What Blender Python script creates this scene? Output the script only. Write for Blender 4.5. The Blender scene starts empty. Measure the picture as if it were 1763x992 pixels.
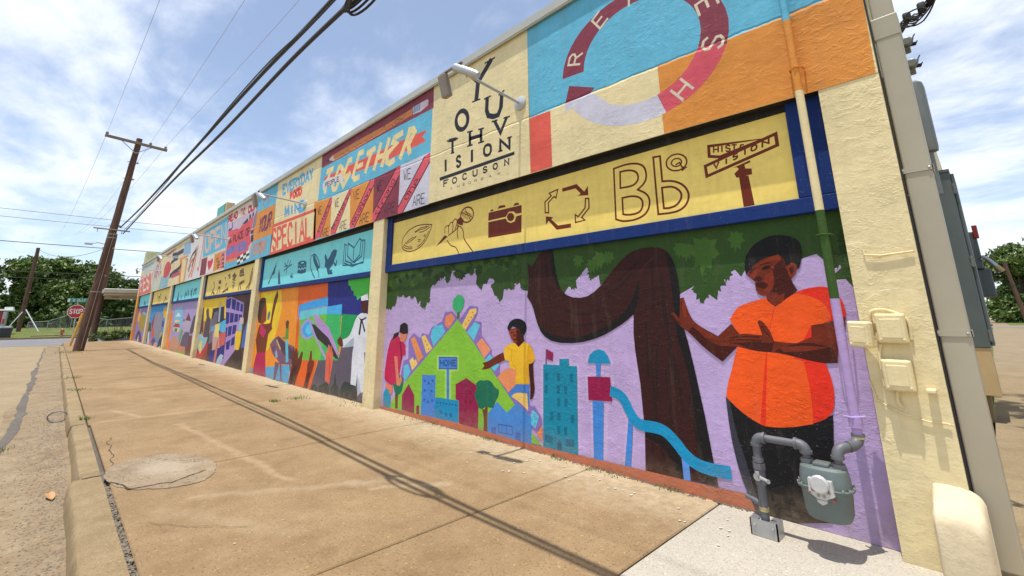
import bpy, bmesh, math, random
from mathutils import Vector, Matrix, Quaternion, noise
from mathutils.geometry import tessellate_polygon
random.seed(7)
S = bpy.context.scene
COL = S.collection
R = math.radians
# ------------------------------------------------------------------ camera
cam = bpy.data.cameras.new('camera'); camo = bpy.data.objects.new('camera', cam); COL.objects.link(camo)
YAW, PITCH, ROLL = 0.797417, 0.236599, -0.007388
fw = Vector((-math.sin(YAW)*math.cos(PITCH), math.cos(YAW)*math.cos(PITCH), math.sin(PITCH)))
rt = Vector((math.cos(YAW), math.sin(YAW), 0)); up = rt.cross(fw)
r2 = rt*math.cos(ROLL)+up*math.sin(ROLL); u2 = -rt*math.sin(ROLL)+up*math.cos(ROLL)
camo.matrix_world = Matrix(((r2.x, u2.x, -fw.x, 0), (r2.y, u2.y, -fw.y, 0), (r2.z, u2.z, -fw.z, 1.2716), (0, 0, 0, 1)))
cam.sensor_width = 36; cam.lens = 783.5/1763*36
cam.shift_y = -(496-355.39)/1763
cam.clip_start = .02; cam.clip_end = 3000
S.camera = camo
# ------------------------------------------------------------------ light
SUN = Vector((.037, -.186, 1.0)).normalized()
EL = math.asin(SUN.z); AZ = math.atan2(SUN.x, SUN.y)
world = bpy.data.worlds.new('World'); S.world = world; world.use_nodes = True
nt = world.node_tree; N = nt.nodes; LK = nt.links; N.clear()
wo = N.new('ShaderNodeOutputWorld'); bg = N.new('ShaderNodeBackground'); bg.inputs[1].default_value = .13
sky = N.new('ShaderNodeTexSky'); sky.sky_type = 'NISHITA'; sky.sun_disc = False
sky.sun_elevation = EL; sky.sun_rotation = AZ; sky.air_density = 1.0; sky.dust_density = .6; sky.ozone_density = 2.5
tc = N.new('ShaderNodeTexCoord'); sx = N.new('ShaderNodeSeparateXYZ'); LK.new(tc.outputs['Generated'], sx.inputs[0])
def wm(op, a, b):
    m = N.new('ShaderNodeMath'); m.operation = op
    for i, v in ((0, a), (1, b)):
        if isinstance(v, (int, float)): m.inputs[i].default_value = v
        elif v is not None: LK.new(v, m.inputs[i])
    return m.outputs[0]
zz = wm('ADD', wm('MAXIMUM', sx.outputs[2], .0), .16)
cb = N.new('ShaderNodeCombineXYZ'); LK.new(wm('DIVIDE', sx.outputs[0], zz), cb.inputs[0]); LK.new(wm('DIVIDE', sx.outputs[1], zz), cb.inputs[1])
def wn(scale, detail, rough, dist, loc, sc=(1, 1, 1), rot=0):
    mp = N.new('ShaderNodeMapping'); mp.inputs['Location'].default_value = loc; mp.inputs['Scale'].default_value = sc; mp.inputs['Rotation'].default_value = (0, 0, rot)
    LK.new(cb.outputs[0], mp.inputs[0])
    n = N.new('ShaderNodeTexNoise'); n.inputs['Scale'].default_value = scale; n.inputs['Detail'].default_value = detail
    n.inputs['Roughness'].default_value = rough; n.inputs['Distortion'].default_value = dist; LK.new(mp.outputs[0], n.inputs[0]); return n.outputs[0]
big = wn(.55, 5, .55, .4, (3.1, 1.7, 0), (1, 1, 1)); fine = wn(1.6, 12, .62, .25, (.3, 5.2, 0), (.75, 1.2, 1), .9); rip = wn(6, 6, .6, .6, (2.2, .2, 0), (.7, 1.2, 1), .8)
mask = wm('ADD', wm('ADD', wm('MULTIPLY', big, 1.1), wm('MULTIPLY', fine, .8)), wm('MULTIPLY', rip, .22))
cr = N.new('ShaderNodeMapRange'); cr.interpolation_type = 'SMOOTHSTEP'; LK.new(mask, cr.inputs[0])
cr.inputs[1].default_value = .90; cr.inputs[2].default_value = 1.24; cr.inputs[3].default_value = .16; cr.inputs[4].default_value = .96
shd = wn(1.1, 8, .6, .2, (7.7, 3.2, 0), (.6, 1.3, 1), .9)
cc = N.new('ShaderNodeMix'); cc.data_type = 'RGBA'; LK.new(shd, cc.inputs[0]); cc.inputs[6].default_value = (5.6, 6.1, 7.1, 1); cc.inputs[7].default_value = (7.0, 7.1, 7.35, 1)
mx = N.new('ShaderNodeMix'); mx.data_type = 'RGBA'; LK.new(cr.outputs[0], mx.inputs[0]); LK.new(sky.outputs[0], mx.inputs[6]); LK.new(cc.outputs[2], mx.inputs[7])
LK.new(mx.outputs[2], bg.inputs[0]); LK.new(bg.outputs[0], wo.inputs[0])
sl = bpy.data.lights.new('sun', 'SUN'); sl.energy = 3.7; sl.angle = R(.5); sl.color = (1, .96, .89)
so = bpy.data.objects.new('sun', sl); COL.objects.link(so); so.rotation_mode = 'QUATERNION'; so.rotation_quaternion = (-SUN).to_track_quat('-Z', 'Y'); so.location = (0, -5, 30)
S.view_settings.view_transform = 'Standard'; S.view_settings.look = 'None'; S.view_settings.exposure = 0.45; S.view_settings.gamma = 1
# ------------------------------------------------------------------ materials
def lin(c):
    return c/12.92 if c <= .04045 else ((c+.055)/1.055)**2.4
def rgbc(c, k=1.0):
    return tuple(lin(v/255)*k for v in c)
class NT:
    def __init__(s, m): s.t = m.node_tree; s.n = s.t.nodes; s.l = s.t.links; s.b = s.n['Principled BSDF']
    def new(s, t, **k):
        x = s.n.new(t)
        for a, v in k.items(): setattr(x, a, v)
        return x
    def setin(s, node, i, v):
        if isinstance(v, bpy.types.NodeSocket): s.l.new(v, node.inputs[i])
        else: node.inputs[i].default_value = v
    def math(s, op, a, b=0.0, c=None):
        m = s.new('ShaderNodeMath', operation=op); s.setin(m, 0, a); s.setin(m, 1, b)
        if c is not None: s.setin(m, 2, c)
        return m.outputs[0]
    def pos(s): return s.new('ShaderNodeNewGeometry').outputs['Position']
    def noise(s, vec, scale, detail=4, rough=.55, dist=0.0, sc=None):
        if sc:
            mp = s.new('ShaderNodeMapping'); mp.inputs['Scale'].default_value = sc; s.l.new(vec, mp.inputs[0]); vec = mp.outputs[0]
        n = s.new('ShaderNodeTexNoise'); s.setin(n, 'Scale', scale); s.setin(n, 'Detail', detail); s.setin(n, 'Roughness', rough); s.setin(n, 'Distortion', dist); s.l.new(vec, n.inputs[0]); return n.outputs[0]
    def ramp(s, v, a, b, lo, hi):
        r = s.new('ShaderNodeMapRange'); s.setin(r, 0, v); s.setin(r, 1, a); s.setin(r, 2, b); s.setin(r, 3, lo); s.setin(r, 4, hi); return r.outputs[0]
    def mix(s, f, a, b, bt='MIX'):
        m = s.new('ShaderNodeMix', data_type='RGBA', blend_type=bt); s.setin(m, 0, f)
        for i, v in ((6, a), (7, b)): s.setin(m, i, v if isinstance(v, bpy.types.NodeSocket) else (*v[:3], 1))
        return m.outputs[2]
    def bump(s, h, strength, dist, nrm=None):
        b = s.new('ShaderNodeBump'); s.setin(b, 'Height', h); s.setin(b, 'Strength', strength); s.setin(b, 'Distance', dist)
        if nrm: s.l.new(nrm, b.inputs['Normal'])
        return b.outputs[0]
def newmat(name):
    m = bpy.data.materials.new(name); m.use_nodes = True; return m, NT(m)
MATS = {}
def mat(name, col, rough=.6, metal=0.0, var=.12, vs=6.0, bs=.0, bd=.004, bscale=40.0, dirt=None):
    if name in MATS: return MATS[name]
    m, t = newmat(name); p = t.pos()
    n = t.noise(p, vs, 5, .6)
    c = t.mix(t.ramp(n, .3, .7, 0, 1), tuple(x*(1-var) for x in col), tuple(min(1, x*(1+var)) for x in col))
    if dirt:
        d = t.noise(p, vs*.35, 8, .65, .3); c = t.mix(t.ramp(d, .5, .72, 0, .7), c, dirt)
    t.setin(t.b, 'Base Color', c); t.setin(t.b, 'Roughness', rough); t.setin(t.b, 'Metallic', metal)
    if bs: t.setin(t.b, 'Normal', t.bump(t.noise(p, bscale, 6, .6), bs, bd))
    MATS[name] = m; return m
def stucco(name, bump=.55, smooth=False, ridge=True):
    m, t = newmat(name); p = t.pos()
    at = t.new('ShaderNodeVertexColor', layer_name='paint')
    v1 = t.noise(p, 3.0, 6, .6); v2 = t.noise(p, 26, 4, .6); v3 = t.noise(p, .7, 4, .6, .4)
    br = t.noise(p, 22, 5, .65, .2, (.22, 1, 1)); br2 = t.noise(p, 18, 5, .65, .2, (1, 1, .2)); f = t.math('ADD', t.ramp(v1, .3, .7, .90, 1.05), t.math('ADD', t.ramp(v2, .3, .7, -.03, .03), t.math('ADD', t.ramp(br, .3, .7, -.05, .05), t.ramp(br2, .3, .7, -.04, .04)))); f = t.math('MULTIPLY', f, t.ramp(v3, .35, .65, .96, 1.03))
    c = t.mix(1.0, at.outputs['Color'], t.new('ShaderNodeCombineXYZ').outputs[0], 'MULTIPLY')
    comb = [x for x in t.n if x.bl_idname == 'ShaderNodeCombineXYZ'][-1]
    for i in range(3): t.l.new(f, comb.inputs[i])
    # worn flecks and thin streaks in the paint
    sp = t.noise(p, 90, 2, .5); st = t.noise(p, 5, 6, .7, .2, (2.5, 1, .35))
    c = t.mix(t.math('MULTIPLY', t.ramp(sp, .69, .74, 0, .26), t.ramp(v3, .4, .6, .15, .4 if smooth else 1.0)), c, (.60, .56, .50))
    c = t.mix(t.ramp(st, .54, .74, 0, .16), c, (.22, .17, .12))
    zs = t.new('ShaderNodeSeparateXYZ'); t.l.new(p, zs.inputs[0])      # splashed dirt at the foot, water marks under the coping
    ft = t.math('ADD', zs.outputs[2], t.math('MULTIPLY', t.math('SUBTRACT', v1, .5), .5)); c = t.mix(t.math('MULTIPLY', t.ramp(ft, .0, .22, .42, 0), t.ramp(v2, .35, .6, .3, 1)), c, (.27, .2, .13))
    dr = t.noise(p, 9, 4, .6, 0, (1, 1, .06)); tp_ = t.ramp(zs.outputs[2], 3.7, 4.5, 0, 1); c = t.mix(t.math('MULTIPLY', t.ramp(dr, .52, .68, 0, .22), tp_), c, (.2, .17, .13))
    t.setin(t.b, 'Base Color', c); t.setin(t.b, 'Roughness', .5 if smooth else .62); t.setin(t.b, 'Specular IOR Level', .22)
    if smooth:
        nrm = t.bump(t.noise(p, 14, 4, .5), .10, .006)
    else:
        kn = t.ramp(t.noise(p, 13, 5, .62, .35, (1, 1, 1.5)), .50, .60, 0, 1); k2 = t.ramp(t.noise(p, 30, 4, .6, .5, (1, 1, 1.6)), .56, .66, 0, 1)
        lump = t.noise(p, 5, 5, .6, .2, (1, 1, 1.3)); gr = t.noise(p, 85, 4, .65); patch = t.noise(p, 1.7, 4, .6, .5)
        h = t.math('ADD', t.math('MULTIPLY', kn, .30), t.math('MULTIPLY', k2, .16)); h = t.math('MULTIPLY', h, t.ramp(patch, .42, .6, .15, 1.0))
        h = t.math('ADD', h, t.math('ADD', t.math('MULTIPLY', lump, 1.0), t.math('MULTIPLY', gr, .22)))
        if ridge:   # the long crack along the upper band
            sz = t.new('ShaderNodeSeparateXYZ'); t.l.new(p, sz.inputs[0])
            wob = t.noise(p, 2.5, 6, .7, 0, (1, 0, 0)); zc = t.math('ADD', t.math('MULTIPLY', sz.outputs[0], -.022), 3.30); zc = t.math('ADD', zc, t.math('MULTIPLY', wob, .07))
            dz = t.math('ABSOLUTE', t.math('SUBTRACT', sz.outputs[2], zc)); h = t.math('ADD', h, t.math('MULTIPLY', t.ramp(dz, 0, .016, 1, 0), -1.3))
        nrm = t.bump(h, bump, .011)
    t.setin(t.b, 'Normal', nrm); MATS[name] = m; return m
PAINT = stucco('painted stucco'); BOARD = stucco('painted board', smooth=True); FRAME = stucco('painted timber', bump=.25, ridge=False)
def concrete(name, ca, cb2, cs, rough=.85, stain=.5, bs=.35, fine=120, grit=(.05, .04, .03), extra=None):
    m, t = newmat(name); p = t.pos()
    a = t.noise(p, 1.1, 8, .62, .3); b = t.noise(p, 4.5, 6, .65, .2); g = t.noise(p, fine, 3, .6); s2 = t.noise(p, .45, 6, .6, .8, (.6, 1.3, 1))
    c = t.mix(t.ramp(a, .32, .68, 0, 1), ca, cb2); c = t.mix(t.ramp(b, .42, .75, 0, stain), c, cs)
    c = t.mix(t.ramp(s2, .5, .68, 0, .35), c, tuple(x*.72 for x in ca))
    c = t.mix(t.ramp(g, .56, .70, 0, .7), c, grit); g2 = t.noise(p, fine*.55, 2, .5); c = t.mix(t.ramp(g2, .64, .72, 0, .4), c, tuple(min(1, x*1.9) for x in ca))
    sp = t.noise(p, 24, 4, .7); c = t.mix(t.ramp(sp, .56, .70, 0, .42), c, tuple(x*.55 for x in ca)); sp2 = t.noise(p, 37, 3, .7, .3); c = t.mix(t.ramp(sp2, .60, .72, 0, .35), c, tuple(min(1, x*1.5) for x in ca))
    if extra: c = extra(t, c)
    t.setin(t.b, 'Base Color', c); t.setin(t.b, 'Roughness', rough); t.setin(t.b, 'Specular IOR Level', .25)
    t.setin(t.b, 'Normal', t.bump(t.math('ADD', t.math('MULTIPLY', g, .5), b), bs, .006)); MATS[name] = m; return m
def walk_marks(t, c):
    """pale filled seams and scuffs as slab wear; wall-bounced light painted in at the wall foot"""
    p = t.pos(); ws = t.noise(p, 3.5, 6, .65); wf = t.noise(p, 14, 5, .65)
    sx_ = t.new('ShaderNodeSeparateXYZ'); t.l.new(p, sx_.inputs[0]); X, Y_ = sx_.outputs[0], sx_.outputs[1]
    jx = t.math('MULTIPLY', t.math('SUBTRACT', ws, .5), .22); X2 = t.math('ADD', X, jx); Y2 = t.math('ADD', Y_, t.math('MULTIPLY', t.math('SUBTRACT', t.noise(p, 2.8, 6, .65, .3), .5), .22))
    for ax, ay, bx, by, w, k, col in ((-7.25, 1.3, -4.2, 1.56, .05, .8, (.43, .31, .19)), (-8.15, .6, -8.0, 3.3, .07, .6, (.42, .31, .19)), (-4.3, .95, -3.72, 1.9, .07, .5, (.46, .37, .26)), (-3.72, 1.9, -3.6, 2.25, .09, .5, (.46, .37, .26)), (-3.55, 1.95, -3.2, 2.4, .05, .6, (.5, .42, .31)), (-4.2, .7, -3.2, 1.25, .10, .45, (.43, .33, .21)), (-10, 2.9, -9.1, 3.0, .05, .6, (.45, .34, .22)), (-9, .8, -8.2, 1.0, .05, .7, (.45, .34, .22)), (-6.0, 1.25, -5.6, 1.3, .22, .35, (.42, .30, .17)), (-9.6, 1.3, -9.0, 1.4, .28, .3, (.42, .31, .18)), (-4.3, 2.2, -3.9, 2.3, .25, .35, (.42, .31, .18)), (-13, 1.2, -12, 1.3, .3, .3, (.42, .31, .18))):
        dx, dy = bx-ax, by-ay; L2 = dx*dx+dy*dy
        px_ = t.math('SUBTRACT', X2, ax); py_ = t.math('SUBTRACT', Y2, ay)
        h = t.math('MULTIPLY', t.math('ADD', t.math('MULTIPLY', px_, dx), t.math('MULTIPLY', py_, dy)), 1/L2); h = t.math('MINIMUM', t.math('MAXIMUM', h, 0), 1)
        qx = t.math('SUBTRACT', px_, t.math('MULTIPLY', h, dx)); qy = t.math('SUBTRACT', py_, t.math('MULTIPLY', h, dy))
        d = t.math('SQRT', t.math('ADD', t.math('MULTIPLY', qx, qx), t.math('MULTIPLY', qy, qy)))
        f = t.math('MULTIPLY', t.ramp(d, w*.25, w*1.15, k, 0), t.ramp(wf, .32, .6, .35, 1)); c = t.mix(t.math('MULTIPLY', f, .55), c, col)
    e = t.math('ADD', Y_, t.math('MULTIPLY', t.math('SUBTRACT', ws, .5), .7)); c = t.mix(t.math('MULTIPLY', t.ramp(e, 2.75, 3.4, 0, .75), t.ramp(wf, .35, .6, .5, 1)), c, (.48, .385, .25))  # pale strip: light bounced off the wall, painted into the slab colour
    vo = t.new('ShaderNodeTexVoronoi'); vo.inputs['Scale'].default_value = 1.9; t.l.new(p, vo.inputs['Vector']); sep = t.new('ShaderNodeSeparateColor'); t.l.new(vo.outputs['Color'], sep.inputs[0])
    rad = t.math('ADD', t.math('MULTIPLY', sep.outputs[0], .045), t.math('MULTIPLY', t.math('SUBTRACT', wf, .5), .05)); gum = t.math('MULTIPLY', t.math('LESS_THAN', vo.outputs['Distance'], rad), t.math('GREATER_THAN', sep.outputs[1], .55)); c = t.mix(t.math('MULTIPLY', gum, .6), c, (.06, .045, .03))
    oil = t.noise(p, .9, 5, .6, .5); c = t.mix(t.ramp(oil, .56, .72, 0, .3), c, (.13, .082, .04))
    return c
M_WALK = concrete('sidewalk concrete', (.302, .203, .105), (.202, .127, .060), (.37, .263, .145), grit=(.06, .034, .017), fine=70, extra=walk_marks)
M_PALE = concrete('pale new concrete', (.46, .42, .35), (.40, .36, .29), (.5, .46, .39), stain=.3, bs=.2)
M_CURB = concrete('kerb concrete', (.29, .21, .11), (.19, .13, .065), (.37, .28, .16), bs=.6, stain=.7)
M_ROAD = concrete('worn street', (.31, .24, .145), (.245, .18, .10), (.36, .29, .19), fine=60, stain=.4, bs=.6)
M_GUT = concrete('gutter dirt', (.275, .205, .122), (.18, .122, .066), (.36, .285, .19), fine=45, stain=.6, bs=.9)
M_TAR = concrete('tar seam', (.10, .088, .075), (.14, .12, .10), (.2, .17, .13), fine=40, bs=.7)
M_ASPH = concrete('cross street asphalt', (.20, .20, .21), (.16, .16, .165), (.24, .23, .22), fine=30)
M_DRIVE = concrete('driveway concrete', (.27, .205, .12), (.20, .145, .08), (.32, .25, .155))
def patch_centre(t, c):
    p = t.pos(); v = t.new('ShaderNodeVectorMath', operation='DISTANCE'); mp = t.new('ShaderNodeMapping'); mp.inputs['Scale'].default_value = (1, 1.7, 1); t.l.new(p, mp.inputs[0]); t.l.new(mp.outputs[0], v.inputs[0]); v.inputs[1].default_value = (-5.32, 1.53, 0)
    d = t.math('ADD', v.outputs['Value'], t.math('MULTIPLY', t.math('SUBTRACT', t.noise(p, 5, 6, .65), .5), .35)); c = t.mix(t.ramp(d, .15, .42, .55, 0), c, (.40, .335, .245))
    vo = t.new('ShaderNodeTexVoronoi', feature='DISTANCE_TO_EDGE'); vo.inputs['Scale'].default_value = 7; w_ = t.new('ShaderNodeVectorMath', operation='ADD'); t.l.new(p, w_.inputs[0]); nz = t.new('ShaderNodeTexNoise'); nz.inputs['Scale'].default_value = 9; t.l.new(p, nz.inputs[0]); sc_ = t.new('ShaderNodeVectorMath', operation='SCALE'); t.l.new(nz.outputs['Color'], sc_.inputs[0]); sc_.inputs['Scale'].default_value = .22; t.l.new(sc_.outputs[0], w_.inputs[1]); t.l.new(w_.outputs[0], vo.inputs['Vector'])
    return t.mix(t.math('MULTIPLY', t.ramp(vo.outputs['Distance'], 0, .035, .75, 0), t.ramp(t.noise(p, 3, 3), .42, .6, 0, 1)), c, (.07, .05, .03))
M_PATCH = concrete('repair mortar', (.30, .225, .14), (.21, .15, .09), (.37, .30, .21), fine=50, bs=1.0, stain=.8, extra=patch_centre)
M_GRASS = concrete('grass ground', (.085, .12, .022), (.13, .16, .035), (.19, .17, .06), fine=9, bs=.6, rough=.95, grit=(.03, .05, .01))
M_WOOD = None
def wood(name, a, b, d):
    m, t = newmat(name); tcn = t.new('ShaderNodeTexCoord').outputs['Object']
    g = t.noise(tcn, 9, 8, .7, .4, (4, 4, .35)); k = t.noise(tcn, 2.2, 4, .6, .2, (2, 2, .6)); c = t.mix(t.ramp(g, .35, .65, 0, 1), a, b); c = t.mix(t.ramp(k, .55, .75, 0, .8), c, d)
    t.setin(t.b, 'Base Color', c); t.setin(t.b, 'Roughness', .9); t.setin(t.b, 'Normal', t.bump(g, .8, .02)); MATS[name] = m; return m
M_POLE = wood('weathered pole wood', (.13, .07, .045), (.07, .033, .02), (.032, .018, .012))
M_ARM = wood('grey crossarm wood', (.24, .19, .14), (.16, .12, .09), (.1, .08, .06))
M_GALV = mat('galvanised metal', (.42, .43, .44), .42, .75, .12, 12)
M_LAMP = mat('pale lamp metal', (.50, .51, .52), .38, .5, .06, 9)
M_LAMPD = mat('grey brown lamp housing', (.30, .25, .21), .5, .2, .1, 9)
M_CAP = mat('coping metal', (.46, .46, .40), .42, .25, .06, 2.0, dirt=(.34, .31, .24))
M_PIPE = mat('grey gas pipe', (.125, .13, .145), .55, .2, .16, 14, .35, .002, 60, dirt=(.13, .10, .08))
M_METER = mat('meter green grey', (.12, .15, .143), .5, .1, .1, 9, .2, .002, 70, dirt=(.11, .12, .10))
M_DIAL = mat('meter index white', (.50, .50, .49), .35, .1, .08, 30)
M_BLACK = mat('black rubber', (.018, .018, .02), .6, 0, .1, 20)
M_YEL = mat('yellow tape', (.40, .33, .15), .6, 0, .2, 30)
M_DOWN = mat('greige downspout', (.40, .36, .265), .42, .05, .06, 2.2)
M_CAB = mat('grey cabinet paint', (.105, .13, .135), .45, .15, .08, 3)
M_CABL = mat('light grey fitting', (.17, .18, .17), .45, .3, .08, 6)
M_RED = mat('red paint', (.42, .035, .02), .45, 0, .12, 8)
M_WHITE = mat('white enamel', (.72, .72, .70), .4, 0, .06, 8)
M_STOP = mat('stop sign red', (.40, .018, .028), .4, 0, .06, 8)
M_SIGNG = mat('street sign green', (.02, .26, .20), .4, 0, .06, 8)
M_BIN = mat('charcoal plastic', (.035, .036, .05), .55, 0, .1, 8)
M_HYD = mat('orange hydrant paint', (.36, .125, .035), .5, 0, .15, 20)
M_GUY = mat('yellow guard plastic', (.62, .33, .05), .5, 0, .1, 9)
M_TEAL = mat('teal sign paint', (.03, .36, .33), .45, 0, .08, 6)
M_BEIGE = mat('beige soffit', (.52, .38, .2), .6, 0, .08, 3)
M_CONCB = mat('cream guard block', (.66, .55, .36), .75, 0, .08, 9, .7, .005, 34, dirt=(.54, .44, .29))
M_LEAFL = mat('dry leaf', (.45, .25, .1), .7, 0, .2, 40)
M_CHIP = mat('white paint chips', (.55, .52, .45), .7, 0, .1, 30)
M_PEB = mat('pebbles', (.20, .16, .115), .9, 0, .4, 30)
M_BARK = wood('bark', (.07, .05, .035), (.045, .032, .022), (.1, .08, .06))
M_FENCE = mat('fence wire', (.30, .30, .29), .5, .5, .1, 5)
M_TRUCK = mat('truck red', (.38, .012, .02), .35, 0, .05, 4)
def leafmat(name, a, b):
    m, t = newmat(name); p = t.pos(); n = t.noise(p, 1.6, 4, .6); n2 = t.noise(p, 9, 3, .6)
    c = t.mix(t.ramp(n, .35, .65, 0, 1), a, b); c = t.mix(t.ramp(n2, .5, .7, 0, .5), c, tuple(x*1.35 for x in b)); t.setin(t.b, 'Base Color', c); t.setin(t.b, 'Roughness', .6)
    t.setin(t.b, 'Transmission Weight', 0); t.setin(t.b, 'Subsurface Weight', 0); MATS[name] = m; return m
L_DARK = leafmat('dark foliage', (.046, .082, .015), (.082, .13, .022)); L_MID = leafmat('mid foliage', (.068, .115, .018), (.122, .178, .032)); L_LITE = leafmat('light foliage', (.07, .12, .018), (.12, .17, .03))
# ------------------------------------------------------------------ mesh helpers
class MB:
    def __init__(s): s.v = []; s.f = []; s.c = []; s.m = []; s.smooth = []
    def add(s, vs, fs, col=None, mi=0, sm=False):
        o = len(s.v); s.v += [tuple(x) for x in vs]
        for f in fs: s.f.append(tuple(i+o for i in f)); s.c.append(col); s.m.append(mi); s.smooth.append(sm)
    def box(s, a, b, col=None, mi=0, M=None):
        x0, y0, z0 = a; x1, y1, z1 = b
        vs = [Vector(q) for q in ((x0, y0, z0), (x1, y0, z0), (x1, y1, z0), (x0, y1, z0), (x0, y0, z1), (x1, y0, z1), (x1, y1, z1), (x0, y1, z1))]
        if M: vs = [M @ q for q in vs]
        s.add(vs, [(0, 3, 2, 1), (4, 5, 6, 7), (0, 1, 5, 4), (1, 2, 6, 5), (2, 3, 7, 6), (3, 0, 4, 7)], col, mi); return s
    def bbox(s, a, b, r=.01, col=None, mi=0, M=None, seg=2):
        bm = bmesh.new(); bmesh.ops.create_cube(bm, size=1)
        for v in bm.verts: v.co = Vector([(a[i]+b[i])/2+v.co[i]*(b[i]-a[i]) for i in range(3)])
        bmesh.ops.bevel(bm, geom=bm.edges[:], offset=r, segments=seg, affect='EDGES', profile=.5)
        bm.verts.index_update(); s.add([(M @ v.co) if M else v.co for v in bm.verts], [[v.index for v in f.verts] for f in bm.faces], col, mi); bm.free(); return s
    def tube(s, P, r, n=10, col=None, mi=0, caps=True, closed=False):
        P = [Vector(p) for p in P]; rs = r if isinstance(r, (list, tuple)) else [r]*len(P); k = len(P); vs = []; fs = []
        ref = None
        for i, p in enumerate(P):
            a = P[(i-1) % k] if (i or closed) else P[0]; b = P[(i+1) % k] if (i < k-1 or closed) else P[-1]; t = (b-a).normalized()
            if ref is None: ref = Vector((0, 0, 1)) if abs(t.z) < .9 else Vector((1, 0, 0))
            u = (ref-t*ref.dot(t)).normalized(); w = t.cross(u); ref = u
            for j in range(n):
                an = 2*math.pi*j/n; vs.append(p+(u*math.cos(an)+w*math.sin(an))*rs[i])
        for i in range(k if closed else k-1):
            i2 = (i+1) % k
            for j in range(n): fs.append((i*n+j, i*n+(j+1) % n, i2*n+(j+1) % n, i2*n+j))
        s.add(vs, fs, col, mi, True)
        if caps and not closed: s.add(vs[:n], [tuple(range(n))[::-1]], col, mi); s.add(vs[-n:], [tuple(range(n))], col, mi)
        return s
    def prism(s, poly, d, col=None, mi=0, flip=False):
        """flat polygon (3-D points) extruded by vector d"""
        P = [Vector(p) for p in poly]; d = Vector(d); n = len(P)
        tr = tessellate_polygon([P]); s.add(P, tr, col, mi); s.add([p+d for p in P], [t[::-1] for t in tr], col, mi)
        s.add(P+[p+d for p in P], [(i, (i+1) % n, n+(i+1) % n, n+i) for i in range(n)], col, mi); return s
    def lathe(s, prof, c, n=20, axis=(0, 0, 1), col=None, mi=0):
        q = Vector((0, 0, 1)).rotation_difference(Vector(axis)); c = Vector(c); vs = []; fs = []
        for r, z in prof:
            for j in range(n): vs.append(c+q @ Vector((r*math.cos(2*math.pi*j/n), r*math.sin(2*math.pi*j/n), z)))
        for i in range(len(prof)-1):
            for j in range(n): fs.append((i*n+j, i*n+(j+1) % n, (i+1)*n+(j+1) % n, (i+1)*n+j))
        s.add(vs, fs, col, mi, True); s.add(vs[:n], [tuple(range(n))[::-1]], col, mi); s.add(vs[-n:], [tuple(range(n))], col, mi); return s
    def build(s, name, mats, parent=None, fixn=False, weld=False):
        me = bpy.data.meshes.new(name); me.from_pydata([tuple(v) for v in s.v], [], s.f); me.validate()
        mats = mats if isinstance(mats, (list, tuple)) else [mats]
        for m in mats: me.materials.append(m)
        if len(me.polygons) == len(s.f):
            me.polygons.foreach_set('material_index', s.m); me.polygons.foreach_set('use_smooth', s.smooth)
            if any(c for c in s.c):
                at = me.color_attributes.new('paint', 'FLOAT_COLOR', 'CORNER'); buf = []
                for p, c in zip(me.polygons, s.c): buf += list((*(c or (.5, .5, .5)), 1))*p.loop_total
                at.data.foreach_set('color', buf)
        if fixn:
            bm = bmesh.new(); bm.from_mesh(me); bmesh.ops.recalc_face_normals(bm, faces=bm.faces[:]); bm.to_mesh(me); bm.free()
        if any(s.smooth): me.set_sharp_from_angle(angle=R(38))
        if weld:
            bm = bmesh.new(); bm.from_mesh(me); bmesh.ops.remove_doubles(bm, verts=bm.verts[:], dist=.0005); bmesh.ops.recalc_face_normals(bm, faces=bm.faces[:]); bm.to_mesh(me); bm.free(); me.set_sharp_from_angle(angle=R(38))
        o = bpy.data.objects.new(name, me); COL.objects.link(o)
        if parent: o.parent = parent; o.matrix_parent_inverse = PINV(parent)
        return o
def PINV(p):
    return WM(p).inverted()
_wm = {}
def WM(o):
    return _wm.get(o.name, Matrix.Identity(4))
def tag(o, label=None, cat=None, group=None, kind=None):
    for k, v in (('label', label), ('category', cat), ('group', group), ('kind', kind)):
        if v: o[k] = v
    return o
def thing(name, label, cat, loc=(0, 0, 0), group=None):
    o = bpy.data.objects.new(name, None); o.location = loc; o.empty_display_size = .2; COL.objects.link(o); _wm[o.name] = Matrix.Translation(Vector(loc))
    return tag(o, label, cat, group)
def structure(o): o['kind'] = 'structure'; return o
def copy_tree(o, off, rot=0.0, sc=1.0, label=None):
    c = o.copy(); COL.objects.link(c); c.location = Vector(o.location)+Vector(off); c.rotation_euler.z += rot; c.scale = [x*sc for x in c.scale]
    if label: c['label'] = label
    for ch in [x for x in bpy.data.objects if x.parent == o]:
        d = ch.copy(); COL.objects.link(d); d.parent = c
        for g in [x for x in bpy.data.objects if x.parent == ch]:
            e = g.copy(); COL.objects.link(e); e.parent = d
    return c
def plane(mb, x0, y0, x1, y1, z, nx=1, ny=1):
    for i in range(nx):
        for j in range(ny):
            a = x0+(x1-x0)*i/nx; b = x0+(x1-x0)*(i+1)/nx; c = y0+(y1-y0)*j/ny; d = y0+(y1-y0)*(j+1)/ny
            mb.add([(a, c, z), (b, c, z), (b, d, z), (a, d, z)], [(0, 1, 2, 3)])
    return mb
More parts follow.
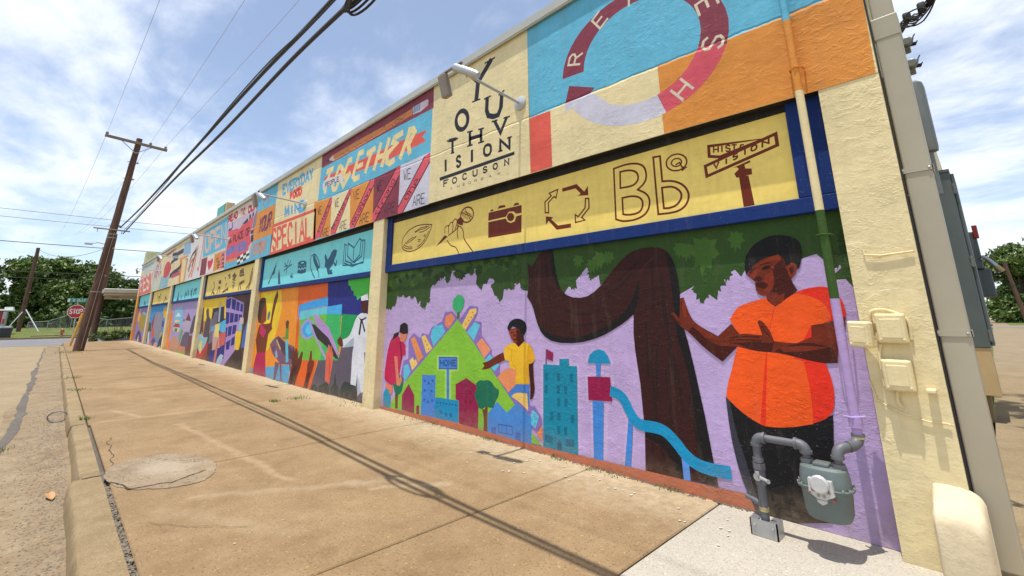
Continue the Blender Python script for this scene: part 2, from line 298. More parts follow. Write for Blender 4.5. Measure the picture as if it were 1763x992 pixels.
# ------------------------------------------------------------------ mural data: painted shapes measured on the wall, in millimetres (along the wall, height)
MURAL = [
 ('painted_panel', 3.4, [
  ('p','',0,(238,221,172),[-3209,4508,-2491,4508,-235,4508,-234,3235,-247,2719,-562,2719,-699,2722,-1655,2744,-2523,2752,-2886,2755,-3194,2755]),
  ('p','painted_block',1,(104,188,220),[-3209,4508,-2491,4508,-235,4508,-226,3318,-418,3340,-564,3351,-704,3346,-1067,3351,-1659,3372,-2330,3387,-2791,3390,-3190,3392]),
  ('p','painted_block',2,(226,148,66),[-1659,3372,-1067,3351,-704,3346,-564,3351,-418,3340,-226,3318,-234,3235,-247,2719,-562,2719,-699,2722,-1655,2744]),
  ('p','painted_block',2,(232,100,85),[-3190,3397,-2890,3379,-2886,2757,-3193,2759]),
  ('p','painted_ring',3,(140,60,78),[-1078,3318,-1050,3418,-1041,3522,-1053,3624,-1082,3722,-1126,3812,-1180,3893,-1243,3964,-1311,4025,-1382,4078,-1455,4122,-1530,4159,-1606,4190,-1684,4214,-1763,4232,-1843,4244,-1926,4250,-2010,4250,-2097,4242,-2185,4225,-2275,4199,-2364,4161,-2450,4111,-2531,4047,-2601,3969,-2657,3879,-2694,3779,-2710,3674,-2437,3648,-2430,3720,-2410,3790,-2379,3856,-2338,3916,-2288,3968,-2232,4012,-2172,4047,-2108,4074,-2043,4094,-1978,4106,-1912,4111,-1847,4110,-1783,4103,-1719,4090,-1657,4071,-1596,4046,-1538,4015,-1481,3977,-1428,3933,-1379,3882,-1336,3824,-1301,3760,-1276,3690,-1261,3616,-1260,3541,-1271,3466,-1296,3394]),
  ('p','painted_ring',4,(224,92,108),[-1618,2925,-1513,2950,-1408,2989,-1307,3045,-1215,3119,-1136,3211,-1078,3318,-1296,3394,-1340,3318,-1397,3252,-1463,3199,-1535,3158,-1610,3128,-1685,3109]),
  ('p','painted_ring',5,(212,210,226),[-2578,3277,-2507,3195,-2429,3125,-2346,3067,-2260,3020,-2173,2981,-2084,2951,-1994,2930,-1903,2916,-1810,2910,-1715,2913,-1618,2925,-1685,3109,-1755,3100,-1824,3099,-1891,3104,-1957,3115,-2021,3133,-2084,3157,-2144,3187,-2202,3223,-2257,3267,-2308,3318,-2353,3376]),
  ('p','painted_ring',6,(212,210,226),[-2686,3385,-2513,3384,-2364,3385,-2331,3367,-2189,3227,-2217,3131,-2307,3046,-2455,3163,-2554,3267,-2623,3315,-2698,3275]),
  ('p','painted_ring',7,(140,60,78),[-2628,3564,-2317,3426,-2375,3384,-2686,3389]),
  ('t','painted_letter',4,(226,214,190),[-2479,3749,-2441,3857,-2592,3910,-2630,3802],0.022,0,'R'),
  ('t','painted_letter',4,(226,214,190),[-2218,4028,-2122,4092,-2211,4225,-2307,4162],0.022,0,'E'),
  ('t','painted_letter',4,(226,214,190),[-1886,4099,-1771,4091,-1761,4251,-1876,4259],0.022,0,'F'),
  ('t','painted_letter',4,(226,214,190),[-1561,4027,-1474,3952,-1369,4073,-1456,4148],0.022,0,'R'),
  ('t','painted_letter',4,(226,214,190),[-1279,3774,-1256,3661,-1099,3694,-1123,3807],0.022,0,'E'),
  ('t','painted_letter',5,(226,214,190),[-1239,3453,-1274,3343,-1122,3294,-1086,3404],0.022,0,'S'),
  ('t','painted_letter',5,(226,214,190),[-1469,3175,-1561,3105,-1463,2978,-1372,3048],0.022,0,'H'),
 ]),
 ('painted_panel', 3.4, [
  ('p','',0,(238,221,172),[-5089,4532,-3209,4508,-3192,3420,-3194,2755,-5112,2771,-5108,3622]),
  ('s','painted_letter',1,(42,44,56),[-4086,4197,-4118,3953],0.082,0),
  ('s','painted_letter',2,(42,44,56),[-4092,4182,-3835,4399],0.082,0),
  ('s','painted_letter',3,(42,44,56),[-4086,4190,-4286,4397],0.06,0),
  ('s','painted_letter',2,(42,44,56),[-4197,3952,-4040,3937],0.022,0),
  ('s','painted_letter',3,(42,44,56),[-3957,4401,-3766,4399],0.025,0),
  ('s','painted_letter',4,(42,44,56),[-4333,4367,-4169,4370],0.025,0),
  ('s','painted_letter',1,(42,44,56),[-4286,3719,-4296,3689,-4314,3664,-4338,3647,-4366,3638,-4398,3637,-4430,3646,-4461,3663,-4489,3687,-4511,3718,-4526,3752,-4533,3787,-4531,3822,-4520,3853,-4502,3878,-4477,3895,-4447,3904,-4415,3903,-4382,3894,-4352,3876,-4325,3851,-4304,3820,-4290,3787,-4284,3752],0.066,1),
  ('s','painted_letter',1,(42,44,56),[-3906,3911,-3916,3740,-3884,3658,-3786,3612,-3705,3608,-3657,3689,-3640,3862],0.066,0),
  ('s','painted_letter',2,(42,44,56),[-3963,3907,-3838,3904],0.022,0),
  ('s','painted_letter',2,(42,44,56),[-3699,3860,-3598,3889],0.022,0),
  ('t','painted_letter',1,(42,44,56),[-4675,3371,-4516,3362,-4522,3542,-4683,3563],0.05,1,'T'),
  ('t','painted_letter',1,(42,44,56),[-4233,3367,-4015,3349,-4017,3526,-4238,3557],0.05,1,'H'),
  ('t','painted_letter',1,(42,44,56),[-3769,3375,-3559,3356,-3558,3527,-3770,3551],0.048,1,'V'),
  ('t','painted_letter',1,(42,44,56),[-4774,3152,-4699,3152,-4706,3298,-4781,3304],0.046,1,'I'),
  ('t','painted_letter',1,(42,44,56),[-4502,3146,-4416,3141,-4420,3282,-4507,3288],0.036,1,'S'),
  ('t','painted_letter',1,(42,44,56),[-4222,3145,-4154,3144,-4157,3289,-4226,3291],0.046,1,'I'),
  ('t','painted_letter',1,(42,44,56),[-3958,3152,-3834,3142,-3834,3277,-3960,3289],0.038,1,'O'),
  ('t','painted_letter',1,(42,44,56),[-3668,3139,-3515,3131,-3514,3264,-3668,3275],0.044,1,'N'),
  ('p','painted_letter',1,(42,44,56),[-4871,3090,-3434,3072,-3435,3032,-4862,3040]),
  ('t','painted_letter',1,(42,44,56),[-4768,2944,-4680,2942,-4683,3018,-4771,3020],0.021,1,'F'),
  ('t','painted_letter',1,(42,44,56),[-4578,2941,-4495,2939,-4497,3013,-4581,3016],0.021,1,'O'),
  ('t','painted_letter',1,(42,44,56),[-4366,2945,-4287,2943,-4289,3015,-4369,3018],0.021,1,'C'),
  ('t','painted_letter',1,(42,44,56),[-4162,2943,-4086,2941,-4087,3011,-4163,3014],0.021,1,'U'),
  ('t','painted_letter',1,(42,44,56),[-3973,2943,-3901,2942,-3901,3010,-3973,3013],0.021,1,'S'),
  ('t','painted_letter',1,(42,44,56),[-3790,2942,-3721,2940,-3721,3007,-3790,3009],0.021,1,'O'),
  ('t','painted_letter',1,(42,44,56),[-3594,2946,-3529,2944,-3529,3010,-3594,3012],0.021,1,'N'),
  ('t','painted_letter',1,(42,44,56),[-4624,2865,-4579,2863,-4580,2892,-4625,2894],0.006,0,'T'),
  ('t','painted_letter',1,(42,44,56),[-4476,2866,-4432,2865,-4433,2894,-4477,2895],0.006,0,'H'),
  ('t','painted_letter',1,(42,44,56),[-4361,2868,-4318,2867,-4319,2895,-4362,2896],0.006,0,'E'),
  ('t','painted_letter',1,(42,44,56),[-4246,2863,-4204,2862,-4205,2890,-4246,2891],0.006,0,'D'),
  ('t','painted_letter',1,(42,44,56),[-4131,2866,-4091,2864,-4091,2892,-4132,2893],0.006,0,'R'),
  ('t','painted_letter',1,(42,44,56),[-4008,2862,-3969,2860,-3969,2887,-4008,2888],0.006,0,'E'),
  ('t','painted_letter',1,(42,44,56),[-3862,2861,-3824,2860,-3824,2886,-3862,2887],0.006,0,'A'),
  ('t','painted_letter',1,(42,44,56),[-3710,2856,-3674,2855,-3674,2881,-3710,2882],0.006,0,'M'),
 ]),
 ('painted_panel', 3.4, [
  ('p','',0,(104,188,220),[-9041,4545,-7867,4554,-5089,4532,-5108,3622,-5112,2771,-5785,2761,-6682,2759,-9061,2736,-9066,3623]),
  ('p','painted_block',1,(140,60,78),[-9065,4541,-7891,4553,-6904,4563,-5980,4545,-5085,4532,-5074,4178,-6498,4212,-9022,4226]),
  ('p','painted_block',1,(226,148,66),[-9250,3552,-8383,3502,-8299,2746,-9096,2761]),
  ('p','painted_block',2,(238,221,172),[-8383,3502,-7602,3497,-6733,3498,-6794,3284,-7513,2767,-8331,2750]),
  ('p','painted_block',3,(226,148,66),[-7602,3497,-6733,3498,-6693,2752,-7512,2761]),
  ('p','painted_block',4,(140,60,78),[-6733,3498,-5909,3520,-5912,2764,-6693,2749]),
  ('p','painted_block',5,(212,210,226),[-5909,3520,-5113,3520,-5109,2764,-5911,2758]),
  ('p','painted_pencil',2,(222,140,78),[-8503,4376,-7469,4377,-6515,4355,-5633,4372,-5635,4265,-6503,4251,-7446,4236,-8452,4243]),
  ('p','painted_pencil',3,(225,210,195),[-8758,4325,-8503,4376,-8427,4240]),
  ('p','painted_pencil',4,(50,40,60),[-8809,4323,-8695,4346,-8669,4302]),
  ('p','painted_pencil',3,(190,200,225),[-5635,4387,-5418,4382,-5417,4239,-5620,4260]),
  ('p','painted_pencil',4,(225,205,215),[-5418,4382,-5232,4377,-5207,4334,-5217,4273,-5417,4242]),
  ('s','painted_pencil',4,(60,70,130),[-5592,4281,-5591,4393],0.012,0),
  ('s','painted_pencil',4,(60,70,130),[-5543,4279,-5542,4391],0.012,0),
  ('s','painted_pencil',4,(60,70,130),[-5495,4276,-5494,4388],0.012,0),
  ('s','painted_pencil',4,(60,70,130),[-5448,4274,-5446,4385],0.012,0),
  ('s','painted_pencil',3,(90,50,50),[-8259,4276,-8072,4304,-7987,4253,-7848,4306,-7763,4238,-7561,4302,-7517,4249,-7353,4293,-7280,4249,-7120,4282,-7083,4245,-6929,4284,-6830,4239,-6714,4284],0.008,0),
  ('s','painted_pencil',3,(90,50,50),[-6596,4295,-6486,4355,-6435,4261,-6362,4269,-6282,4305,-6194,4262],0.008,0),
  ('s','painted_pencil',3,(90,50,50),[-5958,4305,-6121,4344,-6170,4294,-6059,4264,-5966,4287,-5877,4279],0.008,0),
  ('p','painted_ribbon',1,(232,100,85),[-8858,3994,-7541,3967,-6466,3932,-5923,3932,-5210,3889,-5341,3817,-5235,3721,-5677,3709,-6273,3715,-7441,3771,-8646,3795,-8784,3850]),
  ('s','painted_letter',1,(242,220,160),[-8741,4083,-8445,4085],0.11,0),
  ('s','painted_letter',2,(242,220,160),[-8588,4069,-8749,3651],0.11,0),
  ('s','painted_letter',2,(242,220,160),[-8159,4072,-8404,3721,-8356,3642,-8229,3629,-7985,3946,-8143,4068],0.1,0),
  ('s','painted_letter',3,(242,220,160),[-7643,4065,-7772,4071,-8005,3732,-7910,3617,-7672,3817],0.1,0),
  ('s','painted_letter',4,(242,220,160),[-7895,3775,-7667,3790],0.1,0),
  ('s','painted_letter',4,(242,220,160),[-7198,4093,-7358,4097,-7544,3722,-7463,3645,-7289,3651],0.1,0),
  ('s','painted_letter',5,(242,220,160),[-7402,3858,-7190,3858],0.085,0),
  ('s','painted_letter',2,(242,220,160),[-7058,4016,-6763,4037],0.1,0),
  ('s','painted_letter',3,(242,220,160),[-6894,4010,-7073,3677],0.1,0),
  ('s','painted_letter',3,(242,220,160),[-6576,4072,-6761,3652],0.1,0),
  ('s','painted_letter',4,(242,220,160),[-6303,4078,-6502,3650],0.1,0),
  ('s','painted_letter',5,(242,220,160),[-6665,3837,-6387,3825],0.09,0),
  ('s','painted_letter',6,(242,220,160),[-5894,4051,-6145,4032,-6182,3971,-6069,3915,-6320,3831,-6350,3696,-6255,3636,-6106,3657],0.1,0),
  ('s','painted_letter',7,(242,220,160),[-5688,3999,-5937,3636],0.1,0),
  ('s','painted_letter',8,(242,220,160),[-5731,4035,-5592,4015,-5549,3956,-5711,3801,-5658,3641],0.1,0),
  ('p','painted_letter',5,(226,220,222),[-8900,3870,-8712,3946,-8247,3883,-8100,3918,-7943,3718,-8128,3745,-8474,3750,-8737,3749,-8830,3710]),
  ('t','painted_letter',6,(50,55,80),[-8758,3768,-8126,3762,-8142,3849,-8777,3858],0.02,0,'PEOPLE'),
  ('p','painted_band',6,(224,92,108),[-5921,2862,-5264,3489,-5113,3517,-5117,3378,-5783,2758,-5911,2758]),
  ('p','painted_band',7,(224,92,108),[-6707,2855,-6697,2911,-6036,3502,-5908,3511,-5930,3364,-6607,2753,-6694,2754]),
  ('p','painted_band',5,(224,92,108),[-7527,2847,-6854,3504,-6726,3493,-6724,3384,-7332,2763,-7506,2766]),
  ('p','painted_band',6,(224,92,108),[-8325,2832,-7639,3504,-7518,3489,-7577,3427,-8087,2750,-8301,2752]),
  ('p','painted_band',3,(224,92,108),[-8991,2870,-8463,3500,-8367,3499,-8373,3414,-8797,2769,-9030,2778]),
  ('s','painted_band',8,(60,34,44),[-5912,2866,-5255,3487],0.022,0),
  ('s','painted_band',9,(60,34,44),[-5783,2758,-5117,3378],0.022,0),
  ('s','painted_band',8,(60,34,44),[-6697,2911,-6036,3502],0.022,0),
  ('s','painted_band',9,(60,34,44),[-6607,2759,-5930,3364],0.022,0),
  ('s','painted_band',6,(60,34,44),[-7481,2855,-6854,3504],0.022,0),
  ('s','painted_band',7,(60,34,44),[-7332,2763,-6724,3384],0.022,0),
  ('s','painted_band',7,(60,34,44),[-8306,2852,-7637,3494],0.022,0),
  ('s','painted_band',8,(60,34,44),[-8103,2753,-7577,3427],0.022,0),
  ('s','painted_band',4,(60,34,44),[-8937,2898,-8446,3497],0.022,0),
  ('s','painted_band',5,(60,34,44),[-8781,2774,-8373,3414],0.022,0),
  ('t','painted_letter',10,(60,34,44),[-5682,2921,-5331,3169,-5491,3236,-5853,2985],0.014,2,'one'),
  ('t','painted_letter',10,(60,34,44),[-6558,2816,-6018,3323,-6161,3381,-6715,2868],0.014,2,'strong'),
  ('t','painted_letter',8,(60,34,44),[-7366,2807,-6772,3340,-6900,3388,-7507,2850],0.014,2,'neighbors'),
  ('t','painted_letter',9,(60,34,44),[-8189,2846,-7649,3360,-7785,3407,-8336,2888],0.014,2,'brothers'),
  ('t','painted_letter',6,(60,34,44),[-8876,2855,-8433,3356,-8571,3401,-9023,2894],0.014,2,'sisters'),
  ('t','painted_letter',10,(42,44,56),[-5789,3249,-5595,3244,-5608,3404,-5804,3413],0.014,0,'WE'),
  ('t','painted_letter',11,(42,44,56),[-5507,2800,-5209,2797,-5219,2945,-5520,2953],0.014,0,'ARE'),
  ('t','painted_letter',11,(42,44,56),[-6610,3232,-6428,3233,-6448,3401,-6632,3403],0.014,0,'WE'),
  ('t','painted_letter',11,(42,44,56),[-6323,2807,-6007,2812,-6023,2968,-6342,2968],0.014,0,'ARE'),
  ('t','painted_letter',9,(42,44,56),[-7439,3256,-7228,3257,-7252,3418,-7466,3421],0.014,0,'WE'),
  ('t','painted_letter',9,(42,44,56),[-7143,2790,-6823,2792,-6844,2942,-7167,2944],0.014,0,'ARE'),
  ('t','painted_letter',10,(42,44,56),[-8202,3257,-8028,3260,-8058,3419,-8234,3419],0.014,0,'WE'),
  ('t','painted_letter',10,(42,44,56),[-7930,2778,-7634,2790,-7661,2945,-7960,2937],0.014,0,'ARE'),
  ('t','painted_letter',7,(42,44,56),[-8991,3242,-8811,3244,-8847,3406,-9029,3406],0.014,0,'WE'),
  ('t','painted_letter',7,(42,44,56),[-8685,2755,-8389,2764,-8421,2915,-8720,2910],0.014,0,'ARE'),
 ]),
 ('painted_panel', 3.4, [
  ('p','',0,(238,221,172),[-11696,4515,-9041,4545,-9066,3623,-9061,2736,-11752,2727,-11733,3628]),
  ('p','painted_block',1,(232,100,85),[-11777,3462,-9117,3410,-9008,2750,-9039,2735,-11753,2721]),
  ('p','painted_block',2,(238,221,172),[-11663,3379,-9185,3345,-9151,2807,-11672,2780]),
  ('t','painted_letter',3,(232,100,85),[-11565,2832,-9247,2812,-9361,3274,-11735,3318],0.088,0,'SPECIAL'),
  ('t','painted_letter',1,(110,178,215),[-11262,4123,-9442,4108,-9497,4338,-11335,4352],0.075,0,'EVERYDAY'),
  ('t','painted_letter',1,(232,100,85),[-10708,3902,-10037,3891,-10079,4048,-10753,4055],0.085,0,'FOOD'),
  ('t','painted_letter',1,(104,176,222),[-10943,3536,-9746,3495,-9795,3683,-11004,3729],0.1,0,'MIND'),
 ]),
 ('painted_panel', 3.4, [
  ('p','',0,(226,148,66),[-13391,3998,-11720,3979,-11680,3119,-11746,2733,-13414,2713,-13327,3326]),
  ('p','painted_block',1,(104,188,220),[-13281,4520,-11704,4537,-11720,3979,-13283,4016,-13315,4296]),
  ('p','painted_block',1,(104,188,220),[-13286,3228,-11717,3226,-11746,2733,-13414,2713]),
  ('t','painted_letter',2,(196,120,130),[-12836,4094,-12591,4093,-12676,4322,-12926,4326],0.07,0,'I'),
  ('t','painted_letter',2,(196,120,130),[-12470,4091,-12199,4091,-12279,4314,-12554,4318],0.07,0,'T'),
  ('t','painted_letter',1,(130,60,90),[-12883,3417,-11963,3433,-11920,3802,-12831,3781],0.085,0,'YOUR'),
  ('t','painted_letter',2,(200,150,130),[-13059,2839,-12037,2865,-12136,3130,-13171,3108],0.09,0,'STORY'),
 ]),
 ('painted_panel', 3.4, [
  ('p','',0,(206,190,208),[-16321,4428,-13281,4520,-13315,4296,-13283,4016,-13327,3326,-13414,2713,-15973,2685,-16135,3386]),
  ('p','painted_block',1,(232,212,196),[-16317,4421,-13355,4500,-13256,4151,-16256,4134]),
  ('p','painted_block',1,(104,188,220),[-13414,2713,-14553,2709,-15977,2690,-15905,2961,-14646,2902,-13433,2988]),
  ('p','painted_block',1,(60,64,90),[-14543,3886,-14045,3999,-13935,3848,-14341,3850]),
  ('p','painted_block',1,(60,64,90),[-13930,4060,-13764,4060,-13738,3897,-13912,3898]),
  ('p','painted_block',1,(60,64,90),[-13637,4065,-13486,4066,-13500,3938,-13633,3933]),
  ('p','painted_block',2,(150,130,150),[-13488,3910,-13247,4128,-13179,3658,-13484,3600]),
  ('p','painted_block',2,(226,148,66),[-15905,2961,-14653,2915,-14676,2864,-15857,2872]),
  ('p','painted_burst',3,(228,92,100),[-16097,3939,-15616,3861,-15432,3846,-15327,3843,-15241,3849,-15155,3847,-15068,3837,-14982,3818,-14896,3792,-14818,3781,-14746,3785,-14683,3803,-14627,3836,-14561,3858,-14484,3869,-14397,3869,-14300,3858,-14208,3856,-14120,3863,-14038,3879,-13960,3903,-13881,3923,-13800,3939,-13698,3951,-13511,3966,-13509,3810,-13515,3714,-13525,3648,-13537,3608,-13553,3572,-13581,3532,-13639,3468,-13429,3213,-13623,3134,-13610,3006,-14114,2955,-14660,2929,-15262,2945,-15905,2961,-15940,3141,-15955,3245,-15960,3332,-15960,3422,-15955,3515,-15961,3603,-15977,3685,-16013,3779]),
  ('p','painted_burst',4,(40,50,40),[-14617,2939,-14328,2963,-14311,2889,-14599,2863]),
  ('p','painted_burst',5,(240,240,235),[-14579,2861,-14292,2887,-14275,2813,-14562,2786]),
  ('p','painted_burst',6,(40,50,40),[-14542,2784,-14256,2811,-14239,2737,-14524,2709]),
  ('p','painted_burst',5,(240,240,235),[-14328,2963,-14047,2987,-14032,2914,-14311,2889]),
  ('p','painted_burst',6,(40,50,40),[-14292,2887,-14013,2912,-13997,2839,-14275,2813]),
  ('p','painted_burst',7,(240,240,235),[-14256,2811,-13979,2837,-13963,2764,-14239,2737]),
  ('p','painted_burst',6,(40,50,40),[-14047,2987,-13775,3011,-13760,2938,-14032,2914]),
  ('p','painted_burst',7,(240,240,235),[-14013,2912,-13742,2936,-13727,2864,-13997,2839]),
  ('p','painted_burst',8,(40,50,40),[-13979,2837,-13709,2863,-13695,2791,-13963,2764]),
  ('p','painted_burst',7,(240,240,235),[-13775,3011,-13511,3034,-13497,2962,-13760,2938]),
  ('p','painted_burst',8,(40,50,40),[-13742,2936,-13479,2960,-13465,2889,-13727,2864]),
  ('p','painted_burst',9,(240,240,235),[-13709,2863,-13448,2887,-13434,2816,-13695,2791]),
  ('s','painted_burst',4,(60,50,70),[-13555,3508,-13365,3515],0.1,0),
  ('s','painted_burst',4,(60,50,70),[-13497,3373,-13309,3381],0.1,0),
  ('s','painted_burst',5,(60,50,70),[-13457,3279,-13271,3289],0.1,0),
  ('t','painted_letter',2,(190,50,75),[-16173,4187,-15174,4193,-15267,4386,-16279,4391],0.075,0,'READ'),
  ('t','painted_letter',2,(190,50,75),[-14792,4176,-14639,4176,-14726,4364,-14880,4366],0.06,0,'T'),
  ('t','painted_letter',3,(190,50,75),[-14563,4175,-14414,4175,-14497,4361,-14648,4362],0.06,0,'O'),
  ('t','painted_letter',2,(190,50,75),[-14060,4135,-13296,4147,-13368,4327,-14141,4323],0.075,0,'OUR'),
  ('t','painted_letter',4,(120,50,60),[-15679,3450,-13645,3481,-13728,3674,-15778,3639],0.06,0,'A PLACE OF'),
  ('t','painted_letter',4,(90,130,205),[-15867,3094,-13829,3111,-13923,3323,-15981,3306],0.075,0,'HAPPINESS'),
  ('t','painted_letter',4,(70,60,130),[-16021,3899,-15551,3920,-15645,4108,-16122,4090],0.07,0,'J'),
 ]),
 ('painted_panel', 3.4, [
  ('p','',0,(226,210,190),[-20875,4420,-16321,4428,-16135,3386,-15973,2685,-19331,2689,-19790,2685]),
  ('p','painted_block',1,(104,188,220),[-19560,4351,-16314,4414,-16025,3389,-19272,3364]),
  ('p','painted_block',1,(140,60,78),[-19395,3325,-18483,3322,-18414,2725,-19284,2729]),
  ('p','painted_block',2,(234,224,214),[-18483,3322,-17453,3306,-17371,2753,-18418,2732]),
  ('p','painted_block',3,(226,148,66),[-17453,3306,-16661,3304,-16466,2756,-17371,2753]),
  ('p','painted_block',4,(226,140,130),[-16661,3304,-16061,3291,-15996,2765,-16466,2756]),
  ('p','painted_heart',3,(215,62,90),[-17998,2821,-18160,2931,-18237,2988,-18284,3029,-18324,3075,-18373,3151,-18277,3169,-18219,3174,-18166,3171,-18109,3163,-18047,3150,-17993,3144,-17947,3146,-17910,3155,-17881,3172,-17847,3184,-17808,3193,-17751,3196,-17641,3195,-17557,3079,-17623,2998,-17673,2955,-17728,2923,-17816,2885]),
  ('t','painted_letter',2,(226,190,170),[-18945,3531,-16176,3566,-16523,4210,-19366,4170],0.14,0,'OPEN'),
  ('s','painted_letter',2,(232,100,85),[-19605,4305,-19529,3898,-19588,3495,-19632,3228,-19677,2962,-19893,3047],0.1,0),
  ('s','painted_letter',4,(120,70,70),[-17145,3103,-16924,3143,-16806,3042,-17042,3034],0.05,0),
  ('s','painted_letter',5,(120,70,70),[-16878,2960,-16663,3000,-16549,2902,-16779,2892],0.05,0),
  ('s','painted_letter',6,(120,70,70),[-16950,2876,-16734,2918,-16619,2820,-16850,2809],0.05,0),
  ('s','painted_letter',5,(110,60,80),[-16486,3160,-16318,3208,-16201,3138],0.06,0),
  ('s','painted_letter',5,(110,60,80),[-16408,3021,-16242,3070,-16125,3001],0.06,0),
  ('s','painted_letter',5,(110,60,80),[-16331,2884,-16166,2933,-16051,2866],0.06,0),
  ('s','painted_letter',6,(110,60,80),[-16272,2779,-16108,2828,-15994,2762],0.06,0),
 ]),
 ('painted_panel', 3.4, [
  ('p','',0,(232,214,170),[-37035,4434,-30814,4418,-25264,4419,-21382,4440,-20182,4270,-19250,2709,-22695,2674,-30605,2637,-36441,2601]),
  ('p','painted_block',1,(226,222,222),[-21892,4351,-20637,4358,-19781,4275,-19142,2676,-21990,2674,-22010,3735]),
  ('p','painted_block',2,(150,185,215),[-23340,4318,-21960,4344,-21608,3749,-23177,3824]),
  ('p','painted_block',3,(226,148,66),[-23834,3810,-22015,3741,-22021,2711,-23227,2682]),
  ('p','painted_block',4,(238,216,168),[-23234,3696,-22259,3667,-22264,2725,-22893,2716]),
  ('p','painted_block',1,(206,208,190),[-36975,4391,-31574,4376,-28618,3889,-28764,3255,-28605,2677,-31171,2648,-34904,3641]),
  ('p','painted_block',1,(150,190,205),[-28343,3303,-25953,3292,-25940,2666,-28554,2674]),
  ('p','painted_block',2,(226,120,98),[-36898,3813,-31719,3792,-31187,2661,-36462,2616]),
  ('p','painted_block',2,(150,185,200),[-36975,4391,-31812,4343,-31775,4193,-36882,4193]),
  ('p','painted_block',1,(170,100,110),[-28045,4330,-25230,4380,-25526,4291,-27473,4199]),
  ('p','painted_figure',2,(208,82,90),[-27499,3844,-27287,3908,-27076,3922,-26830,3905,-26550,3858,-26315,3806,-26125,3748,-25954,3666,-25727,3510,-25930,3350,-26078,3271,-26239,3220,-26434,3179,-26664,3148,-26877,3134,-27073,3138,-27292,3170,-27655,3258,-27820,3674]),
  ('s','painted_figure',3,(70,64,84),[-25953,4124,-24739,4038,-24041,4051,-23286,4053],0.2,0),
  ('s','painted_figure',3,(70,64,84),[-26004,3759,-25110,3836,-24380,3835],0.16,0),
  ('s','painted_figure',4,(110,150,170),[-25630,3987,-24444,3908],0.14,0),
  ('s','painted_figure',5,(70,60,84),[-25802,3137,-24943,3248,-24169,3289,-23765,3332,-23329,3418],0.2,0),
  ('p','painted_figure',6,(190,90,105),[-25349,3175,-23334,3228,-23338,3039,-25280,3002]),
  ('s','painted_figure',2,(214,132,66),[-21287,2813,-21026,2989,-20903,3116,-20831,3251,-20773,3464,-20710,3897],0.16,0),
  ('s','painted_figure',3,(214,132,66),[-20840,2785,-20650,3043,-20558,3200,-20502,3341,-20454,3539,-20393,3920],0.16,0),
  ('s','painted_figure',4,(214,132,66),[-21661,3103,-21478,3288,-21354,3371,-21229,3416,-21040,3443,-20659,3457],0.16,0),
  ('s','painted_figure',5,(64,74,100),[-21568,3452,-21387,3585,-21265,3651,-21140,3694,-20950,3735,-20569,3795],0.12,0),
  ('s','painted_figure',5,(64,74,100),[-21456,3029,-21315,3312],0.12,0),
  ('s','painted_figure',6,(64,74,100),[-21017,3200,-20705,3519,-20551,3677],0.12,0),
  ('t','painted_letter',3,(226,214,210),[-35671,2823,-30746,2980,-31747,3815,-36879,3670],0.16,0,'FEST'),
  ('t','painted_letter',4,(196,110,150),[-30617,3211,-28605,3546,-29285,4178,-31289,3781],0.14,0,'ART'),
 ]),
 ('sign_board', 3.502, [
  ('p','',0,(255,226,122),[-6310,1950,-100,1950,-100,2720,-6310,2720]),
  ('s','painted_pecan',1,(118,44,20),[-5915,2271,-5923,2290,-5927,2311,-5928,2334,-5926,2359,-5915,2384,-5897,2410,-5870,2435,-5835,2461,-5794,2483,-5748,2502,-5696,2517,-5639,2529,-5583,2537,-5528,2541,-5462,2540,-5346,2532,-5170,2504,-5182,2466,-5194,2441,-5218,2403,-5257,2351,-5287,2320,-5321,2291,-5357,2264,-5398,2241,-5443,2221,-5493,2206,-5549,2194,-5610,2187,-5667,2185,-5720,2188,-5771,2196,-5818,2209,-5855,2223,-5884,2238,-5904,2254],0.016,1),
  ('s','painted_pecan',2,(118,44,20),[-5893,2282,-5838,2254,-5805,2241,-5775,2233,-5732,2228,-5651,2222,-5653,2246,-5714,2253,-5748,2258,-5776,2265,-5812,2277,-5876,2301],0.0128,0),
  ('s','painted_pecan',3,(118,44,20),[-5858,2308,-5779,2344,-5732,2361,-5693,2371,-5640,2380,-5541,2392,-5569,2377,-5595,2367,-5644,2352,-5803,2312],0.0128,0),
  ('s','painted_pecan',2,(118,44,20),[-5598,2454,-5512,2481,-5461,2492,-5417,2497,-5357,2497,-5244,2492,-5308,2479,-5342,2474,-5367,2472,-5390,2472,-5412,2474,-5436,2473,-5478,2469,-5580,2448],0.0128,0),
  ('s','painted_pecan',3,(118,44,20),[-5475,2438,-5408,2434,-5369,2435,-5335,2441,-5289,2453,-5204,2480],0.0128,0),
  ('s','painted_pecan',2,(118,44,20),[-5352,2383,-5319,2382,-5334,2358,-5368,2370],0.0128,0),
  ('s','painted_pecan',2,(118,44,20),[-5502,2335,-5440,2333,-5458,2304,-5500,2315],0.0128,0),
  ('s','painted_pecan',4,(118,44,20),[-5511,2230,-5428,2263,-5382,2286,-5348,2311,-5306,2348,-5233,2424],0.0128,0),
  ('s','painted_pecan',5,(118,44,20),[-5461,2243,-5331,2314],0.0128,0),
  ('s','painted_microphone',1,(118,44,20),[-4281,2470,-4303,2446,-4333,2428,-4370,2419,-4410,2419,-4449,2429,-4483,2448,-4509,2473,-4525,2502,-4527,2534,-4517,2563,-4495,2588,-4463,2605,-4425,2613,-4385,2612,-4346,2602,-4313,2583,-4288,2557,-4274,2528,-4272,2498],0.02,1),
  ('s','painted_microphone',2,(118,44,20),[-4567,2565,-4522,2545,-4500,2534,-4486,2524,-4472,2511,-4451,2486],0.007,0),
  ('s','painted_microphone',3,(118,44,20),[-4533,2570,-4491,2545,-4470,2530,-4456,2518,-4444,2502,-4426,2472],0.007,0),
  ('s','painted_microphone',4,(118,44,20),[-4500,2575,-4459,2544,-4439,2527,-4427,2512,-4416,2493,-4401,2457],0.007,0),
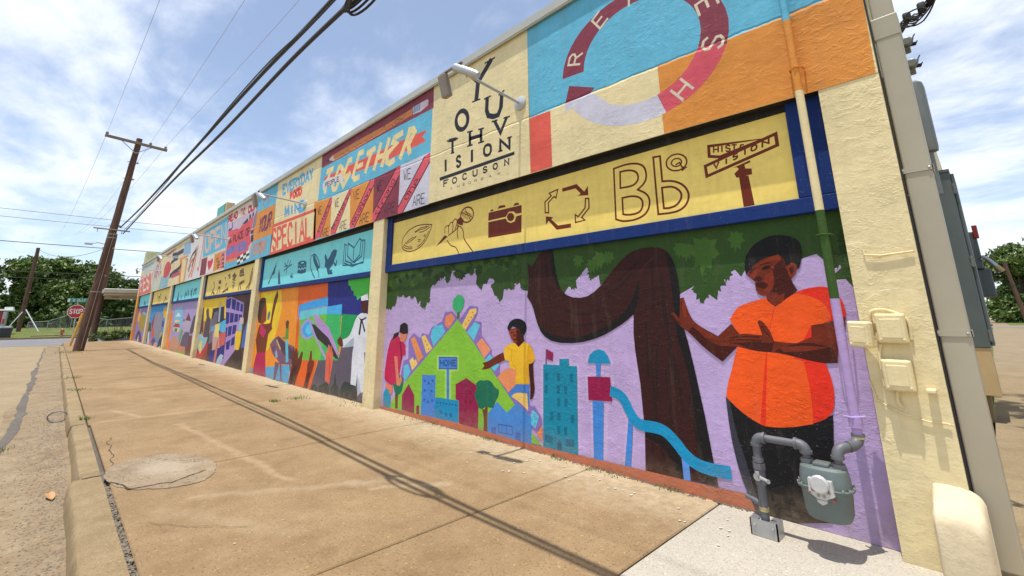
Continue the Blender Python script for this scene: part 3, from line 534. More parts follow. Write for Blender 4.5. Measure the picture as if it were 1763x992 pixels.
  ('s','painted_microphone',5,(118,44,20),[-4467,2580,-4428,2544,-4409,2523,-4398,2506,-4388,2484,-4377,2443],0.007,0),
  ('s','painted_microphone',6,(118,44,20),[-4434,2564,-4397,2534,-4379,2517,-4369,2503,-4361,2484,-4353,2450],0.007,0),
  ('s','painted_microphone',7,(118,44,20),[-4401,2548,-4366,2524,-4349,2511,-4340,2499,-4334,2484,-4329,2456],0.007,0),
  ('s','painted_microphone',8,(118,44,20),[-4368,2532,-4335,2514,-4320,2504,-4312,2496,-4307,2484,-4306,2463],0.007,0),
  ('s','painted_microphone',9,(118,44,20),[-4500,2559,-4303,2474],0.01,0),
  ('s','painted_microphone',10,(118,44,20),[-4440,2601,-4329,2436],0.01,0),
  ('p','painted_microphone',10,(118,44,20),[-4526,2516,-4464,2457,-4484,2390,-4526,2400,-4548,2409,-4565,2419,-4584,2436,-4617,2472]),
  ('p','painted_microphone',1,(118,44,20),[-4865,2315,-4792,2288,-4944,2221,-5059,2183]),
  ('s','painted_microphone',2,(118,44,20),[-4811,2241,-4759,2192,-4730,2169,-4706,2156,-4680,2147,-4654,2142,-4629,2132,-4606,2115,-4581,2086,-4538,2023],0.014,0),
  ('s','painted_microphone',11,(118,44,20),[-4601,2407,-4550,2390,-4524,2378,-4507,2364,-4491,2348,-4479,2329,-4469,2310,-4464,2291,-4462,2272,-4465,2253,-4453,2226,-4429,2192,-4378,2139,-4263,2028],0.014,0),
  ('s','painted_microphone',1,(118,44,20),[-4860,2336,-4863,2418,-4830,2429,-4814,2433,-4804,2435,-4794,2435,-4781,2434,-4785,2326],0.014,0),
  ('s','painted_microphone',2,(118,44,20),[-4780,2415,-4761,2445,-4750,2458,-4740,2465,-4727,2467,-4700,2466,-4690,2440,-4686,2422,-4686,2406,-4689,2381,-4698,2333],0.014,0),
  ('s','painted_microphone',12,(118,44,20),[-4700,2457,-4670,2483,-4655,2494,-4643,2498,-4633,2499,-4624,2497,-4616,2492,-4610,2484,-4605,2474,-4601,2461,-4602,2446,-4606,2430,-4616,2406,-4642,2360],0.014,0),
  ('s','painted_microphone',13,(118,44,20),[-4597,2460,-4583,2428,-4579,2411,-4579,2399,-4583,2388,-4589,2378,-4600,2369,-4614,2360,-4636,2349,-4684,2331,-4784,2300],0.014,0),
  ('s','painted_microphone',14,(118,44,20),[-4572,2394,-4587,2352,-4592,2328,-4592,2308,-4587,2283,-4573,2237],0.014,0),
  ('p','painted_camera',1,(118,44,20),[-3987,2473,-3434,2469,-3435,2381,-3520,2383,-3563,2418,-3639,2426,-3691,2376,-3994,2376]),
  ('p','painted_camera',1,(118,44,20),[-3993,2358,-3691,2356,-3662,2314,-3607,2290,-3547,2299,-3520,2353,-3436,2358,-3443,2163,-3992,2168]),
  ('p','painted_camera',1,(118,44,20),[-3832,2492,-3797,2527,-3706,2518,-3690,2490]),
  ('p','painted_camera',1,(118,44,20),[-3566,2481,-3544,2508,-3486,2505,-3470,2479]),
  ('p','painted_camera',1,(118,44,20),[-3956,2481,-3946,2504,-3908,2501,-3903,2480]),
  ('p','painted_camera',2,(118,44,20),[-3552,2351,-3557,2333,-3570,2320,-3589,2312,-3611,2312,-3634,2319,-3653,2333,-3666,2350,-3671,2370,-3666,2388,-3653,2401,-3633,2409,-3611,2409,-3588,2401,-3569,2388,-3557,2370]),
  ('p','painted_recycling_arrow',1,(118,44,20),[-2852,2538,-2664,2545,-2575,2449,-2529,2498,-2529,2403,-2659,2422,-2620,2437,-2680,2502,-2848,2501]),
  ('p','painted_recycling_arrow',1,(118,44,20),[-3081,2283,-2984,2258,-3008,2238,-2921,2162,-2754,2158,-2756,2117,-2940,2120,-3045,2230,-3084,2193]),
  ('s','painted_recycling_arrow',1,(118,44,20),[-3089,2323,-3089,2439,-2999,2488,-3026,2522,-2909,2539,-2936,2454,-2963,2474,-3042,2424,-3042,2315],0.016,1),
  ('s','painted_recycling_arrow',1,(118,44,20),[-2563,2376,-2526,2371,-2528,2276,-2621,2198,-2583,2165,-2697,2159,-2697,2237,-2661,2211,-2576,2284],0.016,1),
  ('s','painted_letter',1,(118,44,20),[-2227,2599,-2149,2605,-2106,2607,-2073,2605,-2040,2601,-2009,2595,-1981,2586,-1958,2575,-1938,2561,-1923,2545,-1912,2525,-1906,2502,-1903,2477,-1904,2448,-1911,2423,-1923,2402,-1945,2381,-1996,2349,-1946,2318,-1923,2299,-1909,2283,-1899,2265,-1893,2245,-1891,2225,-1893,2204,-1899,2182,-1908,2159,-1921,2140,-1938,2123,-1958,2110,-1982,2100,-2008,2092,-2038,2087,-2071,2084,-2107,2085,-2138,2087,-2166,2091,-2194,2100,-2237,2119],0.018,1),
  ('s','painted_letter',2,(118,44,20),[-2162,2552,-2105,2550,-2075,2546,-2053,2541,-2034,2534,-2017,2525,-2003,2514,-1992,2501,-1986,2486,-1982,2469,-1983,2452,-1988,2437,-1998,2424,-2011,2411,-2030,2402,-2054,2396,-2092,2395,-2170,2399],0.018,1),
  ('s','painted_letter',2,(118,44,20),[-2157,2304,-2095,2304,-2062,2302,-2038,2297,-2016,2290,-1995,2281,-1979,2269,-1967,2255,-1960,2239,-1958,2221,-1959,2204,-1963,2188,-1970,2173,-1981,2159,-1996,2148,-2015,2141,-2039,2137,-2080,2137,-2110,2140,-2130,2144,-2159,2153],0.018,1),
  ('s','painted_letter',1,(118,44,20),[-1824,2605,-1761,2600,-1760,2373,-1709,2366,-1680,2359,-1658,2351,-1635,2340,-1612,2326,-1592,2311,-1576,2293,-1562,2273,-1552,2251,-1546,2229,-1545,2207,-1549,2185,-1557,2164,-1568,2145,-1583,2128,-1601,2115,-1622,2104,-1648,2096,-1680,2092,-1727,2091,-1821,2097,-1823,2274],0.018,1),
  ('s','painted_letter',2,(118,44,20),[-1768,2319,-1715,2315,-1687,2311,-1667,2303,-1649,2293,-1634,2279,-1621,2266,-1612,2252,-1607,2238,-1605,2224,-1606,2210,-1611,2196,-1619,2182,-1631,2167,-1644,2156,-1658,2147,-1674,2140,-1692,2137,-1708,2135,-1723,2134,-1740,2135,-1767,2140],0.018,1),
  ('s','painted_letter',2,(118,44,20),[-1533,2508,-1533,2486,-1543,2466,-1559,2450,-1582,2439,-1608,2435,-1636,2438,-1663,2447,-1685,2463,-1702,2483,-1710,2506,-1709,2529,-1700,2550,-1682,2566,-1659,2577,-1632,2580,-1603,2577,-1577,2566,-1556,2550,-1540,2530],0.014,1),
  ('s','painted_letter',3,(118,44,20),[-1576,2508,-1578,2493,-1588,2480,-1605,2473,-1624,2473,-1643,2479,-1658,2491,-1665,2506,-1663,2522,-1652,2534,-1635,2541,-1615,2541,-1597,2535,-1583,2523],0.012,1),
  ('s','painted_letter',4,(118,44,20),[-1629,2488,-1593,2500,-1577,2455,-1540,2446,-1580,2426],0.013,0),
  ('p','painted_signpost',1,(118,44,20),[-1149,2276,-1082,2270,-1067,2041,-1143,2040]),
  ('p','painted_signpost',2,(118,44,20),[-1185,2353,-1057,2383,-1057,2365,-1099,2357,-1097,2328,-1054,2317,-1056,2273,-1082,2273,-1166,2270,-1179,2305,-1142,2334,-1157,2352]),
  ('s','painted_signpost',1,(118,44,20),[-1344,2573,-964,2522,-1268,2463,-1349,2489],0.024,1),
  ('t','painted_signpost',2,(118,44,20),[-1311,2510,-1141,2481,-1136,2528,-1306,2559],0.012,0,'HIST'),
  ('s','painted_signpost',2,(118,44,20),[-1117,2493,-1106,2516,-1086,2513],0.012,0),
  ('p','painted_signpost',3,(255,226,122),[-1392,2421,-858,2542,-861,2440,-1388,2324]),
  ('s','painted_signpost',4,(118,44,20),[-1388,2417,-865,2534,-865,2447,-1384,2332],0.024,1),
  ('t','painted_signpost',5,(118,44,20),[-1324,2378,-1286,2386,-1281,2427,-1319,2418],0.013,0,'V'),
  ('t','painted_signpost',5,(118,44,20),[-1230,2396,-1225,2397,-1220,2437,-1225,2436],0.013,0,'I'),
  ('t','painted_signpost',5,(118,44,20),[-1176,2410,-1140,2424,-1135,2463,-1172,2450],0.013,0,'S'),
  ('t','painted_signpost',5,(118,44,20),[-1089,2433,-1084,2434,-1080,2473,-1084,2472],0.013,0,'I'),
  ('t','painted_signpost',5,(118,44,20),[-1041,2445,-1002,2454,-998,2492,-1036,2483],0.013,0,'O'),
  ('t','painted_signpost',5,(118,44,20),[-963,2457,-918,2477,-913,2520,-958,2500],0.013,0,'N'),
 ]),
 ('sign_board', 3.502, [
  ('p','',0,(128,228,234),[-12520,1950,-6660,1950,-6660,2720,-12520,2720]),
  ('p','painted_tower',1,(24,92,126),[-11483,2576,-11560,2276,-11727,2233,-11899,2051,-11966,2068,-11780,2264]),
  ('p','painted_tower',1,(24,92,126),[-11286,2370,-11199,2251,-11073,2007,-11245,2011,-11303,2232]),
  ('s','painted_plant',1,(24,92,126),[-10954,2300,-10679,2369,-10570,2489],0.03,0),
  ('s','painted_plant',2,(24,92,126),[-10780,2222,-10754,2375,-10932,2469],0.03,0),
  ('s','painted_plant',2,(24,92,126),[-10679,2369,-10474,2404],0.03,0),
  ('s','painted_plant',3,(24,92,126),[-10724,2399,-10945,2391],0.03,0),
  ('s','painted_plant',3,(24,92,126),[-10759,2441,-10727,2529],0.03,0),
  ('s','painted_plant',1,(24,92,126),[-10505,2153,-10319,2115],0.03,0),
  ('s','painted_plant',2,(24,92,126),[-10427,2198,-10418,2097],0.03,0),
  ('s','painted_plant',3,(24,92,126),[-10472,2113,-10366,2181],0.03,0),
  ('p','painted_cake',1,(24,92,126),[-9630,2373,-9631,2354,-9661,2338,-9715,2327,-9789,2322,-9873,2323,-9958,2331,-10033,2345,-10089,2363,-10118,2382,-10117,2402,-10086,2418,-10028,2429,-9952,2434,-9867,2432,-9783,2424,-9710,2410,-9657,2392]),
  ('p','painted_cake',2,(128,228,234),[-9769,2382,-9770,2376,-9782,2371,-9803,2367,-9831,2366,-9862,2367,-9893,2369,-9919,2374,-9939,2379,-9949,2386,-9948,2392,-9936,2397,-9915,2400,-9887,2402,-9855,2401,-9825,2398,-9798,2394,-9779,2388]),
  ('p','painted_cake',2,(24,92,126),[-10116,2361,-9973,2325,-9712,2316,-9622,2356,-9622,2261,-9706,2291,-9774,2261,-9860,2291,-9928,2255,-10017,2292,-10085,2272]),
  ('p','painted_cake',3,(24,92,126),[-10097,2244,-10009,2262,-9920,2226,-9851,2259,-9766,2229,-9698,2262,-9615,2231,-9623,2166,-9861,2154,-10094,2184]),
  ('s','painted_hand',1,(24,92,126),[-9419,2505,-9430,2426,-9431,2381,-9426,2346,-9416,2309,-9401,2273,-9380,2238,-9354,2203,-9322,2171,-9266,2123,-9203,2075,-9126,2028],0.03,0),
  ('s','painted_hand',1,(24,92,126),[-8926,2026,-8953,2091,-8972,2124,-8991,2145,-9020,2165,-9079,2195],0.03,0),
  ('s','painted_hand',2,(24,92,126),[-9382,2477,-9319,2495,-9285,2501,-9259,2501,-9234,2498,-9210,2491,-9182,2477,-9148,2457,-9109,2431,-9065,2398,-9028,2366,-8997,2334,-8968,2296,-8927,2229,-9020,2191],0.03,0),
  ('p','painted_hand',3,(24,92,126),[-9320,2471,-9235,2486,-9105,2358,-8962,2231,-9004,2171,-9085,2214,-9130,2240,-9165,2266,-9200,2294,-9234,2326,-9262,2356,-9283,2384,-9300,2417]),
  ('p','painted_frog',1,(24,92,126),[-8407,2476,-8389,2483,-8371,2490,-8352,2495,-8334,2498,-8313,2499,-8290,2496,-8257,2489,-8193,2470,-8201,2422,-8208,2397,-8218,2379,-8231,2363,-8247,2348,-8260,2332,-8270,2314,-8278,2295,-8283,2273,-8293,2254,-8308,2237,-8330,2221,-8356,2207,-8380,2193,-8402,2178,-8425,2160,-8461,2126,-8333,2127,-8354,2054,-8434,2049,-8473,2050,-8497,2053,-8515,2058,-8527,2066,-8540,2078,-8554,2095,-8568,2116,-8582,2142,-8599,2162,-8617,2178,-8642,2188,-8689,2198,-8689,2267,-8692,2304,-8699,2331,-8714,2362,-8747,2416,-8690,2455,-8656,2410,-8630,2379,-8584,2333,-8531,2366,-8505,2384,-8488,2399,-8475,2414,-8465,2430,-8454,2443,-8440,2456,-8424,2467]),
  ('s','painted_frog',2,(24,92,126),[-8279,2241,-8194,2191,-8163,2284],0.04,0),
  ('s','painted_frog',2,(24,92,126),[-8501,2064,-8320,2062],0.04,0),
  ('s','painted_book',1,(24,92,126),[-7755,2548,-7509,2438,-7503,2184,-7738,2318,-7755,2548],0.026,0),
  ('s','painted_book',2,(24,92,126),[-7509,2438,-7312,2577,-7265,2551,-7269,2292,-7503,2184],0.026,0),
  ('s','painted_book',3,(24,92,126),[-7795,2511,-7895,2544,-7898,2167,-7528,2146,-7122,2151,-7114,2522,-7179,2540],0.026,0),
  ('s','painted_book',4,(24,92,126),[-7829,2494,-7818,2242,-7531,2166],0.026,0),
  ('s','painted_book',4,(24,92,126),[-7244,2548,-7183,2511,-7201,2266,-7466,2175],0.026,0),
  ('s','painted_book',5,(24,92,126),[-7858,2205,-7523,2120,-7145,2167],0.026,0),
 ]),
 ('sign_board', 3.502, [
  ('p','',0,(255,226,122),[-18610,1950,-12870,1950,-12870,2720,-18610,2720]),
  ('p','painted_icon',1,(120,86,40),[-16533,2353,-16562,2321,-16631,2303,-16724,2302,-16815,2320,-16879,2352,-16899,2388,-16869,2420,-16797,2439,-16704,2439,-16614,2420,-16552,2389]),
  ('s','painted_icon',1,(120,86,40),[-16898,1999,-16799,2212,-16618,2203,-16562,2029],0.07,0),
  ('s','painted_icon',1,(120,86,40),[-16133,2475,-16073,2440],0.07,0),
  ('s','painted_icon',1,(120,86,40),[-15783,2506,-15636,2527,-15562,2460,-15703,2427],0.07,0),
  ('s','painted_icon',1,(120,86,40),[-15950,2212,-15871,2292],0.07,0),
  ('s','painted_icon',1,(120,86,40),[-16225,2036,-15880,2084,-15657,2116,-15594,2072],0.07,0),
  ('s','painted_icon',1,(120,86,40),[-15116,2110,-14994,2164,-15157,2192,-14959,2242,-15204,2285,-14962,2321,-15252,2379,-14965,2401],0.07,0),
  ('s','painted_icon',2,(120,86,40),[-15299,2474,-15051,2427,-14877,2446],0.07,0),
  ('s','painted_icon',3,(120,86,40),[-15113,2552,-15066,2428],0.07,0),
  ('s','painted_icon',1,(120,86,40),[-14550,2434,-14535,2550,-14277,2590,-14134,2425,-14509,2421],0.07,0),
  ('s','painted_icon',2,(120,86,40),[-14516,2510,-14205,2507],0.07,0),
  ('s','painted_icon',3,(120,86,40),[-14410,2580,-14300,2417],0.07,0),
  ('s','painted_icon',1,(120,86,40),[-14504,2043,-14445,2214,-14169,2208],0.07,0),
  ('s','painted_icon',2,(120,86,40),[-14374,2210,-14277,2033],0.07,0),
  ('s','painted_icon',3,(120,86,40),[-14313,2226,-14020,2247],0.07,0),
  ('s','painted_icon',1,(120,86,40),[-13758,2028,-13500,2162,-13437,2451,-13358,2556],0.07,0),
  ('s','painted_icon',2,(120,86,40),[-13563,2019,-13404,2157,-13342,2445],0.07,0),
  ('s','painted_icon',1,(120,86,40),[-17534,2135,-17362,2239,-17523,2427],0.07,0),
  ('s','painted_icon',2,(120,86,40),[-17610,2025,-17520,2112,-17224,2011],0.07,0),
  ('p','painted_icon',4,(120,86,40),[-15339,2476,-15129,2553,-14844,2453,-15046,2417]),
  ('p','painted_icon',2,(120,86,40),[-15728,2160,-15623,2171,-15581,2061,-15678,2065]),
 ]),
 ('sign_board', 3.502, [
  ('p','',0,(128,228,234),[-24710,1950,-18960,1950,-18960,2720,-24710,2720]),
  ('s','painted_icon',1,(24,92,126),[-23650,1990,-23581,2222,-23540,2322,-23395,1949],0.1,0),
  ('s','painted_icon',1,(24,92,126),[-22795,1933,-22816,2162],0.1,0),
  ('s','painted_icon',1,(24,92,126),[-22152,2075,-21976,2259,-21788,2126],0.1,0),
  ('s','painted_icon',1,(24,92,126),[-21407,2143,-21640,2339],0.1,0),
  ('s','painted_icon',1,(24,92,126),[-20937,2126,-21004,2311,-20737,2058],0.1,0),
  ('s','painted_icon',1,(24,92,126),[-20484,2109,-20399,2285,-20080,2329,-20213,2129],0.1,0),
  ('s','painted_icon',2,(24,92,126),[-20879,2245,-20821,2364],0.1,0),
  ('p','painted_icon',2,(24,92,126),[-23810,1960,-23638,2224,-23155,1943]),
 ]),
 ('sign_board', 3.502, [
  ('p','',0,(255,226,122),[-30790,1950,-25060,1950,-25060,2720,-30790,2720]),
  ('s','painted_icon',1,(120,86,40),[-28712,2130,-28862,2335,-28387,2299,-28272,2079],0.1,0),
  ('s','painted_icon',1,(120,86,40),[-27184,1974,-26946,2081],0.1,0),
  ('s','painted_icon',2,(120,86,40),[-26867,2117,-26789,2264,-26399,2103],0.1,0),
  ('s','painted_icon',2,(120,86,40),[-28457,2480,-28193,2352],0.1,0),
  ('s','painted_icon',1,(120,86,40),[-29260,2267,-29269,2512],0.1,0),
 ]),
 ('sign_board', 3.502, [
  ('p','',0,(128,228,234),[-36100,1950,-31140,1950,-31140,2720,-36100,2720]),
  ('s','painted_icon',1,(24,92,126),[-33975,2000,-33935,2230,-33267,1985],0.12,0),
  ('s','painted_icon',1,(24,92,126),[-32933,2113,-32834,2290],0.12,0),
 ]),
 ('mural_panel', 3.525, [
  ('p','',0,(194,170,217),[-6750,0,-200,0,-200,1950,-6750,1950]),
  ('p','painted_leaves',1,(52,82,34),[-6397,1955,-5126,1955,-4243,1955,-3462,1955,-3470,1527,-3497,1617,-3583,1642,-3590,1572,-3628,1543,-3643,1595,-3748,1559,-3770,1457,-3825,1422,-3856,1501,-3903,1493,-3952,1589,-3904,1661,-3936,1690,-4018,1700,-4033,1636,-4100,1640,-4133,1565,-4237,1647,-4221,1757,-4251,1831,-4400,1780,-4510,1754,-4549,1802,-4624,1749,-4646,1833,-4705,1837,-4760,1722,-4819,1690,-4863,1776,-4966,1771,-5038,1788,-5090,1717,-5173,1648,-5187,1525,-5262,1454,-5294,1344,-5336,1431,-5368,1370,-5417,1483,-5473,1434,-5527,1524,-5601,1565,-5675,1573,-5769,1532,-5851,1606,-5897,1549,-6014,1580,-6045,1474,-6122,1448,-6183,1363,-6282,1425,-6378,1338]),
  ('p','painted_leaves',2,(52,82,34),[-3807,1955,-3378,1955,-1801,1955,-1865,1372,-2051,1511,-2344,1574,-2463,1544,-2472,1631,-2582,1588,-2546,1661,-2605,1716,-2740,1597,-2728,1520,-2825,1550,-2860,1513,-2914,1450,-3460,1540,-3475,1646,-3549,1645,-3634,1547,-3763,1627]),
  ('p','painted_leaves',3,(52,82,34),[-1852,1955,-740,1955,-549,1955,-562,1409,-608,1483,-670,1483,-695,1407,-706,1442,-708,1613,-743,1656,-817,1636,-895,1596,-1103,1553,-1189,1594,-1229,1538,-1266,1591,-1359,1552,-1341,1479,-1404,1482,-1419,1374,-1475,1421,-1539,1349,-1582,1491,-1709,1430,-1898,1578]),
  ('p','painted_leaves',4,(194,170,217),[-676,1538,-623,1573,-620,1555,-665,1517]),
  ('p','painted_leaves',3,(64,98,40),[-6395,1955,-5125,1955,-4243,1955,-3462,1955,-3464,1908,-3701,1868,-3856,1828,-4119,1816,-4330,1866,-4438,1818,-4667,1870,-4783,1795,-4991,1846,-5202,1774,-5385,1810,-5517,1703,-5664,1737,-5807,1678,-5965,1726,-6118,1666,-6288,1729,-6354,1620]),
  ('p','painted_leaves',4,(64,98,40),[-6352,1838,-6319,1831,-6274,1845,-6262,1815,-6203,1801,-6236,1780,-6200,1743,-6246,1749,-6224,1707,-6278,1744,-6300,1724,-6337,1761,-6396,1766,-6378,1794,-6420,1819,-6364,1823]),
  ('p','painted_leaves',5,(40,66,28),[-6267,1728,-6249,1711,-6191,1704,-6223,1681,-6194,1652,-6252,1650,-6276,1614,-6306,1635,-6349,1600,-6342,1643,-6389,1638,-6366,1675,-6410,1700,-6353,1711,-6352,1741,-6300,1723]),
  ('p','painted_leaves',6,(78,118,46),[-6182,1811,-6163,1796,-6107,1790,-6134,1767,-6101,1739,-6156,1736,-6172,1700,-6203,1719,-6238,1684,-6238,1726,-6282,1720,-6266,1756,-6311,1778,-6260,1791,-6264,1821,-6212,1805]),
  ('p','painted_leaves',7,(64,98,40),[-6084,1817,-6070,1801,-6018,1790,-6053,1771,-6032,1742,-6088,1744,-6119,1712,-6142,1734,-6191,1704,-6174,1743,-6220,1743,-6189,1775,-6225,1801,-6169,1807,-6160,1835,-6115,1815]),
  ('p','painted_leaves',8,(40,66,28),[-6086,1873,-6069,1861,-6025,1857,-6046,1837,-6019,1815,-6063,1812,-6074,1783,-6100,1798,-6127,1770,-6128,1804,-6162,1799,-6151,1829,-6187,1846,-6147,1857,-6151,1881,-6109,1868]),
  ('p','painted_leaves',9,(78,118,46),[-6086,1834,-6058,1829,-6025,1843,-6011,1818,-5963,1809,-5986,1790,-5952,1760,-5990,1764,-5966,1729,-6014,1757,-6029,1741,-6063,1770,-6111,1772,-6100,1796,-6136,1816,-6093,1821]),
  ('p','painted_leaves',10,(64,98,40),[-6026,1928,-5998,1920,-5957,1931,-5950,1904,-5900,1889,-5932,1872,-5905,1837,-5945,1845,-5930,1806,-5974,1841,-5995,1825,-6023,1859,-6074,1866,-6055,1890,-6088,1914,-6039,1915]),
  ('p','painted_leaves',11,(40,66,28),[-5924,1829,-5909,1816,-5866,1812,-5888,1794,-5864,1771,-5906,1769,-5920,1741,-5943,1756,-5971,1728,-5970,1762,-6004,1757,-5991,1786,-6025,1804,-5985,1814,-5986,1837,-5947,1824]),
  ('p','painted_leaves',12,(78,118,46),[-5874,1911,-5857,1895,-5803,1887,-5832,1865,-5805,1836,-5859,1835,-5880,1800,-5908,1820,-5947,1787,-5942,1828,-5985,1825,-5964,1860,-6006,1885,-5953,1895,-5953,1924,-5904,1906]),
  ('p','painted_leaves',13,(64,98,40),[-5852,1842,-5829,1829,-5778,1830,-5792,1804,-5752,1780,-5799,1771,-5798,1734,-5834,1749,-5849,1711,-5867,1752,-5902,1741,-5903,1779,-5952,1796,-5912,1813,-5927,1842,-5875,1832]),
  ('p','painted_leaves',14,(40,66,28),[-5773,1877,-5755,1867,-5716,1868,-5726,1848,-5696,1829,-5732,1822,-5731,1794,-5758,1806,-5770,1776,-5784,1808,-5811,1800,-5812,1829,-5849,1842,-5818,1856,-5830,1878,-5790,1870]),
  ('p','painted_leaves',15,(78,118,46),[-5674,1915,-5661,1902,-5619,1896,-5643,1878,-5622,1854,-5665,1854,-5683,1826,-5704,1843,-5736,1816,-5730,1850,-5765,1847,-5747,1876,-5779,1895,-5737,1903,-5736,1927,-5698,1912]),
  ('p','painted_leaves',15,(64,98,40),[-5687,1789,-5668,1779,-5628,1780,-5638,1759,-5607,1741,-5643,1733,-5642,1703,-5670,1715,-5681,1684,-5696,1717,-5723,1708,-5725,1738,-5763,1751,-5733,1765,-5745,1788,-5705,1781]),
  ('p','painted_leaves',16,(40,66,28),[-5596,1863,-5583,1851,-5546,1846,-5566,1830,-5546,1809,-5584,1808,-5598,1782,-5618,1797,-5645,1772,-5642,1802,-5672,1799,-5659,1825,-5688,1843,-5651,1850,-5651,1872,-5617,1859]),
  ('p','painted_leaves',17,(78,118,46),[-5557,1773,-5545,1756,-5495,1745,-5531,1726,-5514,1696,-5567,1699,-5599,1667,-5620,1690,-5670,1660,-5651,1700,-5695,1700,-5662,1732,-5695,1758,-5640,1764,-5629,1792,-5588,1771]),
  ('p','painted_leaves',18,(64,98,40),[-5527,1812,-5512,1797,-5465,1790,-5492,1769,-5468,1743,-5517,1742,-5537,1709,-5562,1728,-5598,1697,-5591,1736,-5630,1732,-5610,1765,-5646,1788,-5599,1797,-5597,1824,-5554,1808]),
  ('p','painted_leaves',4,(40,66,28),[-5465,1950,-5442,1942,-5408,1951,-5404,1927,-5364,1914,-5391,1899,-5372,1869,-5404,1876,-5395,1843,-5428,1874,-5447,1860,-5467,1890,-5509,1897,-5491,1917,-5517,1939,-5476,1938]),
  ('p','painted_leaves',19,(78,118,46),[-5446,1864,-5424,1859,-5393,1869,-5386,1846,-5347,1836,-5370,1820,-5347,1792,-5378,1798,-5365,1766,-5400,1793,-5416,1779,-5439,1807,-5479,1811,-5466,1832,-5493,1851,-5455,1853]),
  ('p','painted_leaves',20,(64,98,40),[-5388,1840,-5361,1830,-5316,1837,-5318,1809,-5272,1790,-5310,1774,-5294,1736,-5332,1748,-5330,1706,-5363,1746,-5390,1730,-5407,1769,-5458,1779,-5430,1803,-5456,1830,-5405,1827]),
  ('p','painted_leaves',21,(40,66,28),[-5310,1878,-5297,1865,-5258,1860,-5279,1843,-5259,1820,-5298,1819,-5313,1792,-5334,1808,-5362,1781,-5358,1813,-5389,1810,-5375,1838,-5405,1856,-5367,1865,-5367,1887,-5331,1874]),
  ('p','painted_leaves',22,(40,66,28),[-5162,1901,-5151,1882,-5099,1869,-5136,1849,-5118,1815,-5174,1820,-5209,1785,-5230,1810,-5283,1778,-5262,1822,-5308,1822,-5274,1857,-5307,1887,-5250,1892,-5238,1923,-5195,1899]),
  ('p','painted_leaves',23,(64,98,40),[-5061,1857,-5050,1841,-5004,1830,-5036,1811,-5018,1781,-5068,1784,-5096,1752,-5117,1774,-5161,1745,-5145,1784,-5185,1783,-5157,1816,-5188,1841,-5138,1847,-5129,1875,-5090,1855]),
  ('p','painted_leaves',24,(40,66,28),[-5003,1809,-4992,1791,-4942,1779,-4977,1759,-4959,1727,-5013,1730,-5045,1695,-5066,1719,-5116,1687,-5097,1730,-5141,1729,-5109,1765,-5142,1793,-5087,1799,-5076,1829,-5034,1807]),
  ('p','painted_leaves',25,(40,66,28),[-4930,1852,-4910,1840,-4866,1841,-4878,1815,-4845,1792,-4885,1784,-4886,1748,-4917,1763,-4931,1726,-4946,1765,-4977,1755,-4977,1791,-5019,1808,-4983,1825,-4996,1853,-4951,1843]),
  ('p','painted_leaves',26,(64,98,40),[-4880,1955,-4856,1955,-4819,1955,-4815,1946,-4773,1930,-4803,1914,-4783,1880,-4817,1888,-4808,1850,-4842,1885,-4863,1869,-4884,1904,-4928,1911,-4909,1935,-4936,1955,-4892,1955]),
  ('p','painted_leaves',27,(40,66,28),[-4823,1909,-4798,1899,-4757,1907,-4758,1879,-4717,1860,-4751,1845,-4736,1808,-4771,1819,-4768,1779,-4799,1817,-4824,1802,-4840,1839,-4886,1850,-4860,1873,-4885,1899,-4838,1897]),
  ('p','painted_leaves',28,(40,66,28),[-4739,1953,-4716,1947,-4684,1955,-4676,1933,-4635,1921,-4658,1903,-4634,1872,-4667,1877,-4651,1841,-4689,1872,-4705,1856,-4730,1888,-4772,1892,-4758,1915,-4787,1937,-4748,1940]),
  ('p','painted_leaves',4,(64,98,40),[-4662,1829,-4640,1824,-4612,1835,-4604,1812,-4567,1802,-4589,1785,-4567,1757,-4596,1762,-4582,1729,-4617,1757,-4631,1742,-4654,1770,-4691,1773,-4679,1795,-4705,1814,-4670,1817]),
  ('p','painted_leaves',29,(40,66,28),[-4586,1846,-4571,1833,-4531,1831,-4548,1809,-4523,1786,-4562,1781,-4570,1749,-4594,1765,-4616,1732,-4620,1769,-4650,1762,-4642,1795,-4676,1813,-4640,1826,-4645,1852,-4607,1840]),
  ('p','painted_leaves',30,(40,66,28),[-4482,1816,-4470,1799,-4425,1790,-4454,1769,-4434,1740,-4481,1740,-4505,1706,-4526,1727,-4565,1695,-4554,1736,-4592,1734,-4568,1769,-4600,1794,-4553,1802,-4548,1831,-4508,1812]),
  ('p','painted_leaves',31,(64,98,40),[-4464,1938,-4443,1924,-4398,1924,-4412,1897,-4379,1871,-4421,1863,-4424,1824,-4454,1841,-4471,1801,-4484,1844,-4516,1834,-4514,1873,-4556,1892,-4519,1909,-4531,1940,-4485,1929]),
  ('p','painted_leaves',32,(40,66,28),[-4391,1868,-4370,1860,-4337,1868,-4336,1843,-4301,1827,-4329,1813,-4315,1781,-4345,1789,-4341,1754,-4368,1787,-4388,1773,-4403,1806,-4442,1814,-4421,1835,-4442,1858,-4404,1857]),
  ('p','painted_leaves',33,(40,66,28),[-4299,1955,-4283,1954,-4240,1950,-4259,1927,-4232,1900,-4274,1895,-4283,1860,-4309,1878,-4333,1842,-4336,1883,-4369,1876,-4360,1912,-4396,1933,-4357,1946,-4362,1955,-4321,1955]),
  ('p','painted_leaves',34,(64,98,40),[-4281,1949,-4261,1941,-4228,1948,-4228,1924,-4193,1908,-4221,1894,-4207,1861,-4236,1870,-4233,1835,-4259,1868,-4279,1855,-4293,1887,-4331,1896,-4311,1917,-4331,1940,-4293,1938]),
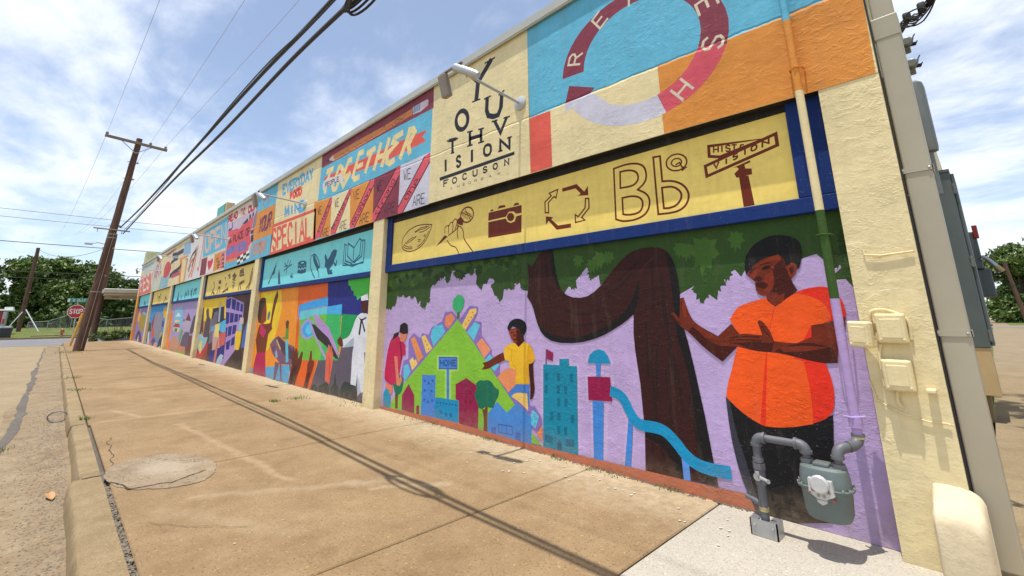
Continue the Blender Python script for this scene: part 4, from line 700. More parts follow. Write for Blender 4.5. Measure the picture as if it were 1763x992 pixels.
  ('p','painted_leaves',4,(40,66,28),[-4180,1824,-4171,1811,-4138,1805,-4158,1789,-4144,1766,-4178,1766,-4195,1740,-4211,1756,-4239,1732,-4231,1763,-4259,1761,-4242,1787,-4265,1806,-4231,1813,-4228,1835,-4199,1821]),
  ('p','painted_leaves',35,(40,66,28),[-4138,1859,-4128,1843,-4089,1833,-4116,1815,-4102,1787,-4144,1789,-4168,1758,-4185,1779,-4223,1750,-4209,1788,-4244,1787,-4219,1819,-4245,1843,-4203,1849,-4195,1876,-4162,1857]),
  ('p','painted_leaves',36,(64,98,40),[-4075,1847,-4061,1837,-4030,1839,-4039,1819,-4015,1802,-4043,1794,-4043,1766,-4065,1777,-4074,1748,-4085,1779,-4106,1770,-4107,1799,-4136,1811,-4112,1825,-4121,1846,-4090,1840]),
  ('p','painted_leaves',36,(40,66,28),[-4018,1948,-4009,1934,-3976,1925,-3999,1909,-3986,1885,-4022,1887,-4042,1860,-4057,1878,-4088,1853,-4077,1886,-4106,1885,-4086,1912,-4109,1933,-4073,1939,-4067,1955,-4038,1945]),
  ('p','painted_leaves',37,(40,66,28),[-3965,1903,-3950,1898,-3928,1906,-3924,1888,-3897,1878,-3915,1865,-3900,1842,-3922,1846,-3915,1820,-3938,1843,-3950,1832,-3964,1855,-3992,1859,-3981,1876,-3999,1893,-3972,1894]),
  ('p','painted_leaves',38,(64,98,40),[-3904,1933,-3892,1920,-3857,1917,-3873,1897,-3852,1874,-3886,1870,-3895,1840,-3916,1855,-3936,1825,-3938,1860,-3965,1854,-3956,1885,-3985,1903,-3953,1915,-3956,1939,-3923,1927]),
  ('p','painted_leaves',39,(40,66,28),[-3871,1922,-3850,1916,-3821,1929,-3813,1903,-3776,1891,-3797,1872,-3775,1840,-3805,1845,-3792,1809,-3826,1840,-3840,1823,-3863,1855,-3902,1859,-3889,1883,-3916,1905,-3880,1908]),
  ('p','painted_leaves',40,(40,66,28),[-3796,1900,-3778,1893,-3750,1903,-3746,1880,-3714,1868,-3735,1853,-3718,1823,-3744,1829,-3736,1796,-3763,1825,-3778,1811,-3795,1840,-3829,1845,-3816,1866,-3837,1886,-3805,1888]),
  ('p','painted_leaves',41,(64,98,40),[-3705,1840,-3695,1825,-3658,1817,-3681,1798,-3665,1771,-3703,1771,-3722,1740,-3740,1759,-3771,1729,-3763,1766,-3794,1763,-3775,1795,-3801,1817,-3763,1826,-3759,1853,-3727,1836]),
  ('p','painted_leaves',42,(40,66,28),[-3701,1864,-3689,1857,-3665,1860,-3669,1843,-3649,1829,-3671,1821,-3668,1798,-3686,1806,-3691,1781,-3702,1806,-3718,1798,-3721,1822,-3745,1831,-3727,1844,-3736,1862,-3711,1858]),
  ('p','painted_leaves',43,(40,66,28),[-3645,1938,-3625,1931,-3595,1941,-3593,1915,-3559,1901,-3583,1885,-3568,1853,-3596,1860,-3589,1824,-3616,1857,-3633,1842,-3649,1874,-3685,1881,-3669,1903,-3690,1926,-3655,1926]),
  ('p','painted_leaves',44,(64,98,40),[-3585,1879,-3569,1875,-3546,1886,-3540,1865,-3511,1856,-3528,1840,-3510,1815,-3533,1819,-3522,1789,-3549,1814,-3560,1800,-3579,1826,-3608,1828,-3599,1848,-3619,1865,-3592,1868]),
  ('p','painted_leaves',2,(52,82,34),[-6295,1475,-6270,1465,-6223,1471,-6229,1446,-6186,1429,-6227,1416,-6216,1382,-6253,1393,-6257,1357,-6284,1392,-6314,1379,-6326,1412,-6375,1423,-6343,1443,-6365,1467,-6314,1464]),
  ('p','painted_leaves',3,(52,82,34),[-6140,1511,-6114,1502,-6070,1510,-6073,1485,-6030,1468,-6068,1454,-6054,1422,-6091,1431,-6091,1395,-6121,1429,-6148,1416,-6163,1449,-6211,1458,-6182,1479,-6206,1502,-6157,1500]),
  ('p','painted_leaves',4,(52,82,34),[-5945,1639,-5927,1627,-5880,1625,-5899,1604,-5868,1581,-5913,1575,-5921,1543,-5950,1559,-5973,1526,-5979,1562,-6014,1555,-6006,1587,-6047,1604,-6006,1617,-6013,1643,-5968,1632]),
  ('p','painted_leaves',5,(52,82,34),[-5806,1628,-5784,1618,-5741,1622,-5749,1599,-5712,1580,-5750,1569,-5745,1537,-5777,1548,-5785,1514,-5806,1549,-5834,1537,-5841,1570,-5885,1582,-5853,1600,-5871,1624,-5825,1619]),
  ('p','painted_leaves',2,(52,82,34),[-5625,1600,-5606,1589,-5563,1591,-5575,1568,-5543,1549,-5582,1540,-5583,1509,-5612,1522,-5627,1489,-5640,1523,-5670,1514,-5670,1546,-5710,1559,-5676,1575,-5688,1599,-5645,1592]),
  ('p','painted_leaves',2,(52,82,34),[-5374,1464,-5352,1457,-5316,1465,-5316,1442,-5278,1428,-5309,1414,-5295,1384,-5326,1392,-5323,1359,-5351,1389,-5373,1376,-5388,1406,-5429,1412,-5407,1432,-5429,1453,-5388,1453]),
  ('p','painted_leaves',3,(52,82,34),[-5319,1500,-5297,1492,-5260,1499,-5263,1476,-5228,1461,-5260,1448,-5250,1418,-5280,1427,-5281,1394,-5305,1425,-5328,1413,-5339,1443,-5380,1451,-5355,1470,-5374,1492,-5333,1490]),
  ('p','painted_leaves',4,(52,82,34),[-5253,1535,-5232,1527,-5196,1535,-5197,1512,-5160,1499,-5190,1485,-5176,1455,-5207,1463,-5204,1430,-5231,1460,-5252,1447,-5267,1477,-5307,1484,-5286,1504,-5307,1525,-5267,1524]),
  ('p','painted_leaves',25,(52,82,34),[-5127,1764,-5106,1756,-5071,1763,-5072,1740,-5036,1725,-5065,1712,-5052,1682,-5082,1690,-5079,1657,-5106,1688,-5127,1676,-5141,1706,-5180,1714,-5159,1733,-5180,1755,-5140,1753]),
  ('p','painted_leaves',26,(52,82,34),[-4800,1775,-4784,1765,-4749,1766,-4759,1746,-4732,1727,-4765,1720,-4765,1691,-4790,1703,-4802,1673,-4813,1705,-4838,1696,-4838,1726,-4871,1739,-4843,1753,-4853,1775,-4817,1768]),
  ('p','painted_leaves',32,(52,82,34),[-4575,1815,-4563,1804,-4529,1800,-4546,1783,-4527,1762,-4561,1759,-4573,1733,-4592,1747,-4614,1721,-4613,1752,-4640,1748,-4629,1775,-4656,1791,-4624,1800,-4625,1822,-4593,1811]),
  ('p','painted_leaves',35,(52,82,34),[-4301,1832,-4289,1821,-4257,1818,-4273,1801,-4254,1781,-4286,1778,-4295,1751,-4313,1765,-4333,1739,-4333,1769,-4358,1765,-4349,1791,-4375,1807,-4345,1817,-4347,1838,-4317,1827]),
  ('p','painted_leaves',4,(52,82,34),[-4166,1667,-4150,1660,-4122,1666,-4124,1645,-4097,1632,-4122,1621,-4115,1594,-4138,1602,-4139,1573,-4157,1601,-4175,1590,-4183,1617,-4213,1625,-4194,1641,-4208,1661,-4177,1658]),
  ('p','painted_leaves',5,(52,82,34),[-4050,1730,-4037,1722,-4008,1723,-4016,1704,-3994,1688,-4021,1681,-4022,1654,-4042,1665,-4052,1637,-4061,1666,-4081,1658,-4081,1685,-4109,1696,-4085,1709,-4093,1730,-4064,1724]),
  ('p','painted_leaves',4,(52,82,34),[-3939,1636,-3923,1631,-3898,1639,-3897,1619,-3869,1608,-3890,1596,-3878,1570,-3901,1576,-3896,1548,-3918,1573,-3932,1561,-3945,1586,-3974,1591,-3960,1609,-3977,1626,-3948,1627]),
  ('p','painted_leaves',3,(52,82,34),[-3830,1528,-3818,1519,-3790,1521,-3799,1503,-3778,1488,-3804,1481,-3806,1455,-3824,1465,-3834,1439,-3842,1466,-3862,1458,-3860,1484,-3886,1494,-3863,1507,-3870,1526,-3843,1521]),
  ('p','painted_leaves',4,(52,82,34),[-3702,1625,-3690,1617,-3663,1619,-3671,1601,-3651,1586,-3675,1578,-3676,1553,-3694,1563,-3703,1537,-3711,1564,-3730,1556,-3730,1581,-3755,1591,-3734,1604,-3741,1623,-3714,1618]),
  ('p','painted_leaves',5,(52,82,34),[-3621,1624,-3607,1618,-3583,1624,-3585,1605,-3561,1593,-3582,1582,-3575,1558,-3595,1564,-3595,1537,-3611,1563,-3626,1552,-3634,1577,-3660,1583,-3644,1599,-3657,1617,-3630,1616]),
  ('p','painted_leaves',6,(52,82,34),[-3509,1668,-3503,1658,-3478,1652,-3495,1639,-3486,1620,-3512,1621,-3527,1599,-3538,1612,-3561,1592,-3553,1618,-3574,1616,-3560,1638,-3576,1654,-3550,1659,-3546,1678,-3524,1666]),
  ('p','painted_leaves',7,(52,82,34),[-3468,1610,-3454,1606,-3432,1614,-3430,1596,-3406,1587,-3423,1574,-3411,1551,-3431,1555,-3426,1529,-3446,1552,-3458,1540,-3470,1563,-3496,1567,-3485,1584,-3500,1599,-3475,1601]),
  ('p','painted_leaves',3,(78,118,46),[-2426,1844,-2412,1822,-2366,1815,-2392,1783,-2370,1745,-2417,1740,-2437,1690,-2460,1717,-2496,1668,-2489,1726,-2527,1718,-2507,1768,-2542,1799,-2496,1816,-2494,1858,-2452,1836]),
  ('p','painted_leaves',3,(52,82,34),[-2806,1610,-2788,1603,-2761,1615,-2758,1589,-2727,1577,-2749,1559,-2735,1526,-2760,1532,-2754,1495,-2779,1527,-2795,1510,-2810,1543,-2843,1547,-2828,1571,-2848,1593,-2816,1596]),
  ('p','painted_leaves',3,(52,82,34),[-2710,1731,-2695,1723,-2668,1731,-2671,1707,-2645,1692,-2668,1678,-2661,1647,-2683,1656,-2684,1621,-2701,1653,-2718,1640,-2726,1672,-2755,1680,-2737,1700,-2750,1722,-2721,1721]),
  ('p','painted_leaves',4,(52,82,34),[-2539,1696,-2528,1684,-2498,1683,-2511,1661,-2493,1639,-2522,1632,-2529,1600,-2547,1614,-2563,1581,-2565,1617,-2588,1609,-2581,1642,-2606,1658,-2579,1673,-2583,1698,-2554,1688]),
  ('p','painted_leaves',4,(52,82,34),[-2408,1691,-2394,1679,-2362,1681,-2373,1655,-2350,1632,-2381,1622,-2385,1584,-2406,1599,-2420,1560,-2427,1601,-2450,1589,-2447,1627,-2477,1643,-2449,1661,-2456,1690,-2424,1682]),
  ('p','painted_leaves',45,(52,82,34),[-3525,1799,-3515,1782,-3475,1774,-3500,1753,-3483,1723,-3524,1723,-3545,1688,-3563,1709,-3597,1676,-3588,1717,-3621,1714,-3601,1749,-3629,1773,-3588,1783,-3583,1812,-3549,1794]),
  ('p','painted_leaves',46,(52,82,34),[-3443,1674,-3423,1667,-3391,1678,-3390,1651,-3355,1637,-3381,1619,-3366,1586,-3394,1593,-3389,1555,-3416,1589,-3434,1572,-3450,1606,-3487,1612,-3469,1636,-3490,1660,-3454,1661]),
  ('p','painted_leaves',4,(70,108,42),[-1463,1815,-1446,1789,-1395,1786,-1421,1740,-1393,1693,-1444,1680,-1461,1612,-1489,1643,-1524,1574,-1522,1651,-1563,1634,-1546,1704,-1587,1739,-1537,1769,-1539,1823,-1491,1800]),
  ('p','painted_leaves',5,(70,108,42),[-1596,1828,-1585,1812,-1552,1810,-1569,1781,-1550,1751,-1583,1744,-1594,1701,-1612,1721,-1634,1678,-1633,1726,-1659,1716,-1648,1759,-1674,1782,-1643,1800,-1644,1833,-1614,1819]),
  ('p','painted_leaves',5,(70,108,42),[-2531,1787,-2517,1770,-2478,1769,-2496,1740,-2472,1710,-2510,1703,-2521,1660,-2543,1680,-2566,1637,-2568,1685,-2598,1675,-2588,1718,-2620,1740,-2585,1758,-2588,1792,-2551,1778]),
  ('p','painted_leaves',4,(70,108,42),[-2687,1842,-2674,1827,-2638,1826,-2654,1799,-2632,1772,-2667,1766,-2677,1727,-2698,1745,-2719,1706,-2721,1750,-2749,1741,-2740,1780,-2770,1800,-2737,1817,-2741,1847,-2706,1834]),
  ('p','painted_leaves',4,(70,108,42),[-2342,1841,-2330,1825,-2295,1824,-2311,1797,-2291,1770,-2325,1763,-2334,1724,-2354,1742,-2375,1703,-2376,1747,-2403,1738,-2393,1778,-2422,1798,-2390,1814,-2393,1846,-2360,1832]),
  ('p','painted_leaves',5,(52,82,34),[-1612,1591,-1602,1579,-1574,1580,-1587,1555,-1570,1532,-1597,1523,-1604,1487,-1621,1502,-1637,1465,-1638,1504,-1659,1494,-1653,1531,-1676,1547,-1650,1564,-1653,1592,-1627,1583]),
  ('p','painted_leaves',6,(52,82,34),[-1525,1502,-1513,1487,-1480,1489,-1494,1459,-1474,1432,-1506,1420,-1514,1377,-1534,1394,-1552,1349,-1554,1396,-1580,1383,-1572,1427,-1600,1445,-1570,1467,-1573,1500,-1542,1490]),
  ('p','painted_leaves',4,(52,82,34),[-1417,1541,-1404,1531,-1376,1539,-1383,1510,-1360,1491,-1385,1475,-1384,1436,-1404,1448,-1411,1406,-1422,1446,-1441,1430,-1443,1469,-1470,1479,-1449,1503,-1458,1531,-1430,1528]),
  ('p','painted_leaves',5,(52,82,34),[-1320,1611,-1311,1599,-1286,1600,-1298,1576,-1284,1554,-1308,1546,-1315,1512,-1329,1526,-1344,1491,-1345,1528,-1364,1519,-1357,1553,-1377,1569,-1354,1585,-1356,1611,-1333,1602]),
  ('p','painted_leaves',6,(70,108,42),[-1458,1864,-1434,1831,-1369,1832,-1398,1771,-1359,1714,-1422,1694,-1438,1607,-1476,1644,-1514,1553,-1518,1650,-1569,1626,-1553,1716,-1610,1757,-1549,1799,-1556,1869,-1493,1843]),
  ('p','painted_leaves',4,(70,108,42),[-1220,1876,-1208,1858,-1175,1858,-1190,1825,-1170,1794,-1203,1783,-1212,1736,-1232,1757,-1252,1708,-1253,1760,-1279,1748,-1270,1796,-1298,1819,-1267,1841,-1270,1879,-1238,1865]),
  ('p','painted_leaves',6,(70,108,42),[-1665,1843,-1653,1828,-1623,1828,-1636,1801,-1617,1774,-1647,1765,-1654,1726,-1672,1743,-1689,1702,-1692,1746,-1715,1736,-1709,1776,-1735,1795,-1707,1814,-1711,1845,-1681,1833]),
  ('p','painted_leaves',7,(52,82,34),[-1525,1552,-1505,1535,-1461,1545,-1473,1501,-1440,1471,-1480,1448,-1480,1390,-1510,1408,-1524,1345,-1539,1406,-1569,1384,-1570,1443,-1611,1461,-1577,1496,-1590,1540,-1545,1533]),
  ('p','painted_leaves',8,(52,82,34),[-1415,1574,-1405,1558,-1374,1559,-1389,1530,-1372,1503,-1403,1493,-1412,1452,-1430,1470,-1450,1428,-1449,1473,-1473,1462,-1464,1504,-1489,1524,-1459,1543,-1461,1576,-1432,1564]),
  ('p','painted_leaves',8,(52,82,34),[-1593,1629,-1582,1615,-1553,1615,-1567,1588,-1550,1563,-1579,1554,-1588,1516,-1605,1533,-1624,1494,-1624,1536,-1647,1526,-1638,1565,-1662,1584,-1634,1601,-1636,1631,-1608,1620]),
  ('p','painted_leaves',4,(52,82,34),[-1209,1670,-1200,1657,-1175,1657,-1188,1632,-1174,1608,-1199,1601,-1208,1565,-1222,1581,-1239,1545,-1238,1584,-1258,1575,-1250,1611,-1270,1629,-1245,1645,-1246,1673,-1223,1662]),
  ('p','painted_leaves',5,(40,66,28),[-615,1660,-610,1644,-587,1637,-605,1614,-598,1585,-624,1583,-640,1547,-649,1568,-674,1532,-663,1575,-684,1571,-667,1607,-681,1631,-655,1642,-648,1673,-630,1655]),
  ('p','painted_leaves',6,(40,66,28),[-555,1717,-550,1700,-528,1693,-545,1671,-539,1641,-563,1640,-580,1604,-589,1625,-613,1590,-602,1633,-622,1628,-606,1665,-619,1689,-594,1699,-587,1729,-569,1712]),
  ('p','painted_leaves',7,(40,66,28),[-566,1789,-562,1776,-544,1770,-558,1752,-553,1728,-573,1727,-586,1698,-593,1715,-613,1687,-604,1722,-620,1718,-607,1748,-618,1767,-597,1776,-592,1800,-577,1785]),
  ('p','painted_leaves',4,(40,66,28),[-657,1802,-653,1788,-634,1782,-649,1763,-643,1739,-664,1738,-678,1709,-685,1726,-706,1698,-697,1733,-714,1730,-700,1759,-711,1780,-690,1788,-685,1813,-669,1798]),
  ('p','painted_glow',1,(203,180,221),[-3210,829,-2990,848,-2978,888,-2839,895,-2835,843,-2741,839,-2767,51,-3233,55]),
  ('p','painted_glow',1,(203,180,221),[-2666,863,-2637,935,-2574,984,-2509,1001,-2435,990,-2388,942,-2360,864,-2465,830,-2469,774,-2372,770,-2362,679,-2299,668,-2235,620,-2162,455,-2189,431,-2235,103,-2329,84,-2278,418,-2335,537,-2386,573,-2438,524,-2484,84,-2646,74,-2626,512,-2679,517,-2675,755,-2569,777,-2578,822]),
  ('p','painted_tree',47,(56,24,23),[-3382,1829,-3324,1778,-3285,1809,-3255,1844,-3221,1891,-3157,1917,-3018,1924,-2997,1750,-2975,1648,-2944,1560,-2903,1499,-2854,1465,-2785,1443,-2697,1434,-2613,1446,-2535,1480,-2457,1534,-2339,1646,-2227,1745,-2155,1792,-2085,1821,-2006,1834,-1917,1832,-1849,1819,-1803,1795,-1768,1760,-1743,1713,-1723,1646,-1709,1559,-1705,1447,-1713,1311,-1707,1203,-1678,1082,-1645,886,-1599,552,-1553,94,-2121,78,-2103,374,-2115,728,-2142,982,-2147,1120,-2134,1278,-2250,1201,-2340,1152,-2441,1104,-2553,1065,-2676,1035,-2812,1019,-2960,1017,-3073,1033,-3152,1070,-3209,1121,-3244,1186,-3275,1260,-3301,1341,-3333,1403,-3390,1467,-3364,1592,-3362,1682]),
  ('p','painted_tree',48,(24,21,23),[-3261,1219,-3191,1157,-3149,1128,-3112,1110,-3072,1096,-3028,1087,-2982,1079,-2906,1072,-2821,1070,-2762,1074,-2703,1084,-2642,1098,-2550,1126,-2437,1170,-2360,1207,-2313,1234,-2269,1263,-2230,1295,-2194,1328,-2162,1365,-2135,1404,-2108,1457,-2068,1558,-2065,1481,-2069,1438,-2077,1402,-2090,1365,-2108,1327,-2131,1293,-2159,1262,-2193,1235,-2250,1200,-2340,1152,-2416,1116,-2469,1094,-2553,1065,-2645,1043,-2710,1031,-2812,1019,-2923,1017,-2988,1021,-3045,1029,-3093,1042,-3132,1061,-3166,1082,-3195,1108,-3222,1145]),
  ('p','painted_tree',48,(24,21,23),[-1791,1789,-1757,1733,-1740,1697,-1729,1663,-1719,1624,-1712,1581,-1708,1531,-1705,1447,-1711,1345,-1712,1284,-1709,1230,-1700,1173,-1678,1082,-1645,886,-1599,552,-1553,94,-1676,92,-1672,432,-1687,741,-1705,870,-1721,948,-1740,1016,-1755,1089,-1764,1165,-1769,1266,-1769,1454]),
  ('p','painted_tree',49,(24,21,23),[-3073,1919,-3018,1924,-2997,1750,-2981,1674,-2963,1615,-2928,1516,-2957,1532,-2973,1551,-2988,1576,-3003,1612,-3027,1679,-3051,1772]),
  ('p','painted_tree',48,(24,21,23),[-2096,375,-2017,376,-1976,371,-1946,361,-1918,345,-1892,323,-1870,299,-1850,274,-1834,246,-1821,216,-1812,189,-1806,163,-1805,135,-1810,89,-1841,91,-1866,148,-1882,179,-1897,204,-1915,228,-1934,253,-1958,274,-1985,290,-2024,305,-2100,325]),
  ('s','painted_tree',49,(72,32,30),[-3229,1709,-3236,1601,-3235,1539,-3227,1487,-3209,1421,-3167,1298],0.018,0),
  ('s','painted_tree',50,(42,22,22),[-3114,1784,-3106,1619,-3091,1517,-3056,1376],0.018,0),
  ('s','painted_tree',49,(42,22,22),[-2885,1321,-2777,1292,-2715,1282,-2664,1281,-2599,1290,-2477,1316],0.018,0),
  ('s','painted_tree',49,(42,22,22),[-2957,1220,-2829,1192,-2755,1183,-2692,1184,-2609,1193,-2454,1221],0.018,0),
  ('s','painted_tree',48,(42,22,22),[-2260,1569,-2173,1634,-2060,1719],0.018,0),
  ('s','painted_tree',49,(42,22,22),[-2383,1432,-2273,1499,-2223,1536,-2185,1569,-2120,1630],0.018,0),
  ('s','painted_tree',48,(42,22,22),[-1933,1708,-1938,1506,-1945,1287],0.018,0),
  ('s','painted_tree',48,(42,22,22),[-1924,1116,-1958,865,-1969,621],0.018,0),
  ('s','painted_tree',48,(42,22,22),[-2024,1222,-2029,1028,-2038,776],0.018,0),
  ('s','painted_tree',49,(42,22,22),[-1810,976,-1784,813,-1773,702,-1766,530],0.018,0),
  ('s','painted_tree',48,(42,22,22),[-1880,830,-1869,593,-1863,421],0.018,0),
  ('s','painted_tree',49,(42,22,22),[-1708,689,-1689,466,-1671,251],0.018,0),
  ('s','painted_tree',49,(42,22,22),[-2005,340,-1983,301,-1972,275,-1964,251,-1956,214,-1944,143],0.018,0),
  ('s','painted_tree',49,(42,22,22),[-2044,295,-2042,180],0.018,0),
  ('s','painted_tree',49,(42,22,22),[-1782,157,-1703,139],0.018,0),
  ('s','painted_tree',49,(72,32,30),[-2042,1625,-2010,1661,-1991,1680,-1974,1695,-1950,1711,-1905,1739],0.018,0),
  ('s','painted_tree',48,(44,24,24),[-1846,1589,-1854,1372,-1853,1201],0.03,0),
  ('s','painted_tree',49,(44,24,24),[-1992,1030,-1998,739,-1995,459],0.03,0),
  ('s','painted_tree',50,(44,24,24),[-1826,1286,-1829,1016,-1809,756],0.03,0),
  ('p','painted_building',48,(20,140,170),[-3182,806,-2764,816,-2790,61,-3206,53]),
  ('p','painted_building',49,(20,140,170),[-2972,869,-2856,875,-2859,808,-2974,809]),
  ('p','painted_building',49,(16,112,142),[-3167,731,-3124,732,-3127,655,-3169,656]),
  ('p','painted_building',49,(16,112,142),[-3011,738,-2971,739,-2974,664,-3014,665]),
  ('p','painted_building',49,(16,112,142),[-2853,746,-2814,746,-2818,673,-2856,674]),
  ('p','painted_building',49,(16,112,142),[-3170,619,-3128,621,-3131,544,-3173,545]),
  ('p','painted_building',49,(16,112,142),[-3015,626,-2975,628,-2978,553,-3018,554]),
  ('p','painted_building',49,(16,112,142),[-2926,630,-2887,631,-2890,558,-2929,559]),
  ('p','painted_building',49,(16,112,142),[-3013,514,-2973,516,-2976,442,-3016,442]),
  ('p','painted_building',49,(16,112,142),[-2927,519,-2889,521,-2892,448,-2930,448]),
  ('p','painted_building',49,(16,112,142),[-3109,383,-3068,386,-3071,312,-3111,311]),
  ('p','painted_building',49,(16,112,142),[-3018,388,-2978,390,-2981,318,-3021,317]),
  ('p','painted_building',49,(16,112,142),[-2857,386,-2819,389,-2823,318,-2860,317]),
  ('p','painted_building',49,(16,112,142),[-3023,270,-2983,273,-2986,202,-3026,200]),
  ('p','painted_building',49,(16,112,142),[-2941,273,-2903,276,-2906,205,-2944,204]),
  ('p','painted_building',49,(16,112,142),[-3181,175,-3083,174,-3085,111,-3183,111]),
  ('p','painted_building',49,(16,112,142),[-2920,178,-2826,183,-2830,120,-2923,117]),
  ('p','painted_building',49,(16,100,130),[-3028,62,-3025,126,-3001,153,-2976,130,-2979,62]),
  ('s','painted_building',49,(90,80,120),[-3138,948,-3146,808],0.012,0),
  ('p','painted_building',50,(150,30,80),[-3134,953,-3048,922,-3058,844,-3134,859]),
  ('p','painted_mailbox',48,(66,140,222),[-2604,537,-2487,544,-2523,66,-2618,64]),
  ('p','painted_mailbox',48,(66,140,222),[-2550,856,-2498,859,-2510,746,-2551,742]),
  ('p','painted_mailbox',49,(26,150,196),[-2639,853,-2614,924,-2564,961,-2513,978,-2456,966,-2417,923,-2393,862]),
  ('p','painted_mailbox',49,(156,24,78),[-2646,737,-2406,750,-2398,555,-2648,539]),
  ('p','painted_slide',48,(66,140,222),[-2244,465,-2221,439,-2213,406,-2215,358,-2225,269,-2254,76,-2310,72]),
  ('p','painted_slide',50,(96,150,226),[-1810,252,-1755,217,-1754,88,-1806,84]),
  ('s','painted_slide',51,(22,150,200),[-2403,636,-2361,629,-2339,623,-2324,616,-2310,609,-2297,599,-2285,587,-2274,571,-2262,552,-2245,519,-2220,478,-2199,451,-2184,436,-2170,424,-2155,416,-2140,412,-2123,409,-2103,408,-2082,408,-2046,410,-1999,409,-1965,405,-1943,399,-1922,390,-1901,377,-1880,361,-1860,344,-1830,316,-1801,283,-1782,264,-1763,248,-1744,234,-1724,223,-1704,215,-1682,208,-1659,203,-1623,199,-1565,197,-1463,202],0.085,0),
  ('p','painted_halo',50,(140,116,188),[-5841,434,-5767,684,-5650,715,-5658,972,-5537,1056,-5382,992,-5333,1061,-5192,1040,-5112,1140,-4897,1212,-4834,1327,-4686,1334,-4531,1235,-4348,1396,-4188,1380,-4197,1309,-4264,1218,-4128,1210,-4123,1058,-3948,912,-3948,852,-3811,772,-3826,685,-3407,573,-3372,401,-3308,401,-3223,318,-3213,253,-3289,174,-4553,757]),
  ('p','painted_house',51,(240,196,104),[-4336,1354,-4222,1363,-4214,1320,-4419,1115,-4500,1158]),
  ('p','painted_house',51,(240,142,92),[-4820,1276,-4704,1312,-4629,1246,-4762,1126,-4835,1177]),
  ('p','painted_house',52,(92,196,222),[-5098,1117,-5018,1176,-4996,1153,-4896,1182,-4823,1087,-5065,904,-5135,1018]),
  ('p','painted_house',53,(240,200,110),[-5352,1012,-5265,1038,-5088,873,-5219,805]),
  ('p','painted_house',54,(236,146,84),[-5611,981,-5510,1008,-5286,759,-5404,687]),
  ('p','painted_house',55,(244,206,120),[-5615,693,-5545,745,-5495,700,-5465,721,-5412,667,-5540,573]),
  ('p','painted_house',56,(100,196,226),[-5752,623,-5645,650,-5576,552,-5696,428,-5747,466]),
  ('p','painted_house',52,(100,200,226),[-4383,1090,-4246,1207,-4151,1172,-4259,998]),
  ('p','painted_house',53,(240,150,106),[-4208,962,-4116,1031,-3961,911,-4074,813]),
  ('p','painted_house',54,(100,200,226),[-4058,792,-3979,860,-3820,758,-3901,687]),
  ('p','painted_house',51,(100,200,226),[-3360,330,-3334,368,-3253,323,-3301,203,-3375,242]),
  ('p','painted_house',52,(240,140,90),[-3289,158,-3213,244,-3213,104]),
  ('p','painted_house',52,(206,140,70),[-4301,1332,-4276,1327,-4279,1310,-4304,1315]),
  ('p','painted_house',52,(206,140,70),[-4276,1299,-4251,1295,-4254,1278,-4279,1282]),
  ('p','painted_house',52,(206,140,70),[-4324,1274,-4299,1269,-4302,1252,-4327,1256]),
  ('p','painted_house',52,(206,140,70),[-4369,1235,-4344,1231,-4347,1213,-4372,1218]),
  ('p','painted_house',52,(206,140,70),[-4421,1196,-4396,1191,-4399,1174,-4424,1178]),
  ('p','painted_house',55,(206,140,70),[-5528,939,-5495,935,-5499,916,-5531,920]),
  ('p','painted_house',55,(206,140,70),[-5478,881,-5445,877,-5448,858,-5481,861]),
  ('p','painted_house',55,(206,140,70),[-5428,823,-5396,819,-5399,800,-5431,804]),
  ('p','painted_house',55,(206,140,70),[-5392,765,-5361,762,-5364,743,-5395,746]),
  ('p','painted_house',54,(206,140,70),[-5261,972,-5230,968,-5233,949,-5264,953]),
  ('p','painted_house',54,(206,140,70),[-5227,926,-5197,922,-5200,903,-5230,907]),
  ('p','painted_house',54,(206,140,70),[-5190,876,-5160,872,-5163,854,-5193,857]),
  ('p','painted_house',52,(60,150,190),[-3323,322,-3305,321,-3308,307,-3325,308]),
  ('p','painted_house',52,(60,150,190),[-3298,299,-3281,299,-3283,285,-3301,285]),
  ('p','painted_house',52,(60,150,190),[-3317,254,-3299,254,-3302,240,-3320,240]),
  ('p','painted_hill',57,(136,198,60),[-4569,1239,-3571,373,-3599,329,-3219,67,-6101,37,-5989,177,-5784,343,-5651,451]),
  ('p','painted_hill',58,(170,214,100),[-4985,798,-4533,817,-4527,642,-4677,620,-4665,315,-4796,311,-4802,619,-4976,620]),
  ('p','painted_tree',51,(76,112,60),[-4583,1329,-4542,1328,-4536,1246,-4591,1246]),
  ('p','painted_tree',52,(60,178,112),[-4666,1375,-4676,1394,-4682,1413,-4682,1431,-4678,1448,-4671,1463,-4662,1478,-4651,1490,-4637,1501,-4622,1511,-4605,1519,-4588,1525,-4569,1530,-4551,1532,-4533,1530,-4516,1526,-4499,1518,-4484,1509,-4472,1501,-4462,1491,-4454,1481,-4450,1469,-4449,1453,-4450,1434,-4455,1411,-4463,1391,-4475,1373,-4489,1356,-4507,1341,-4527,1331,-4547,1324,-4569,1321,-4593,1323,-4614,1329,-4634,1339,-4651,1355]),
  ('p','painted_sign',59,(72,132,206),[-4772,645,-4719,649,-4705,307,-4757,305]),
  ('p','painted_sign',60,(72,132,206),[-4948,782,-4561,799,-4557,659,-4936,634]),
  ('s','painted_sign',61,(40,80,160),[-4936,776,-4568,792,-4564,665,-4925,641],0.009,1),
  ('t','painted_sign',62,(36,76,150),[-4899,678,-4587,697,-4589,761,-4902,745],0.014,0,'HOME'),
  ('p','painted_building',58,(72,136,216),[-5297,538,-4997,560,-4989,58,-5297,50]),
  ('p','painted_building',60,(22,140,190),[-4990,300,-4520,317,-4515,50,-4997,57]),
  ('p','painted_building',61,(150,24,76),[-4587,490,-4387,576,-4161,500,-4167,51,-4508,45,-4517,318,-4581,323]),
  ('p','painted_building',58,(150,34,80),[-5757,57,-5765,245,-5609,402,-5462,270,-5449,52]),
